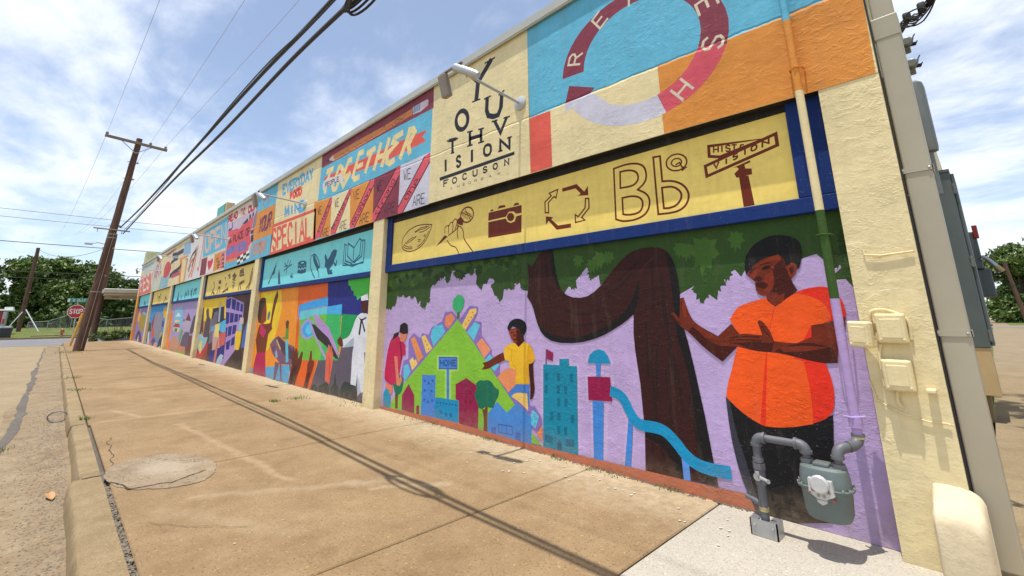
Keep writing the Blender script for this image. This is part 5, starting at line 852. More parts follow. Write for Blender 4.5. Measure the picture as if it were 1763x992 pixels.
  ('p','painted_building',58,(150,34,80),[-5408,151,-5340,167,-5331,54,-5401,54]),
  ('p','painted_building',58,(34,150,186),[-6254,53,-6264,221,-6183,304,-6069,212,-6051,44]),
  ('p','painted_building',58,(72,140,216),[-4011,53,-4000,249,-3856,383,-3705,295,-3554,408,-3356,300,-3357,49]),
  ('p','painted_building',59,(46,98,176),[-5258,485,-5216,486,-5218,456,-5256,455]),
  ('p','painted_building',59,(46,98,176),[-5164,466,-5122,467,-5125,438,-5162,437]),
  ('p','painted_building',59,(46,98,176),[-5075,500,-5034,502,-5036,473,-5073,472]),
  ('p','painted_building',59,(46,98,176),[-5251,372,-5208,374,-5211,345,-5249,343]),
  ('p','painted_building',59,(46,98,176),[-5096,376,-5055,378,-5058,349,-5094,348]),
  ('p','painted_building',59,(46,98,176),[-5252,260,-5209,262,-5212,233,-5250,231]),
  ('p','painted_building',59,(46,98,176),[-5166,243,-5125,245,-5127,217,-5165,214]),
  ('p','painted_building',59,(46,98,176),[-5077,268,-5037,271,-5039,242,-5076,240]),
  ('p','painted_building',61,(20,100,150),[-4956,254,-4924,256,-4923,237,-4955,235]),
  ('p','painted_building',61,(20,100,150),[-4893,257,-4862,258,-4861,239,-4892,238]),
  ('p','painted_building',61,(20,100,150),[-4831,259,-4801,261,-4800,242,-4831,240]),
  ('p','painted_building',61,(20,100,150),[-4771,262,-4741,263,-4740,245,-4770,243]),
  ('p','painted_building',61,(20,100,150),[-4711,264,-4681,266,-4680,247,-4710,246]),
  ('p','painted_building',61,(20,100,150),[-4652,267,-4623,268,-4622,250,-4651,248]),
  ('p','painted_building',62,(20,100,150),[-4594,269,-4565,270,-4564,252,-4593,251]),
  ('p','painted_building',61,(16,112,160),[-4897,172,-4843,172,-4840,124,-4894,126]),
  ('p','painted_building',61,(16,112,160),[-4788,154,-4736,155,-4734,108,-4786,109]),
  ('p','painted_building',61,(16,112,160),[-4692,167,-4641,168,-4639,121,-4690,122]),
  ('p','painted_building',62,(124,18,62),[-4420,516,-4372,512,-4371,480,-4420,483]),
  ('p','painted_building',62,(124,18,62),[-4418,435,-4370,431,-4369,399,-4417,402]),
  ('p','painted_building',62,(124,18,62),[-4416,344,-4368,341,-4367,309,-4415,312]),
  ('p','painted_building',62,(124,18,62),[-4413,244,-4365,242,-4364,210,-4412,212]),
  ('p','painted_building',62,(124,18,62),[-4333,443,-4285,440,-4285,408,-4332,411]),
  ('p','painted_building',62,(124,18,62),[-4330,343,-4283,341,-4283,309,-4330,312]),
  ('s','painted_building',59,(44,96,180),[-3841,163,-3628,174,-3624,95,-3832,88],0.01,1),
  ('s','painted_building',60,(44,96,180),[-3783,165,-3780,90],0.008,0),
  ('s','painted_building',60,(44,96,180),[-3712,168,-3707,91],0.008,0),
  ('p','painted_building',59,(54,110,190),[-3951,121,-3873,126,-3879,59,-3944,56]),
  ('p','painted_building',59,(54,110,190),[-3580,128,-3505,130,-3506,54,-3581,52]),
  ('p','painted_tree',58,(116,64,40),[-5946,240,-5867,248,-5858,56,-5927,57]),
  ('p','painted_tree',59,(22,116,84),[-6008,358,-6030,418,-5996,451,-5972,467,-5946,477,-5915,484,-5878,489,-5846,490,-5818,487,-5789,478,-5746,454,-5748,400,-5754,358,-5761,321,-5771,299,-5785,280,-5803,264,-5826,250,-5848,240,-5868,233,-5887,230,-5904,231,-5920,235,-5936,244,-5951,257,-5965,274,-5977,290,-5987,306,-5996,325]),
  ('p','painted_tree',59,(116,60,36),[-4100,279,-4059,279,-4051,296,-4045,304,-4038,309,-4028,314,-4007,320,-4011,53,-4079,50,-4072,125,-4072,164,-4074,193,-4082,225]),
  ('p','painted_tree',62,(22,112,84),[-4238,413,-4217,449,-4207,468,-4204,484,-4203,502,-4207,536,-4176,558,-4158,569,-4141,574,-4122,577,-4092,577,-4056,580,-4033,584,-4016,586,-4000,586,-3983,584,-3966,580,-3951,575,-3937,567,-3926,557,-3916,544,-3904,534,-3889,525,-3868,516,-3826,504,-3829,467,-3834,447,-3840,432,-3850,419,-3862,405,-3872,391,-3882,376,-3893,356,-3909,317,-3947,310,-3967,308,-3982,308,-3997,309,-4011,312,-4025,312,-4041,308,-4057,301,-4074,290,-4091,282,-4108,278,-4128,279,-4164,285,-4191,336]),
  ('p','painted_girl',60,(200,32,84),[-6100,977,-6074,995,-6048,1009,-6023,1018,-5997,1022,-5971,1020,-5943,1012,-5907,993,-5841,949,-5738,895,-5721,760,-5807,750,-5824,668,-5856,534,-5878,470,-5901,429,-5929,397,-5962,374,-5995,358,-6027,349,-6058,345,-6089,349,-6120,354,-6149,361,-6185,373,-6247,399,-6258,441,-6260,474,-6257,532,-6238,649,-6213,760,-6190,839,-6172,884,-6151,923,-6127,953]),
  ('p','painted_girl',61,(226,130,100),[-6214,346,-6022,344,-6021,241,-6080,216,-6106,247,-6124,263,-6141,274,-6165,285,-6214,301]),
  ('p','painted_girl',61,(224,132,104),[-5901,1054,-5844,1044,-5813,1040,-5789,1040,-5761,1043,-5713,1053,-5711,1028,-5712,1013,-5715,1000,-5722,987,-5730,973,-5742,961,-5757,950,-5775,942,-5796,935,-5816,931,-5833,930,-5851,935,-5881,948]),
  ('p','painted_girl',61,(224,132,104),[-6021,732,-5930,729,-5900,578,-5885,523,-5873,486,-5851,433,-5828,496,-5774,440,-5833,350,-5912,355,-5959,523]),
  ('p','painted_girl',62,(150,20,64),[-5899,927,-5849,934,-5818,834,-5806,784,-5803,751,-5807,717,-5824,668]),
  ('p','painted_girl',62,(30,22,28),[-5912,1067,-5900,1157,-5838,1182,-5805,1191,-5780,1191,-5752,1185,-5703,1164,-5684,1053,-5743,1041,-5776,1037,-5801,1037,-5827,1040,-5865,1049,-5888,1055,-5900,1060]),
  ('p','painted_girl',61,(30,22,28),[-6095,941,-6053,1038,-5912,1069,-5937,1028,-5953,1009,-5968,997,-5986,988,-6016,980,-6042,969,-6062,960]),
  ('p','painted_boy',59,(72,130,210),[-3625,538,-3588,568,-3549,585,-3491,596,-3375,605,-3391,338,-3564,507,-3648,455,-3681,473]),
  ('p','painted_boy',60,(244,204,110),[-3636,460,-3599,486,-3572,498,-3543,505,-3499,509,-3408,513,-3396,350,-3486,402,-3531,423,-3569,437]),
  ('p','painted_boy',63,(240,150,100),[-3856,625,-3789,684,-3748,710,-3711,724,-3660,731,-3561,733,-3552,592,-3681,495]),
  ('p','painted_boy',64,(245,194,46),[-3751,928,-3706,958,-3680,973,-3659,981,-3636,988,-3612,992,-3591,993,-3572,990,-3553,981,-3521,959,-3438,1014,-3377,987,-3347,968,-3329,948,-3312,916,-3288,851,-3308,827,-3320,816,-3332,809,-3348,803,-3381,794,-3375,601,-3582,586,-3567,653,-3561,685,-3559,703,-3560,717,-3566,732,-3656,735,-3667,810,-3737,815]),
  ('p','painted_boy',65,(70,22,14),[-3381,791,-3318,820,-3315,695,-3310,631,-3304,599,-3303,577,-3306,554,-3311,531,-3319,508,-3328,489,-3337,475,-3348,466,-3370,457,-3365,515,-3363,555,-3365,618]),
  ('p','painted_boy',65,(112,42,22),[-3760,891,-3731,816,-3880,758,-3953,726,-3992,710,-4022,702,-4057,695,-4118,688,-4067,730,-4096,760,-4008,786,-3948,811,-3887,841,-3832,865]),
  ('p','painted_boy',65,(112,42,22),[-3676,1127,-3504,1158,-3481,1132,-3470,1114,-3461,1097,-3452,1070,-3438,1018,-3521,955,-3577,994,-3609,1015,-3625,1030,-3638,1047,-3652,1073]),
  ('p','painted_boy',66,(70,22,14),[-3547,1129,-3464,1111,-3438,1018,-3521,955,-3541,983,-3550,1003,-3553,1025,-3553,1059]),
  ('p','painted_boy',67,(150,62,34),[-3664,1121,-3555,1138,-3562,1093,-3563,1069,-3562,1053,-3556,1035,-3540,1005,-3561,1000,-3573,1000,-3585,1004,-3597,1010,-3610,1019,-3623,1032,-3633,1047,-3645,1072]),
  ('p','painted_boy',68,(40,14,10),[-3641,1102,-3595,1111,-3595,1101,-3636,1093]),
  ('p','painted_boy',68,(40,14,10),[-3555,1113,-3516,1116,-3519,1106,-3553,1104]),
  ('p','painted_boy',69,(70,22,14),[-3590,1099,-3567,1065,-3596,1057]),
  ('p','painted_boy',68,(84,22,18),[-3602,1034,-3545,1039,-3552,1030,-3557,1026,-3562,1024,-3572,1022,-3591,1021]),
  ('p','painted_boy',66,(226,168,30),[-3377,992,-3350,978,-3336,964,-3325,946,-3312,916,-3288,851,-3308,827,-3320,816,-3332,809,-3348,803,-3381,794,-3375,601,-3433,596,-3413,789,-3403,885,-3396,923,-3390,950]),
  ('s','painted_boy',65,(206,150,26),[-3620,926,-3634,861,-3634,828,-3625,804,-3604,777,-3552,733],0.006,0),
  ('p','painted_boy',70,(22,22,25),[-3693,1146,-3673,1185,-3657,1205,-3639,1218,-3616,1229,-3587,1239,-3559,1244,-3531,1245,-3503,1242,-3476,1236,-3453,1226,-3434,1215,-3420,1201,-3411,1184,-3405,1168,-3403,1153,-3405,1138,-3410,1124,-3417,1110,-3425,1098,-3438,1082,-3465,1056,-3484,1101,-3500,1122,-3518,1136,-3548,1148,-3612,1165,-3670,1113]),
  ('p','painted_skirting',62,(202,112,78),[-6335,35,-4626,75,-3482,53,-2787,65,-2081,81,-1559,87,-1313,99,-1325,3,-2194,-59,-3485,-100,-6398,-135]),
  ('p','painted_woman',63,(58,58,70),[-1434,700,-1431,531,-1423,409,-1404,277,-1385,192,-1367,132,-1343,68,-1317,10,-1276,-68,-1156,-34,-1231,289,-1279,470,-1307,556,-1333,608,-1367,650]),
  ('p','painted_woman',64,(22,22,25),[-1409,693,-1337,640,-1292,600,-1267,581,-1248,569,-1229,559,-1211,553,-1188,549,-1161,548,-1130,549,-1095,553,-1060,558,-1008,570,-939,592,-877,619,-792,666,-829,371,-886,54,-1259,-49,-1313,139,-1350,326,-1382,449,-1396,540]),
  ('p','painted_woman',65,(238,52,30),[-947,1378,-904,1405,-874,1420,-847,1430,-811,1438,-780,1441,-761,1443,-743,1443,-727,1441,-714,1437,-702,1427,-684,1407,-666,1389,-657,1377,-652,1367,-647,1355,-643,1341,-641,1327,-638,1305,-636,1257,-677,1249,-696,1243,-709,1237,-720,1230,-727,1221,-739,1215,-755,1209,-781,1205,-835,1199,-839,1139,-837,1105,-831,1076,-821,1046,-801,1000,-787,957,-780,931,-772,893,-767,850,-766,823,-767,802,-771,763,-780,713,-792,684,-810,660,-833,639,-862,622,-893,607,-940,587,-1008,566,-1078,551,-1131,544,-1162,542,-1189,543,-1212,547,-1230,554,-1250,563,-1280,578,-1314,599,-1336,614,-1368,639,-1430,699,-1417,758,-1401,808,-1365,898,-1335,988,-1314,1039,-1298,1071,-1293,1096,-1295,1123,-1308,1162,-1342,1236,-1307,1287,-1286,1311,-1268,1326,-1242,1338,-1193,1353,-1081,1384,-1030,1321]),
  ('p','painted_woman',66,(249,92,28),[-1342,1236,-1307,1287,-1286,1311,-1268,1326,-1242,1338,-1193,1353,-1081,1384,-1030,1321,-960,1370,-926,1391,-903,1400,-885,1404,-871,1401,-855,1397,-830,1389,-800,1376,-783,1367,-768,1356,-756,1345,-746,1333,-737,1320,-731,1304,-725,1282,-719,1239,-753,1218,-772,1208,-787,1203,-804,1200,-835,1199,-963,988,-908,973,-897,830,-896,737,-906,598,-1008,566,-1078,551,-1131,544,-1162,542,-1189,543,-1212,547,-1230,554,-1250,563,-1280,578,-1314,599,-1336,614,-1368,639,-1430,699,-1417,758,-1401,808,-1365,898,-1335,988,-1314,1039,-1298,1071,-1293,1096,-1295,1123,-1308,1162]),
  ('p','painted_woman',67,(238,52,30),[-1063,1248,-1048,1293,-1040,1311,-1032,1318,-1071,1210,-1093,1133,-1121,1011,-1190,539,-1221,556,-1156,881,-1115,1076]),
  ('p','painted_woman',68,(112,42,22),[-832,1199,-769,1211,-738,1219,-720,1224,-707,1231,-699,1237,-691,1242,-681,1246,-668,1249,-642,1251,-655,1186,-664,1152,-672,1129,-682,1107,-692,1089,-701,1069,-709,1049,-715,1023,-724,975,-759,970,-782,968,-803,969,-834,973,-893,983,-987,1005,-1036,1014,-1092,1019,-1174,1022,-1229,1030,-1285,1042,-1334,1056,-1395,1080,-1373,1101,-1358,1113,-1342,1120,-1323,1127,-1301,1132,-1277,1136,-1249,1138,-1211,1136,-1137,1130,-1156,1219,-1143,1233,-1131,1227,-1124,1221,-1116,1213,-1108,1201,-1099,1187,-1091,1172,-1084,1156,-1077,1134,-1067,1093,-1001,1087,-966,1085,-938,1085,-905,1087,-847,1094]),
  ('p','painted_woman',69,(70,22,14),[-1075,1029,-1018,1055,-984,1067,-956,1075,-926,1082,-894,1087,-864,1088,-834,1087,-798,1079,-734,1060,-721,975,-758,970,-781,968,-803,969,-834,973,-893,983,-1018,1013]),
  ('p','painted_woman',70,(70,22,14),[-1311,1069,-1244,1080,-1208,1085,-1180,1086,-1152,1085,-1125,1082,-1104,1080,-1088,1081,-1077,1084,-1067,1093,-1092,1019,-1153,1021,-1187,1025,-1215,1032,-1249,1043]),
  ('p','painted_woman',71,(112,42,22),[-1799,1286,-1770,1291,-1725,1244,-1706,1399,-1677,1406,-1663,1343,-1646,1290,-1636,1264,-1627,1246,-1618,1231,-1608,1218,-1591,1204,-1567,1187,-1527,1163,-1441,1116,-1337,1205,-1286,1134,-1386,1083,-1310,1049,-1429,939,-1495,986,-1531,1014,-1575,1052,-1634,1113,-1667,1143,-1686,1157,-1701,1166,-1717,1180,-1734,1198,-1757,1226]),
  ('p','painted_woman',72,(70,22,14),[-1663,1144,-1624,1185,-1540,1106,-1506,1080,-1486,1067,-1469,1059,-1448,1053,-1423,1049,-1386,1048,-1313,1048,-1429,939,-1495,986,-1531,1014,-1575,1052]),
  ('p','painted_woman',67,(112,42,22),[-1183,1541,-1165,1583,-1158,1602,-1149,1614,-1135,1624,-1116,1634,-1093,1645,-1069,1654,-1045,1661,-1015,1667,-961,1673,-945,1652,-937,1640,-933,1630,-930,1616,-926,1590,-885,1615,-862,1585,-869,1558,-874,1543,-880,1533,-890,1521,-911,1501,-902,1471,-894,1452,-881,1424,-972,1361,-1030,1321,-1056,1342,-1068,1354,-1074,1364,-1077,1377,-1077,1399,-1129,1411,-1137,1441,-1140,1456,-1141,1466,-1140,1477,-1136,1494]),
  ('p','painted_woman',68,(70,22,14),[-1021,1572,-948,1651,-927,1582,-911,1501,-902,1471,-894,1452,-881,1424,-972,1361,-987,1375,-994,1384,-999,1391,-1003,1401,-1009,1420,-1055,1405,-1034,1440,-1025,1459,-1019,1473,-1015,1487,-1012,1501,-1011,1514,-1012,1527,-1014,1543]),
  ('p','painted_woman',69,(70,22,14),[-1064,1602,-1008,1609,-1003,1588,-1059,1582]),
  ('p','painted_woman',68,(70,22,14),[-1152,1526,-1105,1535,-1088,1515,-1142,1501]),
  ('p','painted_woman',69,(70,22,14),[-1136,1480,-1104,1486,-1087,1487,-1077,1486,-1066,1481,-1050,1469,-1078,1457,-1093,1453,-1103,1452,-1115,1454,-1133,1463]),
  ('p','painted_woman',70,(70,22,14),[-1094,1621,-1042,1629,-1046,1617,-1089,1609]),
  ('p','painted_woman',69,(70,22,14),[-905,1580,-885,1587,-883,1554,-903,1539]),
  ('p','painted_woman',68,(70,22,14),[-1164,1592,-1129,1602,-1124,1580,-1161,1557]),
  ('p','painted_woman',70,(122,45,24),[-824,1178,-724,1203,-718,1164,-716,1144,-717,1129,-720,1111,-729,1082,-773,1093,-802,1096,-830,1096,-870,1091,-951,1077,-831,1131]),
  ('p','painted_woman',70,(122,45,24),[-1042,1054,-932,1067,-861,1070,-760,1066,-807,1051,-839,1044,-887,1036,-1016,1024]),
  ('s','painted_woman',73,(70,22,14),[-1357,1108,-1292,1117,-1243,1120,-1157,1117],0.007,0),
  ('s','painted_woman',73,(70,22,14),[-1366,1091,-1274,1097,-1144,1094],0.007,0),
  ('s','painted_woman',73,(70,22,14),[-1361,1074,-1285,1070,-1164,1064],0.007,0),
  ('s','painted_woman',69,(70,22,14),[-1131,1198,-1125,1175,-1121,1163,-1116,1154,-1108,1143,-1091,1125],0.007,0),
  ('s','painted_woman',72,(70,22,14),[-1784,1270,-1766,1245,-1755,1232,-1746,1223,-1735,1215,-1713,1202],0.008,0),
  ('s','painted_woman',72,(70,22,14),[-1698,1372,-1698,1296,-1693,1240],0.008,0),
  ('s','painted_woman',72,(70,22,14),[-1680,1372,-1675,1305,-1668,1249],0.008,0),
  ('p','painted_woman',73,(122,45,24),[-1623,1194,-1502,1138,-1465,1120,-1446,1109,-1425,1096,-1463,1091,-1487,1094,-1508,1102,-1532,1117,-1571,1147,-1595,1167,-1608,1179]),
  ('p','painted_woman',73,(134,48,25),[-1696,1344,-1694,1359,-1692,1370,-1687,1378,-1679,1387,-1671,1347,-1667,1315,-1663,1258,-1693,1240,-1697,1272,-1698,1290,-1698,1315]),
  ('p','painted_woman',71,(134,48,25),[-1152,1593,-1099,1621,-1042,1645,-1010,1661,-995,1668,-984,1670,-974,1669,-959,1663,-951,1628,-965,1631,-974,1632,-986,1633,-1002,1633,-1012,1633,-1023,1632,-1033,1630,-1050,1626,-1075,1617,-1104,1605,-1121,1599,-1133,1596]),
  ('p','painted_woman',69,(134,48,25),[-1174,1536,-1150,1561,-1139,1571,-1129,1578,-1111,1590,-1093,1571,-1109,1556,-1117,1547,-1123,1541,-1128,1533,-1136,1519,-1161,1518]),
  ('p','painted_woman',70,(134,48,25),[-1066,1532,-1060,1538,-1053,1544,-1040,1552,-1013,1568,-1015,1512,-1018,1485,-1022,1467,-1028,1453,-1035,1442,-1043,1433,-1052,1426,-1063,1421,-1085,1415,-1086,1448,-1086,1465,-1085,1478,-1083,1490,-1078,1507,-1072,1519,-1069,1526]),
  ('p','painted_woman',71,(134,48,25),[-1142,1447,-1126,1431,-1116,1423,-1108,1419,-1096,1414,-1075,1409,-1090,1393,-1110,1400,-1120,1406,-1127,1413,-1133,1424]),
  ('p','painted_woman',70,(134,48,25),[-934,1581,-896,1613,-865,1593,-868,1566,-872,1552,-876,1542,-884,1532,-900,1515,-919,1519,-920,1541,-921,1552,-923,1560,-926,1568]),
  ('p','painted_woman',71,(70,22,14),[-912,1574,-886,1595,-884,1573,-884,1561,-886,1553,-890,1544,-899,1529,-905,1536,-908,1541,-909,1546,-911,1555]),
  ('p','painted_woman',72,(70,22,14),[-1100,1612,-1071,1622,-1056,1626,-1045,1627,-1031,1626,-1008,1620,-1045,1615,-1068,1613]),
  ('p','painted_woman',72,(44,14,10),[-1080,1590,-1042,1606,-1025,1588,-1041,1581,-1050,1578,-1057,1577,-1066,1576,-1082,1577]),
  ('p','painted_woman',72,(134,48,25),[-1022,1606,-1001,1595,-1004,1576,-1025,1576]),
  ('p','painted_woman',71,(70,22,14),[-1136,1518,-1105,1528,-1083,1510,-1117,1495]),
  ('p','painted_woman',72,(72,20,14),[-1133,1486,-1114,1490,-1103,1491,-1094,1491,-1086,1491,-1078,1489,-1071,1486,-1065,1483,-1060,1477,-1054,1465,-1084,1443,-1106,1453,-1116,1459,-1122,1465,-1127,1472]),
  ('p','painted_woman',72,(70,22,14),[-1164,1559,-1142,1569,-1143,1598,-1150,1592,-1153,1587,-1156,1583,-1159,1575]),
  ('p','painted_woman',72,(122,45,24),[-1075,1388,-1024,1394,-995,1400,-959,1411,-966,1381,-972,1365,-981,1355,-995,1343,-1026,1326,-1047,1338,-1058,1347,-1064,1354,-1069,1366]),
  ('p','painted_woman',73,(22,22,25),[-1195,1603,-1192,1625,-1189,1645,-1185,1658,-1181,1671,-1175,1684,-1168,1697,-1159,1709,-1150,1722,-1139,1734,-1127,1746,-1113,1758,-1096,1769,-1077,1780,-1055,1790,-1035,1798,-1016,1804,-998,1807,-982,1809,-966,1809,-948,1807,-930,1805,-912,1801,-895,1795,-880,1789,-866,1782,-854,1774,-844,1764,-836,1754,-830,1743,-826,1732,-824,1718,-823,1703,-823,1686,-826,1658,-831,1633,-836,1616,-841,1600,-845,1587,-850,1577,-855,1569,-863,1560,-863,1579,-865,1589,-867,1596,-873,1604,-885,1619,-926,1590,-934,1624,-939,1641,-944,1652,-949,1662,-960,1676,-1015,1666,-1044,1659,-1065,1651,-1085,1642,-1113,1626,-1134,1611,-1147,1600,-1158,1590,-1167,1581,-1174,1571,-1180,1560,-1187,1541,-1192,1561,-1194,1572,-1195,1581,-1195,1590]),
 ]),
 ('mural_panel', 3.525, [
  ('p','',0,(244,152,44),[-12570,0,-6460,0,-6460,1950,-12570,1950]),
  ('p','painted_block',1,(244,206,44),[-12520,1863,-11052,1880,-10883,1509,-11000,1119,-11215,726,-11661,511,-12104,1390]),
  ('p','painted_block',2,(248,226,40),[-12138,1783,-11395,1843,-11233,1515,-11398,1249,-11776,1112]),
  ('p','painted_block',1,(238,104,34),[-10006,1927,-8526,1935,-8267,522,-8718,507,-8905,-31,-9932,-94,-9819,369]),
  ('p','painted_block',2,(36,44,132),[-8538,1930,-6897,1937,-6802,1245,-7819,1297,-8444,1354]),
  ('p','painted_block',3,(26,160,84),[-7824,1327,-7170,1303,-7238,1054,-7424,858,-7834,893]),
  ('p','painted_block',4,(98,90,106),[-8665,518,-7833,573,-7754,785,-6907,921,-6769,-35,-7273,-43,-8940,-35]),
  ('p','painted_block',1,(92,176,222),[-12763,79,-10025,356,-10031,-47,-12807,-105]),
  ('p','painted_block',3,(64,164,232),[-9876,1520,-9269,1589,-8477,1641,-8443,1476,-9776,1397,-9885,1188]),
  ('p','painted_leaves',3,(76,196,72),[-7688,1896,-6895,1925,-6873,1575,-7061,1629,-7163,1604,-7289,1544,-7338,1615,-7441,1631,-7441,1699,-7535,1718,-7582,1790,-7654,1806]),
  ('p','painted_board',5,(120,194,66),[-9791,1391,-7855,1495,-7832,568,-9648,460]),
  ('p','painted_board',6,(104,206,220),[-9791,1391,-8467,1463,-8459,1333,-9123,1298,-9760,1218]),
  ('p','painted_board',7,(72,178,238),[-8467,1463,-7855,1495,-7854,1323,-8459,1333]),
  ('p','painted_board',8,(60,186,104),[-8459,1333,-7854,1323,-7832,568,-8584,523]),
  ('p','painted_board',7,(170,160,214),[-8947,1024,-8987,964,-9065,914,-9171,878,-9296,862,-9423,868,-9538,896,-9626,943,-9675,1004,-9678,1070,-9635,1134,-9550,1186,-9436,1221,-9308,1234,-9182,1224,-9072,1193,-8991,1146,-8948,1087]),
  ('p','painted_board',8,(58,168,234),[-8977,1035,-9009,988,-9070,948,-9155,920,-9253,908,-9353,913,-9443,935,-9512,972,-9550,1020,-9552,1072,-9518,1121,-9452,1162,-9363,1189,-9263,1200,-9163,1192,-9077,1168,-9013,1131,-8978,1085]),
  ('p','painted_board',9,(100,200,232),[-9033,1037,-9054,1006,-9093,979,-9147,961,-9209,953,-9272,957,-9328,972,-9370,996,-9393,1026,-9394,1060,-9372,1092,-9331,1118,-9276,1136,-9213,1143,-9151,1139,-9096,1124,-9056,1100,-9034,1069]),
  ('p','painted_board',10,(184,150,208),[-9097,1346,-8925,1331,-8309,1088,-7822,671,-7906,642,-8395,876,-8943,1163]),
  ('p','painted_board',11,(52,44,50),[-9160,1148,-8974,1141,-8306,918,-7804,579,-7956,590,-8373,773,-8885,916]),
  ('s','painted_board',12,(180,160,210),[-9348,1291,-8885,916,-8326,556],0.06,0),
  ('p','painted_woman',2,(186,24,84),[-12268,482,-11661,511,-11447,-5,-12399,-31,-12401,119,-12393,200,-12377,264,-12343,343]),
  ('p','painted_woman',3,(122,52,28),[-12302,1099,-12254,1117,-12187,1129,-12101,1134,-11943,1131,-11746,1138,-11473,1165,-11364,1033,-11594,912,-11640,512,-12265,475,-12460,752,-12411,912,-12382,989,-12357,1037,-12330,1074]),
  ('p','painted_woman',4,(122,52,28),[-11432,1048,-11552,1148,-11510,1479,-11486,1596,-11469,1659,-11451,1705,-11428,1748,-11399,1785,-11355,1825,-11266,1889,-11200,1750,-11287,1584,-11361,1395,-11395,1299,-11413,1232,-11425,1161]),
  ('p','painted_woman',4,(196,40,96),[-12236,1137,-11748,976,-11909,820,-12272,932]),
  ('p','painted_woman',5,(140,56,26),[-12440,1721,-12046,1691,-11959,1540,-11918,1460,-11894,1401,-11876,1332,-11858,1215,-11972,1166,-12035,1145,-12086,1136,-12149,1134,-12262,1143]),
  ('p','painted_woman',6,(70,50,40),[-12498,1246,-12520,1282,-12541,1327,-12561,1382,-12581,1446,-12590,1504,-12588,1556,-12576,1603,-12553,1644,-12522,1678,-12484,1706,-12438,1727,-12384,1742,-12328,1750,-12269,1752,-12191,1746,-12047,1723,-12060,1655,-12076,1612,-12101,1570,-12135,1523,-12178,1471,-12211,1416,-12235,1358,-12251,1283,-12262,1143,-12363,1163,-12413,1178,-12447,1196,-12475,1219]),
  ('p','painted_woman',3,(90,110,140),[-11623,1312,-11635,1278,-11656,1249,-11683,1228,-11714,1217,-11744,1219,-11771,1232,-11790,1256,-11799,1288,-11797,1323,-11785,1357,-11764,1387,-11736,1408,-11705,1419,-11675,1417,-11649,1403,-11630,1379,-11621,1347]),
  ('p','painted_rider',4,(128,92,116),[-11407,686,-11290,763,-11218,802,-11151,828,-11078,850,-10997,869,-10914,875,-10828,870,-10739,853,-10601,810,-10427,769,-10181,732,-9917,712,-9900,364,-10290,339,-10480,334,-10600,342,-10694,359,-10796,398,-10930,437,-11029,455,-11095,478,-11163,510,-11250,566]),
  ('p','painted_rider',5,(128,92,116),[-10939,358,-10675,344,-10811,-16,-10938,-12]),
  ('p','painted_rider',6,(128,92,116),[-10680,359,-10549,358,-10419,10,-10491,9]),
  ('p','painted_rider',5,(90,60,84),[-11001,829,-10925,895,-10802,850,-10614,802,-10319,735,-10100,676,-9884,597,-9884,452,-10054,458,-10155,467,-10285,488,-10432,526,-10532,561,-10633,607,-10763,679]),
  ('p','painted_rider',5,(104,72,98),[-11066,731,-11070,659,-11076,623,-11086,598,-11106,574,-11149,536,-11222,629]),
  ('p','painted_rider',6,(128,92,116),[-10144,466,-10063,405,-10022,367,-9993,333,-9963,285,-9917,191,-9964,181,-10036,261,-10071,305,-10094,340,-10115,385]),
  ('p','painted_rider',6,(96,150,54),[-10482,870,-10511,878,-10540,879,-10584,873,-10672,854,-10658,842,-10638,837,-10594,836,-10438,845]),
  ('p','painted_rider',7,(96,150,54),[-10496,1060,-10329,1078,-10287,849,-10474,813]),
  ('p','painted_rider',8,(108,60,40),[-10544,1185,-10485,1210,-10452,1218,-10426,1218,-10393,1210,-10335,1186,-10351,1062,-10494,1054]),
  ('p','painted_rider',8,(100,196,220),[-10451,798,-10300,833,-10152,406,-10292,374]),
  ('s','painted_rider',6,(220,180,90),[-10990,797,-10690,620],0.05,0),
  ('p','painted_rider',7,(150,180,220),[-11002,543,-10927,609,-10809,459,-10931,421]),
  ('p','painted_hand',7,(104,46,28),[-10077,-37,-10003,141,-9958,331,-9983,475,-9984,592,-9959,681,-9895,692,-9843,599,-9827,686,-9747,667,-9725,561,-9709,648,-9660,619,-9646,480,-9574,541,-9529,608,-9474,636,-9422,619,-9431,534,-9447,422,-9509,300,-9612,159,-9700,-44]),
  ('p','painted_hand',8,(70,30,20),[-10003,141,-9811,341,-9658,380,-9691,209,-9851,-30]),
  ('p','painted_hand',13,(124,50,28),[-9251,-26,-9181,168,-9142,305,-9155,413,-9099,484,-9076,567,-9063,663,-8999,672,-8964,587,-8958,506,-8900,504,-8838,481,-8848,406,-8907,296,-8988,158,-9070,-35]),
  ('p','painted_hand',14,(92,36,22),[-9181,168,-9092,282,-8978,291,-9024,128,-9105,-12]),
  ('p','painted_hand',13,(232,110,84),[-8302,205,-8319,341,-8333,467,-8348,568,-8344,671,-8319,703,-8292,668,-8293,796,-8250,808,-8219,779,-8188,691,-8183,793,-8136,777,-8110,682,-8084,708,-8041,585,-8053,460,-8089,334,-8115,160]),
  ('p','painted_hand',14,(206,86,66),[-8243,650,-8181,477,-8145,182,-8114,332,-8142,529]),
  ('p','painted_house',14,(44,62,62),[-8857,65,-8696,119,-8575,41,-8666,-7,-8872,-20]),
  ('p','painted_house',15,(44,62,62),[-8554,94,-8246,182,-8093,113,-8105,-9,-8547,6]),
  ('p','painted_house',16,(54,50,56),[-8556,43,-8125,86,-8103,-21,-8544,-7]),
  ('p','painted_house',14,(44,62,62),[-8057,117,-7937,188,-7916,384,-7843,197,-7738,136,-7736,7,-8047,9]),
  ('p','painted_house',5,(44,62,62),[-7701,128,-7543,255,-7242,253,-7086,156,-7084,13,-7691,12]),
  ('p','painted_house',6,(54,50,56),[-7706,92,-7293,78,-7094,144,-7062,5,-7689,1]),
  ('p','painted_house',17,(54,50,56),[-8872,-20,-6875,26,-6861,-68,-8930,-73]),
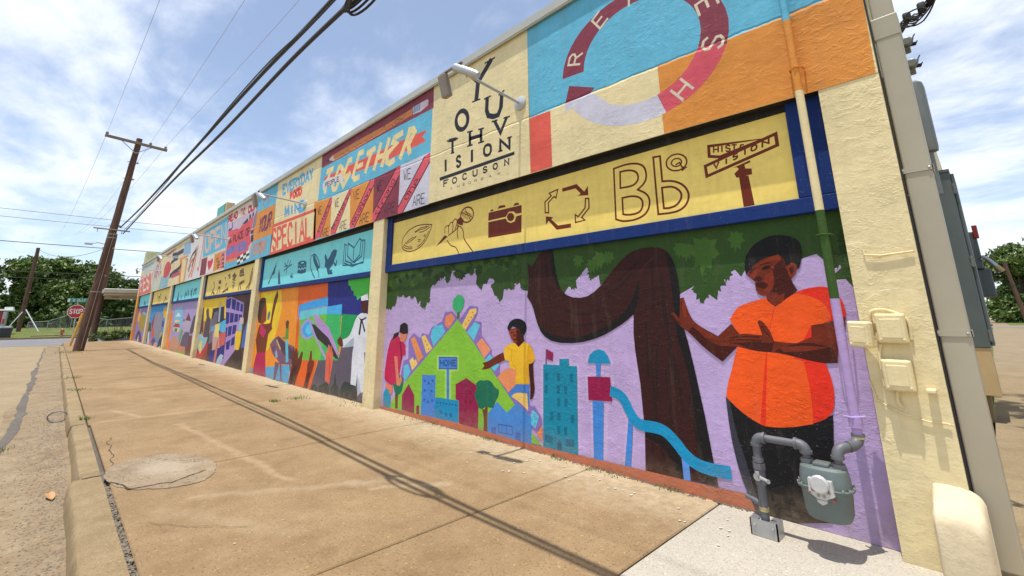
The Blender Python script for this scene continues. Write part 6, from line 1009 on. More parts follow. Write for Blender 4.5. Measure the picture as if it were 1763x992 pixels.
  ('p','painted_house',7,(190,200,214),[-7126,409,-7089,503,-6954,158,-7059,82]),
  ('p','painted_sailor',15,(226,230,238),[-7329,1198,-7303,1233,-7270,1264,-7233,1291,-7189,1313,-7143,1328,-7093,1337,-7041,1339,-6986,1334,-6939,1327,-6899,1317,-6867,1305,-6842,1290,-6820,1247,-6798,1174,-6774,1041,-6734,748,-6930,739,-6805,217,-6941,138,-7114,433,-7134,229,-7319,234,-7331,598,-7327,707,-7319,761,-7297,815,-7694,775,-7774,895,-7618,927,-7541,951,-7492,976,-7453,1007,-7410,1063,-7361,1139]),
  ('p','painted_sailor',16,(170,190,206),[-7484,880,-7320,957,-7308,815,-7694,775]),
  ('p','painted_sailor',17,(100,48,28),[-7942,890,-7833,956,-7769,929,-7738,911,-7720,892,-7704,861,-7687,800,-7741,791,-7773,790,-7802,795,-7832,805,-7865,819,-7891,833,-7911,846,-7926,862]),
  ('p','painted_sailor',16,(76,34,22),[-7152,1530,-6933,1533,-6894,1362,-6962,1336,-6999,1328,-7026,1328,-7059,1337,-7116,1365]),
  ('p','painted_sailor',17,(236,238,244),[-7172,1597,-6949,1644,-6903,1540,-7141,1530]),
  ('p','painted_sailor',16,(34,40,60),[-7220,1281,-7151,1254,-7109,1245,-7073,1245,-7025,1254,-6933,1280,-6924,1257,-7052,1217,-6937,1059,-6974,1035,-7074,1186,-7111,985,-7167,1008,-7126,1221]),
 ]),
 ('mural_panel', 3.525, [
  ('p','',0,(84,54,50),[-18660,0,-12670,0,-12670,1950,-18660,1950]),
  ('p','painted_block',1,(246,208,48),[-19320,1883,-15684,1888,-15437,1270,-16199,1244,-16999,1215,-17245,816,-18420,792]),
  ('p','painted_block',2,(44,48,60),[-17244,1576,-15857,1616,-15677,1190,-17263,1043]),
  ('p','painted_block',3,(110,104,124),[-17016,1443,-16572,1495,-16428,1051,-17122,1016]),
  ('p','painted_block',1,(46,40,128),[-16815,329,-15274,550,-15212,251,-15478,-16,-17053,-66]),
  ('p','painted_block',1,(150,66,40),[-17896,425,-17227,591,-17191,146,-17436,-62,-18002,-12]),
  ('p','painted_block',2,(226,140,46),[-18669,1152,-17497,1215,-17316,928,-18069,681]),
  ('p','painted_figure',3,(84,72,84),[-18870,1431,-18853,1486,-18831,1532,-18804,1571,-18771,1601,-18732,1622,-18686,1633,-18620,1632,-18488,1612,-18393,1366,-18121,798,-18742,846,-18830,1088,-18866,1211,-18879,1295,-18881,1369]),
  ('p','painted_figure',4,(84,72,84),[-17945,1304,-18150,1515,-18059,1573,-18006,1596,-17959,1603,-17908,1600,-17855,1588,-17806,1564,-17761,1528,-17722,1481,-17687,1421,-17642,1371,-17586,1330,-17500,1294,-17326,1244,-17280,1003,-17269,885,-17276,810,-17306,740,-17386,642,-18069,681,-18073,914,-18066,1031,-18051,1108,-18018,1186]),
  ('p','painted_figure',5,(116,110,128),[-17308,1215,-16810,1300,-16572,611,-17157,481]),
  ('p','painted_heart',2,(196,44,66),[-18902,356,-18487,225,-18250,193,-18051,215,-17793,302,-17315,531,-17332,362,-17709,152,-17921,60,-18095,15,-18316,-4,-18720,6]),
  ('p','painted_heart',5,(150,190,200),[-18972,719,-18585,762,-18389,772,-18257,764,-18146,743,-18054,708,-17953,685,-17843,673,-17690,675,-17397,699,-17471,569,-17544,490,-17642,420,-17771,344,-17932,261,-18094,215,-18256,205,-18418,232,-18580,295,-18711,363,-18811,436,-18888,534]),
  ('p','painted_heart',6,(240,200,90),[-18521,431,-18144,591,-18024,217,-18175,138]),
  ('p','painted_hand',6,(206,166,160),[-16809,825,-16273,1080,-15695,457,-16619,322]),
  ('p','painted_hand',7,(110,160,206),[-17183,1016,-16777,1048,-16462,1066,-16313,1064,-16224,1048,-16152,1010,-16069,920,-16677,883,-17087,861]),
  ('p','painted_hand',4,(170,180,196),[-16378,1161,-16486,1746,-16321,1756,-16152,1162]),
  ('p','painted_hand',8,(84,186,226),[-16289,1107,-15354,1269,-15213,908,-15638,871,-15847,871,-15982,896,-16109,958]),
  ('p','painted_hand',9,(214,100,90),[-15969,842,-15263,907,-15274,550,-15854,450]),
  ('p','painted_hand',9,(240,214,130),[-16676,1077,-16137,1135,-16072,733,-16579,720]),
  ('p','painted_hand',10,(210,120,90),[-16263,258,-16249,404,-16219,501,-16157,595,-16018,734,-16001,439,-15999,293,-16006,198,-16024,105,-16070,-29,-16259,-36]),
  ('p','painted_window',11,(176,146,204),[-15816,1838,-15263,1874,-13852,1667,-13795,1315,-13774,934,-14083,475,-15151,-43,-16125,-33,-15172,178,-15232,755]),
  ('p','painted_window',12,(40,42,130),[-15718,1794,-15198,1845,-15189,1535,-15658,1564]),
  ('p','painted_window',12,(40,42,130),[-15113,1816,-14669,1764,-14597,1482,-15038,1532]),
  ('p','painted_window',12,(40,42,130),[-14583,1723,-14256,1677,-14213,1452,-14540,1481]),
  ('p','painted_window',12,(40,42,130),[-14167,1662,-13900,1619,-13874,1431,-14140,1451]),
  ('p','painted_window',12,(40,42,130),[-15597,1450,-15185,1430,-15101,1135,-15408,1100]),
  ('p','painted_window',13,(40,42,130),[-15111,1424,-14708,1400,-14647,1163,-15031,1136]),
  ('p','painted_window',12,(40,42,130),[-14629,1394,-14268,1379,-14210,1182,-14571,1163]),
  ('p','painted_window',13,(40,42,130),[-14210,1371,-13884,1359,-13897,1291,-14158,1187]),
  ('p','painted_window',12,(40,42,130),[-15359,1009,-15173,1024,-15132,757,-15255,741]),
  ('p','painted_window',12,(40,42,130),[-15110,1038,-14732,1067,-14720,817,-15050,772]),
  ('p','painted_window',12,(40,42,130),[-14661,1078,-14298,1100,-14262,877,-14632,832]),
  ('p','painted_window',12,(40,42,130),[-15151,605,-14711,706,-14721,448,-15035,409]),
  ('p','painted_window',12,(40,42,130),[-14629,733,-14317,803,-14274,587,-14618,525]),
  ('p','painted_person',13,(240,200,40),[-14304,924,-13737,946,-13729,653,-13807,452,-14207,470]),
  ('p','painted_person',12,(140,190,206),[-14127,1121,-13776,1123,-13717,958,-14046,953]),
  ('p','painted_person',14,(214,190,190),[-14062,1287,-13710,1278,-13673,1124,-14038,1122]),
  ('p','painted_person',1,(70,110,190),[-13387,1196,-13144,1013,-13255,534,-13633,541,-13604,843]),
  ('p','painted_person',15,(58,36,34),[-13835,1630,-13357,1690,-13315,1219,-13626,1077]),
  ('p','painted_person',12,(170,200,220),[-15799,168,-15543,284,-15212,251,-15492,8,-16016,-26]),
  ('p','painted_person',14,(60,44,36),[-15151,-43,-13984,456,-13612,496,-13256,-1,-14465,-44]),
 ]),
 ('mural_panel', 3.525, [
  ('p','',0,(174,158,206),[-24760,0,-18760,0,-18760,1950,-24760,1950]),
  ('p','painted_block',1,(240,142,40),[-24889,18,-25129,1022,-24679,1534,-24302,1561,-24198,1029,-24152,414,-24103,-9]),
  ('p','painted_block',2,(206,134,112),[-24252,-46,-24094,355,-23123,445,-21794,401,-20379,264,-20389,107,-22394,12]),
  ('p','painted_block',3,(140,180,56),[-24252,-46,-20409,132,-20119,-60,-24017,-95]),
  ('p','painted_block',4,(120,70,60),[-20532,-56,-20805,621,-19789,699,-19474,-49]),
  ('p','painted_tower',1,(130,196,222),[-23668,1033,-23828,1587,-22639,1750,-22121,1507,-21887,1046,-22152,815,-23386,915]),
  ('p','painted_tower',2,(226,236,240),[-23515,1338,-23086,1517,-22388,1363]),
  ('p','painted_tower',2,(238,214,150),[-23563,1201,-22500,1217,-22437,1144,-23493,1125]),
  ('p','painted_tower',2,(196,60,50),[-23723,941,-23367,1081,-22440,1057,-22255,934]),
  ('p','painted_tower',2,(232,214,160),[-23695,911,-22308,922,-22336,755,-23487,763]),
  ('p','painted_tower',3,(90,140,70),[-23359,885,-22699,894,-22732,747,-23251,767]),
  ('p','painted_tower',4,(206,150,120),[-23744,366,-23257,589,-22579,576,-21826,261,-22443,66,-23468,79]),
  ('p','painted_castle',1,(190,176,198),[-21859,1104,-21410,1190,-20744,1246,-20341,1165,-20270,899,-20368,765,-21551,825]),
  ('p','painted_castle',2,(108,66,76),[-21831,1161,-21689,1260,-21398,1176]),
  ('p','painted_castle',2,(120,60,70),[-21348,1204,-20927,1480,-20351,1178]),
  ('p','painted_castle',5,(104,92,112),[-21678,266,-21514,604,-21074,778,-20255,794,-20247,270]),
  ('p','painted_castle',6,(110,166,90),[-22188,586,-21896,876,-21551,825,-21716,487,-21826,261]),
  ('p','painted_castle',6,(90,80,96),[-20296,846,-20001,1325,-19694,1429,-19527,858,-20045,693]),
 ]),
 ('mural_panel', 3.525, [
  ('p','',0,(52,150,216),[-30840,0,-24860,0,-24860,1950,-30840,1950]),
  ('p','painted_figure',1,(238,180,50),[-26798,1763,-26125,1819,-25920,1314,-26231,1277,-26397,1280,-26520,1310,-26663,1383,-26906,1557]),
  ('p','painted_figure',2,(150,146,160),[-29296,1397,-28904,1538,-28633,1591,-28353,1603,-28019,1589,-27632,1549,-27295,1494,-27007,1423,-26722,1311,-26298,1080,-26317,818,-26356,680,-26422,578,-26516,484,-26639,397,-26803,333,-27008,289,-27254,267,-27541,266,-27833,305,-28129,381,-28430,497,-28736,651,-28971,798,-29136,940,-29238,1107]),
  ('p','painted_figure',3,(160,66,70),[-30060,1060,-29260,1582,-29244,1138,-29229,699]),
  ('p','painted_figure',4,(216,98,60),[-29654,729,-29279,837,-29078,863,-28928,843,-28752,767,-28449,569,-28722,278,-29095,349,-29278,401,-29395,457,-29503,546]),
  ('p','painted_figure',3,(84,80,150),[-26722,1180,-26022,1115,-26194,881,-26685,943]),
  ('p','painted_figure',5,(90,70,64),[-31355,829,-31114,964,-30926,1038,-30741,1085,-30559,1105,-30380,1093,-30205,1047,-29990,941,-29610,692,-30393,566,-30593,72,-31793,539]),
  ('p','painted_figure',3,(232,190,60),[-26754,605,-26332,713,-26332,514,-26753,404]),
  ('p','painted_figure',6,(196,120,130),[-30233,10,-29757,232,-29503,322,-29314,356,-29095,349,-28722,278,-28792,-79,-29608,-58,-29878,-41,-30034,-24]),
  ('p','painted_figure',7,(84,76,150),[-29128,194,-28722,326,-28497,373,-28320,379,-28099,346,-27705,240,-28048,71,-28251,12,-28429,7,-28670,51]),
  ('p','painted_figure',8,(226,160,130),[-28100,104,-27942,173,-27769,201,-27494,202,-26929,164,-27174,41,-27342,-14,-27515,-42,-27780,-57,-28314,-60]),
  ('p','painted_figure',9,(60,56,60),[-27107,-78,-26947,117,-26833,225,-26710,312,-26518,421,-26125,618,-25855,364,-26024,-63]),
  ('p','painted_figure',10,(206,214,214),[-26750,4,-26193,92,-26142,-52,-26785,-64]),
  ('p','painted_figure',7,(226,206,190),[-30664,561,-30265,682,-29711,29,-30233,10]),
 ]),
 ('mural_panel', 3.525, [
  ('p','',0,(150,126,186),[-36400,0,-30940,0,-30940,1950,-36400,1950]),
  ('p','painted_figure',1,(240,170,70),[-35706,1829,-35295,1911,-34827,1338,-35263,1033,-35947,1252]),
  ('p','painted_figure',2,(172,150,60),[-35163,1208,-34919,1378,-34730,1456,-34517,1497,-34250,1523,-33772,1535,-33177,1510,-32348,1412,-32474,1048,-32690,521,-33891,641,-34446,724,-34755,810,-34973,942]),
  ('p','painted_figure',3,(130,180,196),[-34399,1637,-33814,1678,-33494,1680,-33245,1657,-32940,1597,-32402,1453,-33268,1490,-33768,1536]),
  ('p','painted_figure',3,(84,66,90),[-35407,165,-35045,462,-34790,580,-34521,618,-34199,609,-33822,553,-33499,482,-33228,395,-32970,265,-32600,3,-33789,-37,-34315,-7,-34720,43]),
  ('p','painted_figure',4,(196,40,80),[-32654,41,-32482,325,-32219,292,-32187,-22]),
  ('p','painted_figure',4,(226,220,220),[-34471,23,-34390,167,-34344,239,-34307,287,-34259,335,-34172,408,-33915,-1]),
 ]),
]

# ------------------------------------------------------------------ lettering
GL = {'A': '0,0 .5,1 1,0|.2,.38 .8,.38', 'B': '0,0 0,1 .65,1 .88,.86 .88,.66 .65,.52 0,.52|.65,.52 1,.38 1,.14 .7,0 0,0', 'C': '.95,.8 .72,1 .3,1 .03,.75 .03,.25 .3,0 .72,0 .97,.2',
 'D': '0,0 0,1 .55,1 .95,.75 .95,.25 .55,0 0,0', 'E': '1,1 0,1 0,0 1,0|0,.52 .8,.52', 'F': '1,1 0,1 0,0|0,.52 .8,.52', 'G': '.95,.8 .7,1 .3,1 .03,.75 .03,.25 .3,0 .7,0 .97,.2 .97,.45 .6,.45',
 'H': '0,0 0,1|1,0 1,1|0,.5 1,.5', 'I': '.5,0 .5,1', 'J': '.9,1 .9,.2 .65,0 .3,0 .05,.2', 'K': '0,0 0,1|1,1 0,.45|.3,.6 1,0', 'L': '0,1 0,0 .95,0', 'M': '0,0 .08,1 .5,.3 .92,1 1,0', 'N': '0,0 0,1 1,0 1,1',
 'O': '.5,1 .82,.93 1,.7 1,.3 .82,.07 .5,0 .18,.07 0,.3 0,.7 .18,.93 .5,1', 'P': '0,0 0,1 .7,1 .98,.85 .98,.62 .7,.46 0,.46', 'Q': '.5,1 .82,.93 1,.7 1,.3 .82,.07 .5,0 .18,.07 0,.3 0,.7 .18,.93 .5,1|.6,.3 1,-.05',
 'R': '0,0 0,1 .7,1 .96,.85 .96,.65 .7,.5 0,.5|.55,.5 1,0', 'S': '.92,.82 .7,1 .3,1 .06,.82 .1,.62 .5,.5 .9,.38 .94,.18 .7,0 .3,0 .06,.18', 'T': '0,1 1,1|.5,1 .5,0', 'U': '0,1 0,.25 .22,0 .78,0 1,.25 1,1', 'V': '0,1 .5,0 1,1',
 'W': '0,1 .25,0 .5,.75 .75,0 1,1', 'X': '0,0 1,1|0,1 1,0', 'Y': '0,1 .5,.5 1,1|.5,.5 .5,0', 'Z': '0,1 1,1 0,0 1,0', '1': '.2,.8 .5,1 .5,0',
 'a': '.9,.6 .5,.65 .1,.45 .1,.1 .4,0 .8,.15 .9,.6 .9,.1 1.1,0', 'b': '.1,1 .1,0 .6,0 .9,.2 .8,.5 .4,.55 .1,.4', 'e': '.1,.3 .8,.35 .75,.6 .4,.68 .1,.4 .2,.05 .6,0 1.1,.2', 'g': '.85,.6 .4,.65 .1,.4 .3,.1 .8,.2 .85,.6 .8,-.3 .3,-.4', 'h': '.1,0 .15,1 .15,.4 .5,.65 .8,.5 .85,0 1.1,.1',
 'i': '.4,.6 .4,.1 .8,0', 'n': '.1,.6 .1,0 .2,.45 .6,.65 .8,.5 .85,0 1.1,.1', 'o': '.5,.65 .12,.45 .15,.1 .5,0 .85,.15 .85,.5 .5,.65 1.1,.6', 'r': '.1,.6 .15,0 .2,.4 .6,.65 .9,.6', 's': '.8,.55 .5,.65 .25,.5 .7,.2 .5,0 .1,.05 1.1,.05', 't': '.4,1 .4,.1 .7,0 1.1,.2|.1,.65 .8,.7'}
SER = set('TIHNUVYFRKMLEPDB')
def ribbon(pts, w, closed=False):
    P = [Vector((a, b)) for a, b in pts]; n = len(P); lv = []; rv = []
    for i in range(n):
        a = P[i-1] if (i > 0 or closed) else None; b = P[(i+1) % n] if (i < n-1 or closed) else None
        d1 = (P[i]-a).normalized() if a is not None and (P[i]-a).length > 1e-6 else None
        d2 = (b-P[i]).normalized() if b is not None and (b-P[i]).length > 1e-6 else None
        if d1 is None: d1 = d2 or Vector((1, 0))
        if d2 is None: d2 = d1
        n1 = Vector((-d1.y, d1.x)); n2 = Vector((-d2.y, d2.x)); m = n1+n2
        m = n1 if m.length < .3 else m.normalized(); k = w/2/max(.55, m.dot(n1)); q = P[i]
        if a is None: q = q-d2*w*.12
        if b is None: q = q+d1*w*.12
        lv.append(q+m*k); rv.append(q-m*k)
    quads = []
    for i in range(n if closed else n-1):
        j = (i+1) % n; quads.append((lv[i], lv[j], rv[j], rv[i]))
    return quads
def text_ribbons(txt, q, w, style):
    """q: bottom left, bottom right, top right, top left"""
    BL, BR, TR, TL = [Vector(x) for x in q]; n = len(txt); out = []
    gap = .24 if style == 0 else (.3 if n > 1 else 0) if style == 1 else .02
    cw = 1/(n-gap*1) if n > 1 else 1
    for i, ch in enumerate(txt):
        if ch not in GL: continue
        u0 = i*cw; uw = cw*(1-gap) if n > 1 else 1
        def mp(x, y):
            u = u0+x*uw
            if style == 2: u += (y-.3)*uw*.25
            return (BL*(1-u)+BR*u)*(1-y)+(TL*(1-u)+TR*u)*y
        for st in GL[ch].split('|'):
            ps = [tuple(map(float, t.split(','))) for t in st.split()]
            out += ribbon([mp(*p) for p in ps], w)
            if style == 1 and ch in SER:
                for e in (ps[0], ps[-1]):
                    if e[1] in (0.0, 1.0): out += ribbon([mp(e[0]-.24, e[1]), mp(e[0]+.24, e[1])], w*.45)
    return out
# ------------------------------------------------------------------ the ground
g = MB(); plane(g, -700, -700, 700, 700, -.16); structure(g.build('ground', M_GRASS))
g = MB(); plane(g, -38.5, -11, 60, .36, -.13, 24, 3); structure(g.build('street', M_ROAD))
g = MB(); plane(g, -49.2, -200, -36.6, 200, -.124); structure(g.build('cross_street', M_ASPH))
def wob(x, s=1.0, k=0.0): return noise.noise(Vector((x*s, k, 1.7)))
# gutter strip of dirt along the kerb, with an uneven outer edge
g = MB(); xs = [6-i*.45 for i in range(97)]
for a, b in zip(xs, xs[1:]):
    e = lambda x: -.16-.16*wob(x, .5, 3)-.09*wob(x, 2, 5)-(.12 if x > -12 else 0)*1.0
    g.add([(a, e(a), -.125), (b, e(b), -.125), (b, .42, -.122), (a, .42, -.122)], [(0, 3, 2, 1)])
structure(g.build('gutter', M_GUT))
g = MB(); xs = [-4-i*.25 for i in range(118)]
for a, b in zip(xs, xs[1:]):
    c_ = lambda x: -.17-.012*(x+8)*0-.05*wob(x, .8, 7)-.12*(1 if x > -9 else 0)*min(1, (x+9)/4)
    w_ = lambda x: .7*max(.012, (.055+.04*wob(x, 1.6, 9)+.03*wob(x, 5, 2)) if -20 < x < -8.2 else .02+.02*wob(x, 2, 4))
    g.add([(a, c_(a)-w_(a)*1.2, -.119), (b, c_(b)-w_(b)*1.2, -.119), (b, c_(b)+w_(b)*1.3, -.119), (a, c_(a)+w_(a)*1.3, -.119)], [(0, 3, 2, 1)])
structure(g.build('tar_seam', M_TAR))
# kerb, one cast length after another
kerb = structure(thing('kerb', None, None))
def kerb_stone(x0, x1, dy=0.0, dz=0.0):
    mb = MB(); n = max(4, int(abs(x1-x0)/.12)); rows = []
    for i in range(n+1):
        x = x0+(x1-x0)*i/n; y = .335+dy+.012*wob(x, 1.3, 2); z = .004+dz+.006*wob(x, 1.1, 6)
        prof = [(y-.016+.006*wob(x, 7, 1), -.2), (y-.004+.006*wob(x, 9, 5), -.05), (y+.004, z-.026), (y+.012+.006*wob(x, 6, 3), z-.008), (y+.028, z), (.475, z+.002), (.475, -.2)]
        rows.append([(x, a, b) for a, b in prof])
    for i in range(n):
        for j in range(6): mb.add([rows[i][j], rows[i+1][j], rows[i+1][j+1], rows[i][j+1]], [(0, 1, 2, 3)], sm=j < 5)
    mb.add(rows[0], [tuple(range(7))]); mb.add(rows[-1], [tuple(range(7))[::-1]])
    return mb.build('kerb_stone', M_CURB, kerb, weld=True)
ks = [5, 2.2, -1, -3.2, -5.42, -8.1, -11, -14.2, -17.3, -20.4, -23.5, -26.6, -29.7, -32.6]
for i, (a, b) in enumerate(zip(ks, ks[1:])): kerb_stone(a-.006, b+.006, -.055 if i < 4 else random.uniform(-.008, .008), random.uniform(-.004, .006))
# sidewalk slabs
walk = structure(thing('sidewalk', None, None))
jn = [5, 2.4, -.22, -1.55, -2.64, -5.16, -8.05, -10.9, -13.8, -16.7, -19.6, -22.5, -25.4, -28.3, -31.2, -34.1, -36.95]
for i, (a, b) in enumerate(zip(jn, jn[1:])):
    mb = MB(); gp = .006; n = 6; z1 = random.uniform(-.003, .003)
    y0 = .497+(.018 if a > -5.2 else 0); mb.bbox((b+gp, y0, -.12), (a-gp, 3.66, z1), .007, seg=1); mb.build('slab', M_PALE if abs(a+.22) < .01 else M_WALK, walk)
g = MB(); plane(g, -36.95, .46, 5, 3.4, -.035); g.build('joint_bed', M_TAR, walk)
# repair patch, seam and cracks
mb = MB(); pp = []
for i in range(90):
    an = 2*math.pi*i/90; r_ = 1+.07*wob(math.cos(an)*1.5, 1, math.sin(an)*1.5)+.035*wob(i*.8, 1.1, 3)+.02*wob(i*3.1, 1, 8)
    pp.append((-5.25+.60*math.cos(an)*r_+.10*math.sin(an), .86+.37*math.sin(an)*r_, .0015))
mb.prism(pp, (0, 0, .002)); mb.build('repair_patch', M_PATCH, walk)
def strip(mb, pts, w, z, jit=.3):
    q = ribbon(pts, w)
    for k in q:
        c0 = (k[0]+k[3])/2; mb.add([(p.x+random.uniform(-1, 1)*w*jit*.5, p.y+random.uniform(-1, 1)*w*jit*.5, z) for p in k], [(0, 1, 2, 3)])
def wander(pts, n, amp, s=3.0, k=1.0):
    out = []
    for (a, b), (c, d) in zip(pts, pts[1:]):
        for i in range(n):
            t_ = i/n; x = a+(c-a)*t_; y = b+(d-b)*t_; out.append((x+amp*wob(x*s+y*s, 1, k), y+amp*wob(y*s-x*s, 1, k+4)))
    out.append(pts[-1]); return out
M_CRACK = mat('crack shadow', (.05, .032, .02), .95, 0, .2, 20)
def pebbles(name, spots, r0, r1, m, parent=None, flat=.6):
    mb = MB()
    for x, y, z in spots:
        r_ = random.uniform(r0, r1); n = 5; a0 = random.random()*6; vs = [(x+r_*math.cos(a0+i*1.2566)*random.uniform(.7, 1.1), y+r_*math.sin(a0+i*1.2566)*random.uniform(.7, 1.1), z) for i in range(n)]; vs.append((x, y, z+r_*flat))
        mb.add(vs, [(i, (i+1) % n, n) for i in range(n)])
    o = mb.build(name, m, parent); o['kind'] = 'stuff'; return o
mb = MB()
for ps, w_ in (([(-5.13, .5), (-4.85, .62), (-4.8, .85), (-4.95, 1.12)], .012), ([(-5.42, .36), (-5.40, .48)], .014), ([(-4.0, .62), (-3.7, .85), (-3.45, 1.1)], .003), ([(-7, .62), (-6.2, .6), (-5.7, .56)], .005)):
    q = ribbon(wander(ps, 16, .04, 9), w_)
    for k in q: mb.add([(p.x+random.uniform(-.3, .3)*w_, p.y+random.uniform(-.3, .3)*w_, .0066) for p in k], [(0, 1, 2, 3)])
mb.build('crack', M_CRACK, walk)
pebbles('crack_gravel', [(random.uniform(-5.1, -1.5), .485+random.uniform(-.012, .03), -.012) for _ in range(900)], .004, .011, M_PEB, walk)
o = pebbles('gutter_gravel', [(random.uniform(-11, -2.2), .30-abs(random.gauss(0, .16)), -.122) for _ in range(2600)], .003, .010, M_PEB); tag(o, 'small stones and litter gathered along the kerb', 'gravel')
o = pebbles('paint_chips', [(x, 3.38-abs(random.gauss(0, .28)), .004) for x in [random.uniform(-7.5, -1.2) for _ in range(150)]]+[(random.uniform(-12, -1.6), random.uniform(.8, 3.3), .004) for _ in range(26)], .004, .013, M_CHIP, None, .12); tag(o, 'pale paint chips scattered along the foot of the wall', 'paint chips')
o = pebbles('wall_foot_dirt', [(random.uniform(-6.3, -1.3), 3.515-abs(random.gauss(0, .012)), -.001) for _ in range(700)]+[(random.uniform(-12.5, -6.7), 3.515-abs(random.gauss(0, .012)), -.001) for _ in range(500)], .004, .014, M_TAR); tag(o, 'dark crumbs of dirt along the foot of the mural', 'dirt')
def tuft(mb, x, y, z, n, h, sp):
    if y > 3.2: n = n//2; h *= .7
    for _ in range(n):
        a = random.random()*6.28; px_ = x+random.gauss(0, sp); py_ = y+random.gauss(0, sp*.6); hh = h*random.uniform(.4, 1); dx = math.cos(a)*hh*.6; dy = math.sin(a)*hh*.6; wv = .004+.002*random.random()
        mb.add([(px_-wv*math.sin(a), py_+wv*math.cos(a), z), (px_+wv*math.sin(a), py_-wv*math.cos(a), z), (px_+dx, py_+dy, z+hh)], [(0, 1, 2)])
mb = MB()
for x, y, n, h, sp in [(-8.5, .48, 60, .06, .05), (-12, .48, 60, .06, .1), (-14.5, .48, 60, .06, .12), (-8.05, 2.65, 70, .05, .07), (-8.05, 3.0, 70, .05, .1), (-7, 3.36, 90, .06, .2), (-5.4, 3.5, 70, .06, .12), (-5.0, 3.5, 40, .05, .06), (-3.9, 3.5, 60, .05, .05), (-3.0, 3.5, 70, .05, .06), (-2.5, 3.49, 60, .05, .08), (-1.9, 3.5, 60, .05, .06), (-25.5, .6, 120, .12, .4), (-7.8, -.2, 40, .05, .08)]:
    tuft(mb, x, y, 0 if y > .3 else -.12, n, h, sp)
tag(mb.build('weeds', L_LITE), 'small green weeds in the pavement joints and at the wall foot', 'weeds', kind='stuff')
# side driveway, right of the building, with the side street behind
g = MB(); plane(g, -.2, 3.665, 9, 75, -.004, 2, 8); structure(g.build('driveway', M_DRIVE))
g = MB(); plane(g, -8, 75.2, 1.0, 240, -.02); structure(g.build('side_street', M_DRIVE))
g = MB(); plane(g, -40, 59, 120, 63, .0015); structure(g.build('side_road', M_ASPH))
# far verge across the cross street
g = MB(); g.box((-49.5, -120, -.16), (-49.2, 120, .0)); structure(g.build('far_kerb', M_CURB))
g = MB()
NX = 16
for i in range(NX):
    for j in range(40):
        f = lambda a, b: (-49.5-a*5, -120+b*6, .0+.012*a*5*min(1, a/3)+.08*wob(a*.7, 1, b*.4))
        g.add([f(i, j), f(i, j+1), f(i+1, j+1), f(i+1, j)], [(0, 3, 2, 1)])
structure(g.build('grass_verge', M_GRASS, fixn=True))
g = MB(); g.box((-53.4, -1.2, -.1), (-52.0, 40, .07)); structure(g.build('far_sidewalk', M_DRIVE))
# ------------------------------------------------------------------ the building
K = .90
bld = thing('mural_building', 'long low building with a colourful painted mural along its street wall', 'building', (-18, 3.4, 0))
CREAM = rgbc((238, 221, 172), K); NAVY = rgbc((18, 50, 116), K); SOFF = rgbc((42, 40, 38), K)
XE = -.235; XW = -36.98
mb = MB(); mb.box((XW, 3.64, -.1), (XE, 16, 4.45), CREAM); mb.build('wall', PAINT, bld)
FZ = [(-0.235, 2.72), (-0.56, 2.72), (-0.7, 2.72), (-1.66, 2.74), (-2.52, 2.75), (-2.89, 2.75), (-5.11, 2.77), (-5.79, 2.76), (-6.68, 2.76), (-9.06, 2.74), (-11.75, 2.73), (-19.03, 2.7), (-30.9, 2.65), (-36.98, 2.61)]
tp = 4.508
mb = MB(); poly = [(XE, 3.4, tp)]+[(x, 3.4, z) for x, z in FZ]+[(XW, 3.4, tp)]
mb.prism(poly, (0, .245, 0), CREAM)
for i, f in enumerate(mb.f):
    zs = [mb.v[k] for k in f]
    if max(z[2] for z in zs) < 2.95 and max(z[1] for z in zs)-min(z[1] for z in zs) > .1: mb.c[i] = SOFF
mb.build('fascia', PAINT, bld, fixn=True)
XL = [-6.66, -12.87, -18.96, -25.06, -31.14, -36.98]
for i, x in enumerate(XL):
    w_ = .33 if i < 5 else .7
    zt = 2.9
    mb = MB(); mb.bbox((x, 3.402, -.1), (x+w_, 3.66, zt), .008, CREAM if i < 5 else rgbc((240, 168, 74), K), seg=1); mb.build('pilaster', PAINT, bld)
mb = MB(); mb.bbox((-36.62, 3.398, .55), (-36.3, 3.42, 1.9), .004, rgbc((180, 154, 200), K), seg=1); mb.build('painted_block', PAINT, bld)
mb = MB(); mb.prism([(-.554, 3.402, -.1), (-.555, 3.402, 1.4), (-.555, 3.402, 2.74), (XE, 3.402, 2.74), (XE, 3.402, -.1)], (0, .26, 0), CREAM); mb.build('pilaster', PAINT, bld, fixn=True)
mb = MB(); mb.bbox((XW-.05, 3.352, tp+.002), (XE+.04, 3.75, 4.62), .006, seg=1); mb.box((XW-.04, 3.36, tp-.012), (XE+.03, 3.372, tp+.01)); mb.build('coping', M_CAP, bld)
mb = MB(); mb.box((XW, 3.75, 4.452), (XE, 16, 4.52)); mb.build('roof', M_ROAD, bld)
mb = MB(); mb.bbox((-37.0, 3.42, 4.625), (-36.2, 4.1, 5.35), .02, rgbc((200, 200, 156), K)); mb.build('parapet_block', PAINT, bld)
mb = MB(); mb.box((XE-.004, 3.43, .02), (XE+.009, 3.452, 4.49)); mb.build('corner_gap_shade', M_BLACK, bld)  # black strip added for the shaded gap between wall corner and downspout
XR = [-.53]+XL[:5]
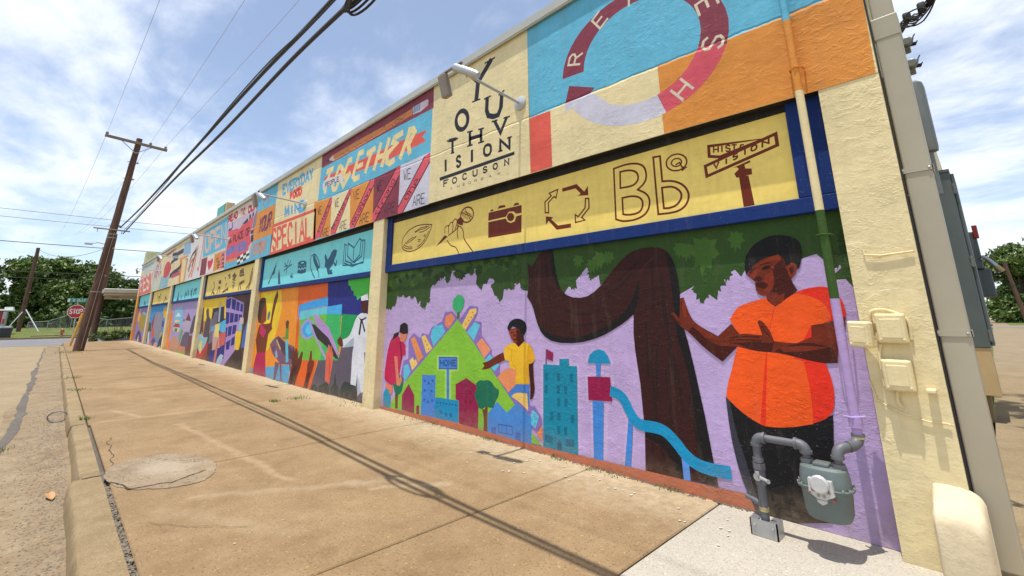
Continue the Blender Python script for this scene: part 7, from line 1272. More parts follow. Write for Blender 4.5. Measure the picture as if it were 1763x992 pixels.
for i, (l, r_) in enumerate(zip(XL, XR)):
    l2 = l+(.33 if i < 5 else .7); z0, z1 = (1.925, 2.032) if i == 0 else (1.90, 1.985)
    mb = MB(); mb.bbox((l2-.02, 3.470, z0), (r_+.05, 3.61, z1), .006, NAVY, seg=1); mb.build('frame_rail', FRAME, bld)
    mb = MB(); mb.bbox((l2-.02, 3.472, z1+.001), (l2+.14, 3.61, 2.80), .005, NAVY, seg=1); mb.build('frame_stile', FRAME, bld)
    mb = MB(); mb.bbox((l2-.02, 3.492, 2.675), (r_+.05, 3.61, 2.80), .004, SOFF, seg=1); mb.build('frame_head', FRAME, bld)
    a_ = r_-(.25 if i == 0 else .06)
    mb = MB(); mb.bbox((a_, 3.472, z1+.001), (r_+.05, 3.61, 2.80), .005, NAVY, seg=1); mb.build('frame_stile', FRAME, bld)
def clusters(ops, fg):
    """shapes of one kind that do not touch each other become pieces of their own"""
    if fg == '': return [ops]
    bx = []
    for o in ops:
        m_ = o[4]; w_ = o[5]*500 if o[0] != 'p' else 0; bx.append((min(m_[::2])-w_, max(m_[::2])+w_, min(m_[1::2])-w_, max(m_[1::2])+w_))
    lab = list(range(len(ops)))
    def find(i):
        while lab[i] != i: i = lab[i]
        return i
    for i in range(len(ops)):
        for j in range(i):
            a, c_ = bx[i], bx[j]
            if a[0] < c_[1] and c_[0] < a[1] and a[2] < c_[3] and c_[2] < a[3]: lab[find(i)] = find(j)
    out = {}
    for i, o in enumerate(ops): out.setdefault(find(i), []).append(o)
    return list(out.values())
def paint_panel(nm, y, rows):
    figs = {}
    for r_ in rows: figs.setdefault(r_[1], []).append(r_)
    base = None
    for fg, ops in sorted(((f_, g_) for f_ in figs for g_ in clusters(figs[f_], f_)), key=lambda s_: s_[0] != ''):
        mb = MB()
        for o in ops:
            kind, _, lay, col, mm = o[:5]; c_ = rgbc(col, K); nums = [t/1000 for t in mm]; ps = list(zip(nums[::2], nums[1::2])); yy = y-.002-.00008*lay if y < 3.45 else y-.00008*lay
            if kind == 'p':
                P_ = [Vector((a, yy, b)) for a, b in ps]; tr = tessellate_polygon([P_])
                fs = []
                for t in tr:
                    nrm = (P_[t[1]]-P_[t[0]]).cross(P_[t[2]]-P_[t[0]]); fs.append(tuple(t) if nrm.y < 0 else tuple(t)[::-1])
                mb.add(P_, fs, c_)
            else:
                q = ribbon(ps, o[5], bool(o[6])) if kind == 's' else text_ribbons(o[7], ps, o[5], o[6])
                for n_, k in enumerate(q):
                    y2 = yy-.00002*(n_ % 3); P_ = [Vector((p.x, y2, p.y)) for p in k]; nrm = (P_[1]-P_[0]).cross(P_[2]-P_[0]); mb.add(P_, [(0, 1, 2, 3) if nrm.y < 0 else (3, 2, 1, 0)], c_)
        ob = mb.build(fg or nm, BOARD if nm == 'sign_board' else PAINT, base or bld)
        if base is None: base = ob; _wm[ob.name] = Matrix.Identity(4)
for nm, y, rows in MURAL: paint_panel(nm, y, rows)
def smoothp(P_, n=8):
    P_ = [Vector(p) for p in P_]; out = []
    for i in range(len(P_)-1):
        p0 = P_[max(0, i-1)]; p1 = P_[i]; p2_ = P_[i+1]; p3_ = P_[min(len(P_)-1, i+2)]
        for k in range(n):
            t = k/n; out.append(.5*((2*p1)+(p2_-p0)*t+(2*p0-5*p1+4*p2_-p3_)*t*t+(3*p1-p0-3*p2_+p3_)*t**3))
    out.append(P_[-1]); return out
# ------------------------------------------------------------------ floodlights on the upper band
def floodlight(x, z, label):
    t = thing('floodlight', label, 'floodlight', (x, 3.4, z), 'floodlights on the mural wall')
    mb = MB(); mb.lathe([(.085, 0), (.085, .018), (.06, .03), (.03, .04)], (x, 3.4, z), 20, (0, -1, 0)); mb.build('wall_plate', M_LAMP, t)
    mb = MB(); mb.tube([(x, 3.37, z), (x, 2.47, z+.07)], .016, 10); mb.tube([(x, 2.49, z+.068), (x, 2.455, z+.073)], .026, 10); mb.build('arm', M_LAMP, t)
    mb = MB(); mb.box((x-.2, 2.445, z+.075), (x+.12, 2.475, z+.088)); mb.tube([(x-.19, 2.46, z+.08), (x-.19, 2.46, z+.03)], .012, 8); mb.build('crossbar', M_LAMPD, t)
    for sx_, an in ((-1, R(8)), (1, R(58))):
        M_ = Matrix.Translation((x-.19 if sx_ < 0 else x+.03, 2.46, z+.06)) @ Matrix.Rotation(-an*(1 if sx_ > 0 else .4), 4, 'Y') @ Matrix.Rotation(R(14), 4, 'X')
        mb = MB()
        if sx_ < 0: mb.bbox((-.055, -.04, -.235), (.055, .03, .01), .014, M=M_)
        else: mb.tube([M_ @ Vector((0, 0, z_)) for z_ in (.03, .02, -.02, -.27, -.31)], [.02, .038, .045, .042, .03], 14)
        h = mb.build('lamp_head', M_LAMPD if sx_ < 0 else M_LAMP, t); _wm[h.name] = Matrix.Identity(4)
        mb = MB(); mb.bbox((-.045, .029, -.22), (.045, .036, -.02), .003, M=M_, seg=1) if sx_ < 0 else mb.bbox((-.03, .03, -.26), (.03, .047, -.05), .004, M=M_, seg=1); mb.build('lens', M_DIAL, h)
        mb = MB(); mb.tube([M_ @ Vector((-.04, 0, .005)), M_ @ Vector((-.04, 0, .028)), M_ @ Vector((.04, 0, .028)), M_ @ Vector((.04, 0, .005))], .007, 6); mb.build('bracket', M_GALV, h)
    return t
floodlight(-3.33, 3.62, 'twin floodlight on a long arm over the eye chart lettering')
floodlight(-9.74, 3.61, 'twin floodlight on a long arm above the red SPECIAL panel')
floodlight(-15.79, 3.59, 'twin floodlight on a long arm at the OPEN lettering edge')
floodlight(-22.11, 3.59, 'twin floodlight on a long arm between the two farthest sign boards')
floodlight(-28.77, 3.59, 'farthest twin floodlight near the end of the mural wall')
# ------------------------------------------------------------------ gas meter
Y = 3.22
gm = thing('gas_meter', 'grey green gas meter with a white dial on grey pipes below the painted woman', 'gas meter', (-.82, Y, 0))
mb = MB()
def shell(prof, cy, n=28, p=2.8):
    """stack of super-ellipse rings: (z, half width, half depth)"""
    vs = []; fs = []
    for z, a, b in prof:
        for j in range(n):
            th = 2*math.pi*j/n; c_, s_ = math.cos(th), math.sin(th)
            vs.append((-.812+a*math.copysign(abs(c_)**(2/p), c_), cy+b*math.copysign(abs(s_)**(2/p), s_), z))
    for i in range(len(prof)-1):
        for j in range(n): fs.append((i*n+j, i*n+(j+1) % n, (i+1)*n+(j+1) % n, (i+1)*n+j))
    return vs, fs, n, len(prof)
vs, fs, n_, k_ = shell([(.178, .05, .04), (.180, .085, .07), (.187, .098, .08), (.215, .111, .086), (.30, .117, .09), (.335, .119, .092)], Y); mb.add(vs, fs, sm=True); mb.add(vs[:n_], [tuple(range(n_))[::-1]]); body = mb.build('meter_body', M_METER, gm)
mb = MB(); vs, fs, n_, k_ = shell([(.333, .119, .092), (.334, .131, .104), (.346, .133, .106), (.349, .121, .094)], Y, p=3.2); mb.add(vs, fs, sm=False); mb.build('flange', M_METER, gm)
mb = MB(); vs, fs, n_, k_ = shell([(.347, .120, .093), (.40, .117, .088), (.435, .111, .076), (.445, .095, .06)], Y, p=3); mb.add(vs, fs, sm=True); mb.add(vs[-n_:], [tuple(range(n_))]); mb.bbox((-.855, Y-.045, .44), (-.775, Y+.035, .462), .008); cvr = mb.build('top_cover', M_METER, gm)
mb = MB()
for a in range(14):
    th = 2*math.pi*a/14; mb.lathe([(.006, 0), (.006, .01)], (-.812+.13*math.copysign(abs(math.cos(th))**.65, math.cos(th)), Y+.098*math.copysign(abs(math.sin(th))**.65, math.sin(th)), .349), 6)
mb.build('flange_bolt', M_GALV, gm)['kind'] = 'stuff'
mb = MB(); yf = Y-.115
mb.prism([(-.868, yf, .395), (-.758, yf, .395), (-.75, yf, .325), (-.79, yf, .302), (-.79, yf, .285), (-.812, yf, .272), (-.835, yf, .285), (-.835, yf, .302), (-.87, yf, .325)], (0, .03, 0)); mb.lathe([(.045, 0), (.045, .012), (.038, .02)], (-.813, yf, .375), 18, (0, -1, 0)); dial = mb.build('index', M_DIAL, gm, fixn=True)
mb = MB()
for i in range(4): mb.lathe([(.0105, 0), (.0105, .002), (.0085, .0022)], (-.848+i*.024, yf-.0002, .342), 14, (0, -1, 0))
for i in range(2): mb.lathe([(.008, 0), (.008, .002)], (-.825+i*.026, yf-.0002, .318), 12, (0, -1, 0))
mb.box((-.842, yf-.002, .296), (-.784, yf, .300)); mb.build('dial', M_LAMPD, dial)
mb = MB()
for i in range(4): mb.box((-.849+i*.024, yf-.0036, .341), (-.847+i*.024, yf-.0024, .349))
mb.build('pointer', M_BLACK, dial)
mb = MB(); mb.box((-.868, yf-.002, .322), (-.860, yf, .33)); mb.box((-.76, yf-.002, .30), (-.752, yf+.02, .308)); mb.build('seal', M_RED, dial)
def elbow(a, c, b, n=7):
    a, b, c = Vector(a), Vector(b), Vector(c); return [a*(1-t)**2+c*2*t*(1-t)+b*t*t for t in [i/(n-1) for i in range(n)]]
r_ = .021
mb = MB(); xi = -.888; xo = -.735; xr = -1.155
mb.tube([(xi, Y, .437), (xi, Y, .468)], .032, 14); mb.tube([(xi, Y, .447), (xi, Y, .458)], .037, 6); mb.tube([(xi, Y, .468), (xi, Y, .505)], r_, 12); mb.build('union', M_PIPE, gm)
mb = MB(); mb.tube(elbow((xi, Y, .495), (xi, Y, .535), (xi-.045, Y, .535)), .029, 14); mb.tube([(xi, Y, .492), (xi, Y, .507)], .033, 14); mb.tube([(xi-.04, Y, .535), (xi-.055, Y, .535)], .033, 14); mb.build('elbow', M_PIPE, gm)
mb = MB(); mb.tube([(xi-.05, Y, .535), (xr+.05, Y, .535)], r_, 14); mb.build('pipe', M_PIPE, gm)
mb = MB(); mb.tube(elbow((xr+.045, Y, .535), (xr, Y, .535), (xr, Y, .49)), .029, 14); mb.tube([(xr+.04, Y, .535), (xr+.055, Y, .535)], .033, 14); mb.tube([(xr, Y, .485), (xr, Y, .50)], .033, 14); mb.build('elbow', M_PIPE, gm)
mb = MB(); mb.tube([(xr, Y, .0), (xr, Y, .49)], .024, 14); mb.build('riser_pipe', M_PIPE, gm)
mb = MB(); mb.tube([(xr, Y, .395), (xr, Y, .42)], .031, 14); mb.tube([(xr, Y, .355), (xr, Y, .39)], .036, 6); mb.tube([(xr, Y, .27), (xr, Y, .355)], .031, 14); v = mb.build('valve', M_PIPE, gm); _wm[v.name] = Matrix.Identity(4)
mb = MB(); mb.lathe([(.022, 0), (.022, .012), (.012, .014), (.012, .026)], (xr-.005, Y-.028, .318), 14, (0, -1, 0)); mb.bbox((xr-.012, Y-.05, .325), (xr+.012, Y-.04, .352), .004); mb.tube([(xr+.01, Y-.042, .32), (xr+.052, Y-.042, .308)], .009, 8); mb.lathe([(.012, 0), (.012, .008)], (xr+.056, Y-.046, .306), 10, (0, 1, 0)); mb.build('valve_handle', M_GALV, v)
mb = MB(); mb.tube([(xr, Y, .155), (xr-.06, Y+.03, .165), (xr-.115, Y+.05, .17)], .014, 10); mb.tube([(xr-.085, Y+.04, .15), (xr-.085, Y+.04, .2)], .006, 6); mb.build('branch_tap', M_PIPE, gm)
mb = MB(); mb.tube([(xr, Y, .128), (xr, Y, .152)], .0262, 14); mb.build('yellow_band', M_YEL, gm)
mb = MB(); mb.box((xr-.075, Y-.045, .0), (xr+.075, Y-.038, .088)); mb.box((xr-.075, Y-.045, .0), (xr-.068, Y+.06, .088)); mb.box((xr+.068, Y-.045, .0), (xr+.075, Y+.06, .088)); mb.box((xr-.068, Y-.038, .08), (xr-.03, Y+.05, .088)); mb.box((xr+.03, Y-.038, .08), (xr+.068, Y+.05, .088)); bk = mb.build('bracket', M_GALV, gm); _wm[bk.name] = Matrix.Identity(4)
mb = MB()
for a in (-.05, .05): mb.lathe([(.01, 0), (.01, .006), (.005, .009)], (xr+a, Y-.045, .055), 8, (0, -1, 0))
mb.build('bolt', M_GALV, bk)
mb = MB(); mb.tube([(xo, Y, .437), (xo, Y, .466)], .032, 14); mb.tube([(xo, Y, .446), (xo, Y, .457)], .037, 6); mb.tube([(xo, Y, .466), (xo, Y, .505)], r_, 12); mb.build('union', M_PIPE, gm)
xp = -.648
mb = MB(); mb.tube(elbow((xo, Y, .495), (xo, Y, .545), (xo+.035, Y+.04, .548)), .029, 14); mb.tube([(xo, Y, .49), (xo, Y, .506)], .033, 14); mb.tube([(xo+.03, Y+.034, .547), (xo+.05, Y+.06, .55)], .026, 12); mb.build('elbow', M_PIPE, gm)
mb = MB(); mb.tube(elbow((xo+.045, Y+.05, .55), (xp, 3.345, .555), (xp, 3.345, .605)), .029, 14); mb.tube([(xp, 3.345, .60), (xp, 3.345, .612)], .034, 14); mb.build('elbow', M_PIPE, gm)
mb = MB(); mb.tube([(xp, 3.345, .588), (xp, 3.345, .600)], .0335, 14); mb.build('yellow_band', M_YEL, gm)
# riser on the wall, painted along with what lies behind it
gp = thing('wall_pipe', 'slim wall pipe painted orange, cream, green and lilac from roof to meter', 'pipe', (-.65, 3.345, 0))
for z0, z1, c_ in ((.612, 1.36, (184, 157, 208)), (1.36, 1.905, (62, 92, 40)), (1.905, 2.73, (238, 221, 172)), (2.73, 3.27, (226, 148, 66)), (3.27, 4.5, (104, 188, 220))):
    mb = MB(); a_ = rgbc(c_, K); xa = -.648-.004*max(0, z0-2.3)/2.2*3; xb = -.648-.004*max(0, z1-2.3)/2.2*3
    mb.tube([(xa, 3.345, z0), (xb, 3.345, z1)], .025, 18, a_); mb.build('pipe_length', FRAME, gp)
mb = MB(); mb.tube([(-.648, 3.345, .645), (-.648, 3.345, .70)], .034, 18, rgbc((180, 156, 208), K)); mb.tube([(-.60, 3.35, .705), (-.655, 3.31, .70), (-.70, 3.35, .695)], .007, 8, rgbc((180, 156, 208), K)); mb.build('coupling', FRAME, gp)
for z_, c_ in ((1.75, (62, 92, 40)), (2.9, (226, 148, 66)), (4.1, (104, 188, 220))):
    mb = MB(); mb.tube([(-.69, 3.395, z_), (-.685, 3.345, z_), (-.648, 3.312, z_), (-.612, 3.345, z_), (-.607, 3.395, z_)], .006, 6, rgbc(c_, K)); mb.build('pipe_strap', FRAME, gp)
# ------------------------------------------------------------------ small boxes on the pale corner pier
def jbox(x, z, w, h, d, label, rot=0, off=0):
    t = thing('junction_box', label, 'junction box', (x, 3.4, z), 'painted over boxes on the corner pier')
    M_ = Matrix.Translation((x, 3.398-off, z)) @ Matrix.Rotation(rot, 4, 'Z') @ Matrix.Rotation(R(2) if rot else 0, 4, 'Y')
    mb = MB(); mb.bbox((-w/2, -d, -h/2), (w/2, 0, h/2), .010, CREAM, M=M_); mb.build('box', FRAME, t)
    mb = MB(); mb.bbox((-w/2+.006, -d-.008, -h/2+.006), (w/2-.006, -d+.004, h/2-.006), .006, CREAM, M=M_); ld = mb.build('lid', FRAME, t); _wm[ld.name] = Matrix.Identity(4)
    mb = MB(); mb.bbox((-w/2+.02, -d-.0115, -h/2+.028), (w/2-.02, -d-.006, h/2-.028), .003, CREAM, M=M_, seg=1); mb.build('panel', FRAME, ld)
    mb = MB(); mb.tube([M_ @ Vector((-w/2-.004, -d*.5, h/2-.02)), M_ @ Vector((-w/2-.004, -d*.5, h/2-.055))], .006, 8, CREAM); mb.tube([M_ @ Vector((-w/2-.004, -d*.5, -h/2+.055)), M_ @ Vector((-w/2-.004, -d*.5, -h/2+.02))], .006, 8, CREAM); mb.build('hinge', FRAME, ld)
    mb = MB()
    for a in (-1, 1): mb.lathe([(.006, 0), (.006, .004), (.003, .005)], M_ @ Vector((a*(w/2-.018), -d-.008, -h/2+.02)), 8, (0, -1, 0), CREAM)
    mb.build('screw', FRAME, ld)
jbox(-.41, 1.19, .135, .16, .05, 'upper right cream box on the pale corner pier')
jbox(-.42, .94, .132, .165, .05, 'lowest cream box on the pale corner pier')
jbox(-.545, 1.155, .115, .145, .05, 'tilted cream box half over the lilac paint edge', R(-16), .02)
mb = MB()
for P_ in ([(-.50, 3.392, 1.24), (-.487, 3.385, 1.285), (-.42, 3.39, 1.29), (-.34, 3.392, 1.24), (-.335, 3.393, 1.13)], [(-.475, 3.39, 1.10), (-.49, 3.388, 1.03), (-.492, 3.39, .90)], [(-.44, 3.39, .855), (-.445, 3.388, .80), (-.43, 3.388, .77)]): mb.tube(smoothp(P_, 5), .0075, 8, CREAM)
tag(mb.build('cable', FRAME), 'cream painted wires looping round the boxes on the corner pier', 'cable')
mb = MB(); mb.tube(wander([(-.55, .86), (-.50, .76), (-.43, .735)], 8, .01) and [(a, 3.393, b) for a, b in wander([(-.56, .90), (-.54, .80), (-.43, .735), (-.33, .715), (-.25, .71)], 6, .006, 9)], .004, 6, CREAM); tag(mb.build('cable', FRAME), 'thin cream wire sagging across the pier below the lowest box', 'cable')
mb = MB(); mb.tube([(-.475, 3.392, 1.64), (-.47, 3.39, 1.61), (-.40, 3.39, 1.60), (-.25, 3.392, 1.61)], .005, 7, CREAM); tag(mb.build('cable', FRAME), 'short cream conduit running to the wall corner above the boxes', 'cable')
mb = MB(); mb.bbox((-.315, 3.33, .862), (-.275, 3.40, .882), .005, CREAM); tag(mb.build('wall_bracket', FRAME), 'small cream stub bracket on the pier right of the lowest box', 'bracket')
mb = MB(); rows = []
gprof = [(3.202, -.02), (3.197, .06), (3.194, .14), (3.195, .22), (3.197, .285), (3.206, .315), (3.226, .335), (3.27, .355), (3.32, .378), (3.37, .402), (3.411, .42)]
for i in range(19):
    u = i/18; e = min(u, 1-u); cut = .022*max(0, 1-e/.10)**2; dn = .16*max(0, u-.55)**1.6
    rows.append([(-.378+.195*u+.003*wob(u*9, 1, z*20), min(3.411, y+cut*1.2+.004*wob(u*8, 1, z*14)+.0025*wob(u*23, 1, z*31)), (z-(cut+dn)*(1 if z > .28 else z/.28 if z > 0 else 0)+.004*wob(u*7, 1, y*20))) for y, z in gprof])
ng = len(gprof)
for i in range(18):
    for j in range(ng-1): mb.add([rows[i][j], rows[i+1][j], rows[i+1][j+1], rows[i][j+1]], [(0, 1, 2, 3)], sm=True)
for k_ in (0, 18): mb.add(rows[k_]+[(rows[k_][0][0], 3.411, -.02)], [tuple(range(ng+1)) if k_ else tuple(range(ng+1))[::-1]])
tag(mb.build('guard_block', M_CONCB, None, weld=True), 'chunky cream painted concrete guard block at the wall corner foot', 'concrete block')
# ------------------------------------------------------------------ downspout and electrical gear on the end wall
ds = thing('downspout', 'wide greige downspout running the full height of the wall corner', 'downspout', (-.16, 3.5, 0))
mb = MB(); mb.bbox((-.222, 3.45, .06), (-.098, 3.57, 2.98), .008, seg=2); mb.build('pipe', M_DOWN, ds)
mb = MB(); mb.bbox((-.214, 3.455, 2.9), (-.104, 3.565, 4.6), .008, seg=2); mb.bbox((-.226, 3.446, 2.95), (-.094, 3.574, 3.10), .006, seg=2); mb.build('pipe_sleeve', M_DOWN, ds)
for z_ in (1.165, 2.085):
    mb = MB(); mb.box((-.24, 3.444, z_-.016), (-.088, 3.4485, z_+.016)); mb.box((-.096, 3.444, z_-.016), (-.091, 3.58, z_+.016)); st = mb.build('strap', M_DOWN, ds); _wm[st.name] = Matrix.Identity(4)
    mb = MB(); [mb.lathe([(.006, 0), (.006, .004), (.003, .006)], (a, 3.444, z_), 8, (0, -1, 0)) for a in (-.228, -.108)]; mb.build('screw', M_GALV, st)
ec = thing('electrical_cabinet', 'tall dark grey electrical cabinet hinged on the end wall behind the downspout', 'electrical cabinet', (-.15, 8.2, .3))
mb = MB(); mb.bbox((-.234, 8.15, .855), (-.078, 9.0, 3.10), .01); mb.box((-.234, 8.13, 3.085), (-.074, 9.02, 3.12)); mb.build('cabinet_body', M_CAB, ec)
mb = MB(); mb.bbox((-.076, 8.17, .88), (-.041, 8.98, 3.06), .01); dr = mb.build('cabinet_door', M_CAB, ec); _wm[dr.name] = Matrix.Identity(4)
for z_ in (2.85, 1.9, 1.0):
    mb = MB(); mb.tube([(-.066, 8.155, z_-.07), (-.066, 8.155, z_+.07)], .017, 8); mb.box((-.083, 8.14, z_+.04), (-.045, 8.165, z_+.052)); mb.box((-.083, 8.14, z_-.052), (-.045, 8.165, z_-.04)); mb.build('hinge', M_CABL, dr)
mb = MB(); mb.bbox((-.236, 8.16, .30), (-.09, 8.7, .855), .008); mb.build('pedestal', M_BEIGE, ec)
mb = MB(); mb.bbox((-.236, 8.25, -.02), (-.19, 8.7, .30), .01); mb.build('plinth', M_DRIVE, ec)
sw = thing('switch_box', 'grey meter socket with a red handle and bent pipe beside the cabinet', 'switch box', (-.1, 9.2, 1.6))
mb = MB(); mb.bbox((-.235, 9.1, 1.48), (.09, 9.5, 1.86), .02); mb.bbox((-.235, 9.05, 1.86), (.03, 9.45, 2.38), .015); mb.build('box', M_CAB, sw)
mb = MB(); mb.bbox((.0, 9.0, 2.28), (.055, 9.08, 2.46), .008); mb.build('handle', M_RED, sw)
mb = MB(); mb.tube([(.02, 9.05, 1.98), (.045, 9.05, 2.02), (.09, 9.05, 1.97), (.18, 9.05, 1.83)], .027, 10); mb.tube([(.15, 9.05, 1.88), (.195, 9.05, 1.81)], .032, 10, mi=1); mb.build('bent_pipe', [M_GALV, M_BEIGE], sw)
gc = thing('meter_can', 'round topped grey meter can high on the end wall', 'meter can', (-.15, 6, 3))
mb = MB(); mb.lathe([(.02, 0), (.07, .02), (.075, .06), (.075, .70), (.065, .76), (.03, .79)], (-.16, 6, 2.82), 20); mb.tube([(-.16, 6, 2.4), (-.16, 6, 2.84)], .03, 10); mb.build('can', M_CABL, gc)
for z_, k in ((3.20, 'upper'), (3.02, 'lower')):
    t = thing('cable_clamp', k+' dark cable clamp standing off the end wall by the downspout', 'clamp', (-.1, 4.3, z_+.12), 'cable clamps on the end wall')
    mb = MB(); mb.bbox((-.235, 4.26, z_+.0), (-.085, 4.36, z_+.075), .01); mb.lathe([(.03, 0), (.034, .04), (.026, .045)], (-.095, 4.26, z_+.045), 12, (0, -1, 0)); mb.build('clamp_body', M_CABL, t)
    mb = MB(); mb.tube([(-.09, 4.3, z_+.045), (-.05, 4.3, z_+.04)], .015, 8); mb.tube([(-.07, 4.3, z_+.05), (-.058, 4.3, z_+.10), (-.045, 4.29, z_+.115)], .004, 6); mb.tube([(-.055, 4.3, z_+.03), (-.04, 4.3, z_+.06)], .004, 6); mb.build('clamp_bolt', M_BLACK, t)
mb = MB()
for i in range(7):
    a = i/7*6.28; P_ = [(-.20, 4.4, 3.25+.02*i), (-.08+.01*i, 4.35, 3.33+.012*i), (.02, 4.3, 3.30+.02*math.sin(a)+.02*i), (.12, 4.2, 3.42+.015*i), (.5, 3.8, 3.7+.04*i)]
    P2 = []
    for q in range(len(P_)-1):
        for s_ in range(5): P2.append(Vector(P_[q]).lerp(Vector(P_[q+1]), s_/5)+Vector((0, 0, -.02*math.sin(s_/5*3.14))))
    mb.tube(P2, .006, 6)
mb.tube([(-.06+.05*math.cos(a), 4.25, 3.30+.035*math.sin(a)) for a in [i/14*6.283 for i in range(14)]], .007, 6, closed=True); mb.tube([(-.01+.06*math.cos(a), 4.22, 3.335+.035*math.sin(a)) for a in [i/14*6.283 for i in range(14)]], .006, 6, closed=True)
mb.bbox((-.09, 4.26, 3.33), (-.04, 4.32, 3.40), .015); mb.bbox((0.0, 4.22, 3.34), (.05, 4.28, 3.42), .015)
mb.v = [(x, y, z+.10) for x, y, z in mb.v]
tag(mb.build('service_cable', M_BLACK), 'bundle of black service cables looping above the end wall', 'cable bundle')
# ------------------------------------------------------------------ poles
def lerp(a, b, t): return a+(b-a)*t
PB = Vector((-26.5, .84, -.3)); PT = Vector((-26.5, 1.48, 9.47))
def pole_mesh(B, T, r0, r1, n=14, seg=22):
    mb = MB(); P_ = [B.lerp(T, i/seg)+Vector((.012*wob(i, .6, 1), .012*wob(i, .6, 4), 0)) for i in range(seg+1)]
    mb.tube(P_, [lerp(r0, r1, i/seg)*(1+.03*wob(i, .9, 8)) for i in range(seg+1)], n); return mb
up_ = thing('utility_pole', 'tall brown leaning utility pole at the near street corner with a grey crossarm', 'utility pole', (-26.5, .84, 0))
pole_mesh(PB, PT, .185, .115).build('pole', M_POLE, up_)
def onp(z): return PB.lerp(PT, (z+.3)/9.77)
mb = MB(); ca = Vector((-26.38, .27, 9.30)); cb3 = Vector((-26.38, 2.56, 9.14)); d_ = (cb3-ca).normalized(); M_ = Matrix.Translation((ca+cb3)/2) @ Vector((0, 1, 0)).rotation_difference(d_).to_matrix().to_4x4(); L_ = (cb3-ca).length/2
mb.bbox((-.045, -L_, -.06), (.045, L_, .06), .008, M=M_, seg=1); arm = mb.build('crossarm', M_ARM, up_); _wm[arm.name] = Matrix.Identity(4)
INS = []
for s_ in (-.95, .42, .93):
    c_ = M_ @ Vector((0, s_*L_, .06)); mb = MB(); mb.lathe([(.02, 0), (.02, .03), (.06, .035), (.065, .06), (.03, .075), (.05, .085), (.05, .11), (.02, .13)], c_, 12); mb.build('insulator', M_LAMPD, arm); INS.append(c_+Vector((0, 0, .13)))
for s_ in (-1, 1):
    mb = MB(); b_ = M_ @ Vector((-.02, s_*.55, -.05)); q = onp(8.72)+Vector((.12, 0, 0)); mb.tube([b_, q], .018, 6); mb.build('brace', M_GALV, up_)
mb = MB(); la = Vector((-26.3, .53, 5.10)); lb = Vector((-26.3, 1.76, 5.07)); mb.tube([la, lb], .028, 8); 
for f in (.12, .78): q = la.lerp(lb, f); mb.tube([q, q+Vector((0, 0, -.16))], .014, 6)
mb.build('lower_arm', M_ARM, up_)
for z_ in (8.3, 7.5, 5.3, 4.3, 3.1):
    q = onp(z_); mb = MB(); mb.tube([q+Vector((.0, -.2, 0)), q+Vector((.0, .2, 0))], .014, 6); mb.tube([q+Vector((.05, .14, 0)), q+Vector((.06, .2, -.03))], .04, 8); mb.build('bolt', M_LAMPD, up_)
mb = MB()
for z_ in (4.9, 4.75, 2.4): q = onp(z_); rr = lerp(.185, .115, (z_+.3)/9.77)+.008; mb.tube([q-Vector((0, 0, .02)), q+Vector((0, 0, .02))], rr, 14)
mb.build('band', M_LAMPD, up_)
mb = MB(); mb.tube([onp(.1)+Vector((.17, .06, 0)), onp(2.4)+Vector((.16, .06, 0)), onp(5.0)+Vector((.15, .06, 0))], .012, 6); mb.build('ground_wire', M_LAMPD, up_)
gd = thing('guy_guard', 'yellow plastic guy wire guard beside the leaning utility pole', 'guy guard', (-32, .7, 0))
mb = MB(); mb.tube([(-32, .70, 0), (-31.9, .93, 1.56)], [.05, .065], 10); mb.build('guard', M_GUY, gd)
mb = MB(); mb.tube([(-31.9, .93, 1.5), (-26.6, 1.36, 7.4)], .008, 6); mb.build('guy_wire', M_GALV, gd)
p3 = thing('utility_pole', 'dark second utility pole standing just behind the leaning corner pole', 'utility pole', (-40, 1.83, 0)); pole_mesh(Vector((-40, 1.83, -.2)), Vector((-40, 1.93, 6.8)), .18, .14).build('pole', M_POLE, p3)
mb = MB(); mb.tube([(-40, 1.8, 6.0), (-40, 1.2, 6.15), (-40, .85, 6.05)], .03, 8); mb.build('lamp_arm', M_GALV, p3)
mb = MB(); mb.bbox((-40.1, .55, 5.96), (-39.9, .95, 6.1), .04); mb.build('street_lamp', M_LAMP, p3)
p2 = thing('utility_pole', 'slim dark utility pole across the cross street near the charcoal bin', 'utility pole', (-65, -2.4, 0)); pole_mesh(Vector((-65, -2.4, -.3)), Vector((-65, -2.37, 8.2)), .18, .14).build('pole', M_POLE, p2)
mb = MB(); mb.tube([(-64.6, -2.2, 2.2), (-63.4, -1.0, .15)], .05, 6); mb.tube([(-64.8, -2.4, 2.0), (-64.3, -3.0, .7)], .04, 6); mb.build('brace', M_LAMP, p2)
rp = thing('utility_pole', 'leaning brown pole in front of the trees on the right', 'utility pole', (2.0, 60, 0)); pole_mesh(Vector((1.95, 58, -.3)), Vector((1.45, 58, 5.6)), .16, .12).build('pole', M_POLE, rp)
# ------------------------------------------------------------------ wires
def sag(a, b, s, n=24):
    a, b = Vector(a), Vector(b); return [a.lerp(b, i/n)+Vector((0, 0, -4*s*(i/n)*(1-i/n))) for i in range(n+1)]
def wire(P_, r, label, m=None, g_=None, name='overhead_wire'):
    mb = MB(); mb.tube(P_, r, 6); return tag(mb.build(name, m or M_BLACK), label, 'wire', g_)
c1 = [(-26.4, 1.40, 5.22), (-18, 1.5, 4.86), (-11, 1.57, 4.70), (-7.0, 1.62, 4.62), (-3.6, 1.6, 4.55), (3, 1.7, 4.75), (16, 1.8, 5.4)]
wire(smoothp([(-26.3, 1.40, 5.20), (-17.9, 1.42, 4.76), (-10.6, 1.49, 4.66), (-6.7, 1.50, 4.55), (-4.0, 1.46, 4.32), (0, 1.45, 4.2), (14, 1.5, 4.6)]), .024, 'upper thick black cable strung along the street', None, 'street cables')
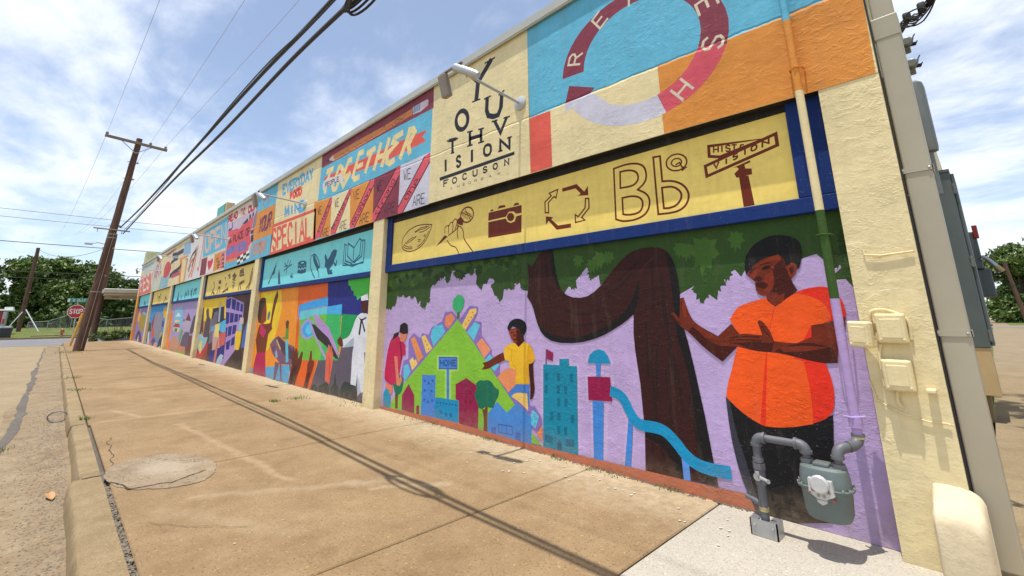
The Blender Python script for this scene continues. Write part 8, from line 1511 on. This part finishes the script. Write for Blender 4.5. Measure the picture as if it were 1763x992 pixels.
wire(smoothp([(-26.3, 1.54, 4.95), (-18.6, 1.42, 4.53), (-12.4, 1.42, 4.34), (-8.1, 1.43, 4.15), (-5.1, 1.44, 4.10), (-3.55, 1.42, 3.97)]), .021, 'lower thick black cable ending in a coiled loop', None, 'street cables')
wire(smoothp([(-26.3, 1.52, 5.05), (-16, 1.44, 4.6), (-7.0, 1.43, 4.5), (-3.8, 1.41, 4.18), (0, 1.4, 4.1)]), .008, 'slim wire hanging between the two thick street cables', None, 'street cables')
mb = MB()
for k in range(3):
    P_ = []
    for i in range(29):
        a = i/28*2*math.pi; P_.append((-3.24+.33*math.cos(a)+.03*k, 1.43+.012*k+(.07+.012*k)*math.sin(a), 4.0+.035*math.sin(a+.6*k)-.02*k+.045*math.cos(a)))
    mb.tube(P_, .011, 6, closed=True)
mb.tube([(-3.6, 1.42, 3.98), (-3.4, 1.43, 3.95), (-2.6, 1.43, 3.95), (0, 1.45, 4.05), (8, 1.5, 4.4)], .02, 6)
mb.bbox((-3.62, 1.40, 3.945), (-3.5, 1.445, 4.0), .012)
tag(mb.build('cable_loop', M_BLACK), 'coiled slack loop of black cable on the lower street cable', 'cable loop')

for i, (e, lb) in enumerate(zip(((-12.9, .6, 9.0), (-11.7, 2.12, 9.0), (-10.75, 3.1, 9.0)), ('thin wire from the left insulator of the grey crossarm', 'thin wire from the middle insulator of the grey crossarm', 'thin wire from the right insulator of the grey crossarm'))):
    a = INS[i]; e = Vector(e); far = e+(e-a)*1.3; far.z = 9.35
    wire(smoothp([a, e, far]), .0045, lb, M_LAMPD)
    w_ = a+Vector((-40, -1.5-.5*i, .6)); wire(sag(a, w_, .9, 16), .006, lb.replace('from', 'running back over the cross street from'), M_LAMPD)
for (z_, z2, lb) in ((11.02, 11.3, 'topmost thin wire crossing the far street high up'), (10.24, 10.7, 'second thin wire crossing the far street high up')): wire(sag((-60, -45, z_+1.2), (-60, 60, z2+1.6), 1.6), .022, lb, M_LAMPD)
for (z_, lb) in ((8.35, 'middle thin wire crossing in front of the far tree tops'), (5.75, 'lower black wire crossing in front of the far trees'), (5.2, 'lowest black wire crossing in front of the far trees')): wire(sag((-60, -45, z_+.7), (-60, 60, z_+.9), 1.1), .03, lb)
wire(sag((-64.9, -2.35, 8.05), (-40, 1.75, 5.9), .7), .014, 'drooping wire from the slim far pole to the lamp pole')
# ------------------------------------------------------------------ corner furniture
ss = thing('stop_sign', 'red octagonal stop sign with a green street name blade on its post', 'stop sign', (-36, .8, 0))
mb = MB(); mb.tube([(-36, .83, -.1), (-36.0, .745, 2.3)], .03, 8); mb.build('post', M_GALV, ss)
sr = .385
def octo(r_, x): return [(x, .745+r_*math.cos(math.pi/8+i*math.pi/4), 1.70+r_*math.sin(math.pi/8+i*math.pi/4)) for i in range(8)]
mb = MB(); mb.prism(octo(sr, -35.965), (.004, 0, 0)); pl_ = mb.build('sign_plate', M_WHITE, ss, fixn=True); _wm[pl_.name] = Matrix.Identity(4)
mb = MB(); mb.prism(octo(sr-.03, -35.960), (.003, 0, 0)); mb.build('sign_face', M_STOP, pl_, fixn=True)
mb = MB()
for k in text_ribbons('STOP', [(.745-.26, 1.58), (.745+.26, 1.58), (.745+.26, 1.82), (.745-.26, 1.82)], .045, 0): mb.add([(-35.955, p.x, p.y) for p in k], [(0, 1, 2, 3)])
mb.build('lettering', M_WHITE, pl_)
mb = MB(); mb.bbox((-36.03, .745-.40, 2.2), (-36.0, .745+.42, 2.42), .005, seg=1); bl_ = mb.build('street_name_blade', M_SIGNG, ss); _wm[bl_.name] = Matrix.Identity(4)
mb = MB()
for k in text_ribbons('E CLAY', [(.745-.2, 2.26), (.745+.3, 2.26), (.745+.3, 2.36), (.745-.2, 2.36)], .022, 0): mb.add([(-35.996, p.x, p.y) for p in k], [(0, 1, 2, 3)])
mb.box((-36.028, .745-.44, 2.22), (-35.998, .745-.34, 2.40)); mb.build('lettering', M_WHITE, bl_)
hy = thing('fire_hydrant', 'small orange fire hydrant on the far side of the cross street', 'fire hydrant', (-50.6, .5, 0))
mb = MB(); mb.lathe([(.15, 0), (.15, .05), (.095, .07), (.095, .42), (.125, .44), (.125, .48), (.11, .52), (.07, .58), (.03, .60), (.03, .65)], (-50.6, .5, 0), 14); mb.build('barrel', M_HYD, hy)
mb = MB(); mb.tube([(-50.6, .31, .35), (-50.6, .69, .35)], .05, 10); mb.tube([(-50.6, .5, .33), (-50.45, .5, .33)], .06, 10); mb.build('outlet', M_LAMPD, hy)
bn = thing('wheelie_bin', 'charcoal wheelie bin at the far kerb beside the red truck', 'bin', (-50.6, -2.45, 0))
mb = MB(); y0_, x0_ = -2.47, -50.6
prof = [(.0, .24, .26), (.08, .25, .27), (.62, .32, .33)]; rows = [[(x0_-b, y0_-a, z), (x0_+b, y0_-a, z), (x0_+b, y0_+a, z), (x0_-b, y0_+a, z)] for z, a, b in prof]
for i in range(2):
    for j in range(4): mb.add([rows[i][j], rows[i][(j+1) % 4], rows[i+1][(j+1) % 4], rows[i+1][j]], [(0, 1, 2, 3)])
mb.add(rows[0], [(3, 2, 1, 0)]); mb.build('bin_body', M_BIN, bn)
mb = MB(); mb.bbox((x0_-.36, y0_-.35, .62), (x0_+.37, y0_+.35, .70), .02); mb.build('lid', M_BIN, bn)
for s_ in (-1, 1): mb = MB(); mb.tube([(x0_-.25, y0_+s_*.2, .09), (x0_-.25, y0_+s_*.28, .09)], .09, 12); mb.build('wheel', M_BLACK, bn)
tk = thing('parked_truck', 'red truck with a pale roof rack parked at the left edge', 'truck', (-58, -5, 0))
mb = MB(); mb.bbox((-59.1, -8.6, .75), (-57.1, -3.2, 1.98), .08); mb.build('body', M_TRUCK, tk)
mb = MB(); mb.bbox((-59.1, -3.22, .75), (-57.05, -3.0, 1.95), .05); mb.build('tailgate', M_GALV, tk)
mb = MB(); mb.bbox((-59.15, -8.6, 1.98), (-57.0, -2.65, 2.12), .03); mb.bbox((-58.8, -3.2, 2.1), (-57.2, -2.7, 2.3), .03); mb.build('roof_rack', M_WHITE, tk)
mb = MB(); mb.bbox((-59.0, -8.4, .5), (-57.0, -2.55, .76), .04); mb.build('bumper', M_LAMP, tk)
for y_ in (-7.4, -4.4):
    for x_ in (-58.9, -57.2): mb = MB(); mb.tube([(x_-.12, y_, .42), (x_+.12, y_, .42)], .42, 18); wh = mb.build('wheel', M_BLACK, tk); _wm[wh.name] = Matrix.Identity(4); mb = MB(); mb.tube([(x_+.1, y_, .42), (x_+.135, y_, .42)], .22, 12); mb.build('rim', M_GALV, wh)
mb = MB(); mb.bbox((-57.1, -3.15, .95), (-56.98, -3.02, 1.35), .02); mb.build('tail_lamp', M_RED, tk)
fe = thing('chain_link_fence', 'sagging chain link fence on the grass below the far trees', 'fence', (-70, 0, 0))
fp = [(-70, -2.0, 1.0), (-68, -.5, 1.1), (-67, 1.2, 1.9), (-67, 4.0, 1.2), (-67, 7, 1.5), (-67, 11, 1.5), (-67, 15, 1.5)]
for x, y, h in fp: mb = MB(); mb.tube([(x, y, -.1), (x, y, h)], .035, 6); mb.build('post', M_FENCE, fe)
mb = MB(); mb.tube(fp, .03, 6); mb.build('top_rail', M_FENCE, fe)
mb = MB()
for (x, y, h), (x2, y2, h2) in zip(fp, fp[1:]):
    n = 16
    for i in range(n):
        a = i/n
        for s_ in (-1, 1):
            b = min(1, max(0, a+s_*.30)); mb.tube([(lerp(x, x2, a), lerp(y, y2, a), .02), (lerp(x, x2, b), lerp(y, y2, b), lerp(h, h2, b))], .007, 3, caps=False)
mb.build('wire_mesh', M_FENCE, fe)['kind'] = 'stuff'
# canopy past the far end of the building, and the sign on the roof
cp = thing('canopy', 'flat pale canopy roof past the far end of the mural building', 'canopy', (-42, 4, 0))
mb = MB(); mb.bbox((-46, 1.95, 2.72), (-38.2, 12, 2.86), .02, seg=1); mb.build('soffit', M_BEIGE, cp)
mb = MB(); mb.bbox((-46.1, 1.85, 2.86), (-38.1, 12, 3.12), .02, seg=1); mb.build('fascia', M_CAP, cp)
for x, y in ((-45.5, 9.5), (-39, 9.5)): mb = MB(); mb.tube([(x, y, -.1), (x, y, 2.75)], .08, 10); mb.build('post', M_WHITE, cp)
mb = MB(); mb.bbox((-41.2, 2.4, 2.66), (-40.4, 2.8, 2.73), .01); mb.build('ceiling_lamp', M_LAMPD, cp)
rs = thing('roof_sign', 'teal sign box standing on the roof above the OPEN lettering', 'sign', (-25.6, 5.2, 4.5))
mb = MB(); mb.bbox((-26.4, 5.0, 5.5), (-24.7, 5.35, 6.70), .02); mb.build('sign_box', M_BEIGE, rs)
mb = MB(); mb.bbox((-26.37, 4.975, 5.52), (-24.95, 5.0, 6.66), .004, seg=1); sf = mb.build('sign_face', M_TEAL, rs); _wm[sf.name] = Matrix.Identity(4)
mb = MB()
for k in text_ribbons('KED', [(-26.2, 5.75), (-25.2, 5.75), (-25.2, 6.2), (-26.2, 6.2)], .08, 0): mb.add([(p.x, 4.972, p.y) for p in k], [(0, 1, 2, 3)])
mb.build('lettering', M_WHITE, sf)
for x in (-26.1, -24.95): mb = MB(); mb.tube([(x, 5.2, 4.4), (x, 5.2, 5.6)], .06, 8); mb.build('leg', M_GALV, rs)
# ------------------------------------------------------------------ street litter
mb = MB(); n = 10
for i in range(n):
    f = lambda t, s_: (-5.52+.20*t-.1, .175+.03*t+s_*.028*math.sin(math.pi*min(1, max(.02, t))), -.108+.012*math.sin(t*5)+.012*abs(s_))
    for s_ in (-1, 1): mb.add([f(i/n, 0), f((i+1)/n, 0), f((i+1)/n, s_), f(i/n, s_)], [(0, 1, 2, 3)])
tag(mb.build('dry_leaf', M_LEAFL), 'curled dry brown leaf lying in the gutter', 'leaf')
mb = MB(); mb.tube([(-9.35+.03*math.cos(a), .23+.10*math.cos(a), -.05+.07*math.sin(a)) for a in [i/24*6.283 for i in range(24)]], .008, 6, closed=True); tag(mb.build('ring', M_PIPE), 'thin dark ring leaning on the kerb face', 'ring')
mb = MB(); mb.tube([(-.35+.03*math.cos(a), 14+.08*math.sin(a), .01) for a in [i/14*6.283 for i in range(14)]], .006, 6, closed=True)
# ------------------------------------------------------------------ trees
def leafcloud(mb, blobs, n, size, seed, squash=.8):
    rnd = random.Random(seed); tot = sum(b[3]**2 for b in blobs)
    for bx, by, bz, br in blobs:
        k = int(n*br*br/tot)
        # each blob is made of smaller tufts so that gaps stay open between them
        tu = [(rnd.gauss(0, 1), rnd.gauss(0, 1), rnd.gauss(0, 1)) for _ in range(max(8, int(26*br/1.5)))]
        tu = [Vector(t).normalized()*rnd.uniform(.45, 1.02)*br for t in tu]
        for i in range(k):
            t = tu[rnd.randrange(len(tu))]; d = Vector((rnd.gauss(0, 1), rnd.gauss(0, 1), rnd.gauss(0, .75)))*br*.17
            c_ = Vector((bx, by, bz))+Vector((t.x+d.x, t.y+d.y, (t.z+d.z)*squash)); s_ = size*rnd.uniform(.55, 1.25)
            nx = Vector((rnd.gauss(0, 1), rnd.gauss(0, 1), rnd.gauss(.5, .8))).normalized(); u = nx.orthogonal().normalized(); q = Quaternion(nx, rnd.random()*6.28); u = q @ u; w = nx.cross(u)
            mb.add([c_-u*s_, c_-w*s_*.45, c_+u*s_, c_+w*s_*.45], [(0, 1, 2, 3)])
def tree(label, base, h, cr, m, seed, nl=4200, leaf=.3, low=.32, lean=(0, 0), name='tree', group=None, flat=.8, nb=9):
    rnd = random.Random(seed); b = Vector(base); t = thing(name, label, 'tree', base, group)
    blobs = []
    for i in range(nb):
        a = i*2.399+rnd.random(); rr = cr*rnd.uniform(.25, .78)*(1 if i else 0); zf = rnd.uniform(low+.12, .86) if i else .84
        blobs.append((b.x+lean[0]*zf+rr*math.cos(a), b.y+lean[1]*zf+rr*math.sin(a), b.z+h*(zf if i else .82)-.12*rr, cr*rnd.uniform(.34, .52)))
    mb = MB(); leafcloud(mb, blobs, nl, leaf, seed, flat); mb.build('crown', m, t)
    mb = MB(); r0 = .035*h; top = b+Vector((lean[0]*.6, lean[1]*.6, h*.6)); P_ = [b+Vector((0, 0, -.3)), b.lerp(top, .3)+Vector((rnd.uniform(-.2, .2), rnd.uniform(-.2, .2), 0)), b.lerp(top, .65), top]; mb.tube(P_, [r0*1.2, r0*.8, r0*.55, r0*.25], 8)
    for q in blobs[1:]:
        s0 = b.lerp(top, rnd.uniform(.3, .8)); e = Vector(q[:3]); mid = s0.lerp(e, .5)+Vector((0, 0, -.1*h*rnd.random())); mb.tube([s0, mid, e], [r0*.4, r0*.26, r0*.08], 6)
    mb.build('trunk', M_BARK, t); return t
GL_ = 'trees beyond the cross street'
tree('broad dark tree at the left edge behind the red truck', (-82, -9, .2), 8.4, 5.0, L_DARK, 1, 9880, .30, .12, group=GL_)
tree('spreading tree left of the slim far pole', (-84, -4.4, .2), 8.6, 4.2, L_MID, 2, 8740, .28, .18, group=GL_)
tree('tallest spreading tree behind the stop sign', (-86, .2, .2), 9.8, 5.0, L_MID, 3, 12350, .27, .30, group=GL_, flat=.6)
tree('tree with a thick right hand crown behind the leaning pole', (-84, 3.2, .2), 8.2, 4.2, L_MID, 4, 9500, .27, .2, group=GL_)
tree('low rounded tree between the leaning pole and the canopy', (-80, 6.6, .2), 6.2, 2.6, L_DARK, 5, 6840, .26, .15, group=GL_)
tree('dark tree above the canopy roof by the mural end', (-88, 11, .2), 7.6, 3.6, L_DARK, 6, 7600, .28, .15, group=GL_)
tree('pale green tree touching the far mural corner', (-74, 8.8, .2), 6.0, 2.2, L_LITE, 7, 5700, .24, .3, group=GL_)
mb = MB(); bl3 = [(-90+random.uniform(-2, 2), -16+i*1.45, 1.6+random.random()*1.8, 2.0) for i in range(24)]; leafcloud(mb, bl3, 15000, .32, 13, 1.0); tag(mb.build('undergrowth', L_MID), 'mid green thicket standing between the far tree trunks', 'bushes', kind='stuff')
mb = MB(); rnd = random.Random(5); bl = [(-79+rnd.uniform(-2, 2), -14+i*1.5, .9+rnd.random()*.9, 1.5) for i in range(26)]; leafcloud(mb, bl, 9000, .28, 11, .8); bl2 = [(-95, -20+i*2.2, 2.4, 2.6) for i in range(26)]; leafcloud(mb, bl2, 9000, .4, 12, 1.0); tag(mb.build('undergrowth', L_DARK), 'dark undergrowth filling the space below the far trees', 'bushes', kind='stuff')
GR_ = 'trees beyond the driveway'
tree('tree beside the cabinet at the end of the driveway', (3.2, 88, 0), 10.2, 4.6, L_MID, 21, 9880, .30, .02, group=GR_)
tree('taller tree at the right edge beyond the driveway', (8.4, 84, 0), 12.6, 4.8, L_MID, 22, 9880, .30, .02, group=GR_)
tree('dark tree low behind the right hand pole', (4.6, 97, 0), 8.6, 4.2, L_DARK, 23, 7980, .32, .1, group=GR_)
g = MB(); plane(g, 1.02, 70, 60, 160, .004); structure(g.build('grass_lawn', M_GRASS))
tree('large shade tree standing right of the driveway', (4.4, 7.4, 0), 14.6, 4.8, L_MID, 31, 7000, .19, .62, lean=(-1.0, 0), flat=.45)
# shrub and tall grass near the far end of the mural
sb = thing('shrub', 'dark low shrub with bare twigs at the far corner of the building', 'shrub', (-38, 2.9, 0))
mb = MB(); leafcloud(mb, [(-37.9+.2*i, 1.95+.32*i, .28+.04*(i % 2), .42) for i in range(6)], 2600, .07, 9, .75); mb.build('foliage', L_DARK, sb)
mb = MB(); rnd = random.Random(3)
for i in range(34):
    a = rnd.uniform(.2, 2.9); x, y = -37.6+rnd.uniform(-.3, .3), 2.2+rnd.random()*1.3; mb.tube([(x, y, .1), (x+rnd.uniform(-.2, .2), y+.5*math.cos(a), .45+.45*math.sin(a))], .007, 4, caps=False)
mb.build('twig', M_POLE, sb)['kind'] = 'stuff'
mb = MB()
for i in range(900): x, y = -36.0-random.random()*15, 1.2+random.random()*.5
for i in range(2600): tuft(mb, -50.2-random.random()**2*22, -12+random.random()*26, .03, 1, .22, .1)
tag(mb.build('long_grass', L_LITE), 'rough green grass along the far kerb', 'grass', kind='stuff')
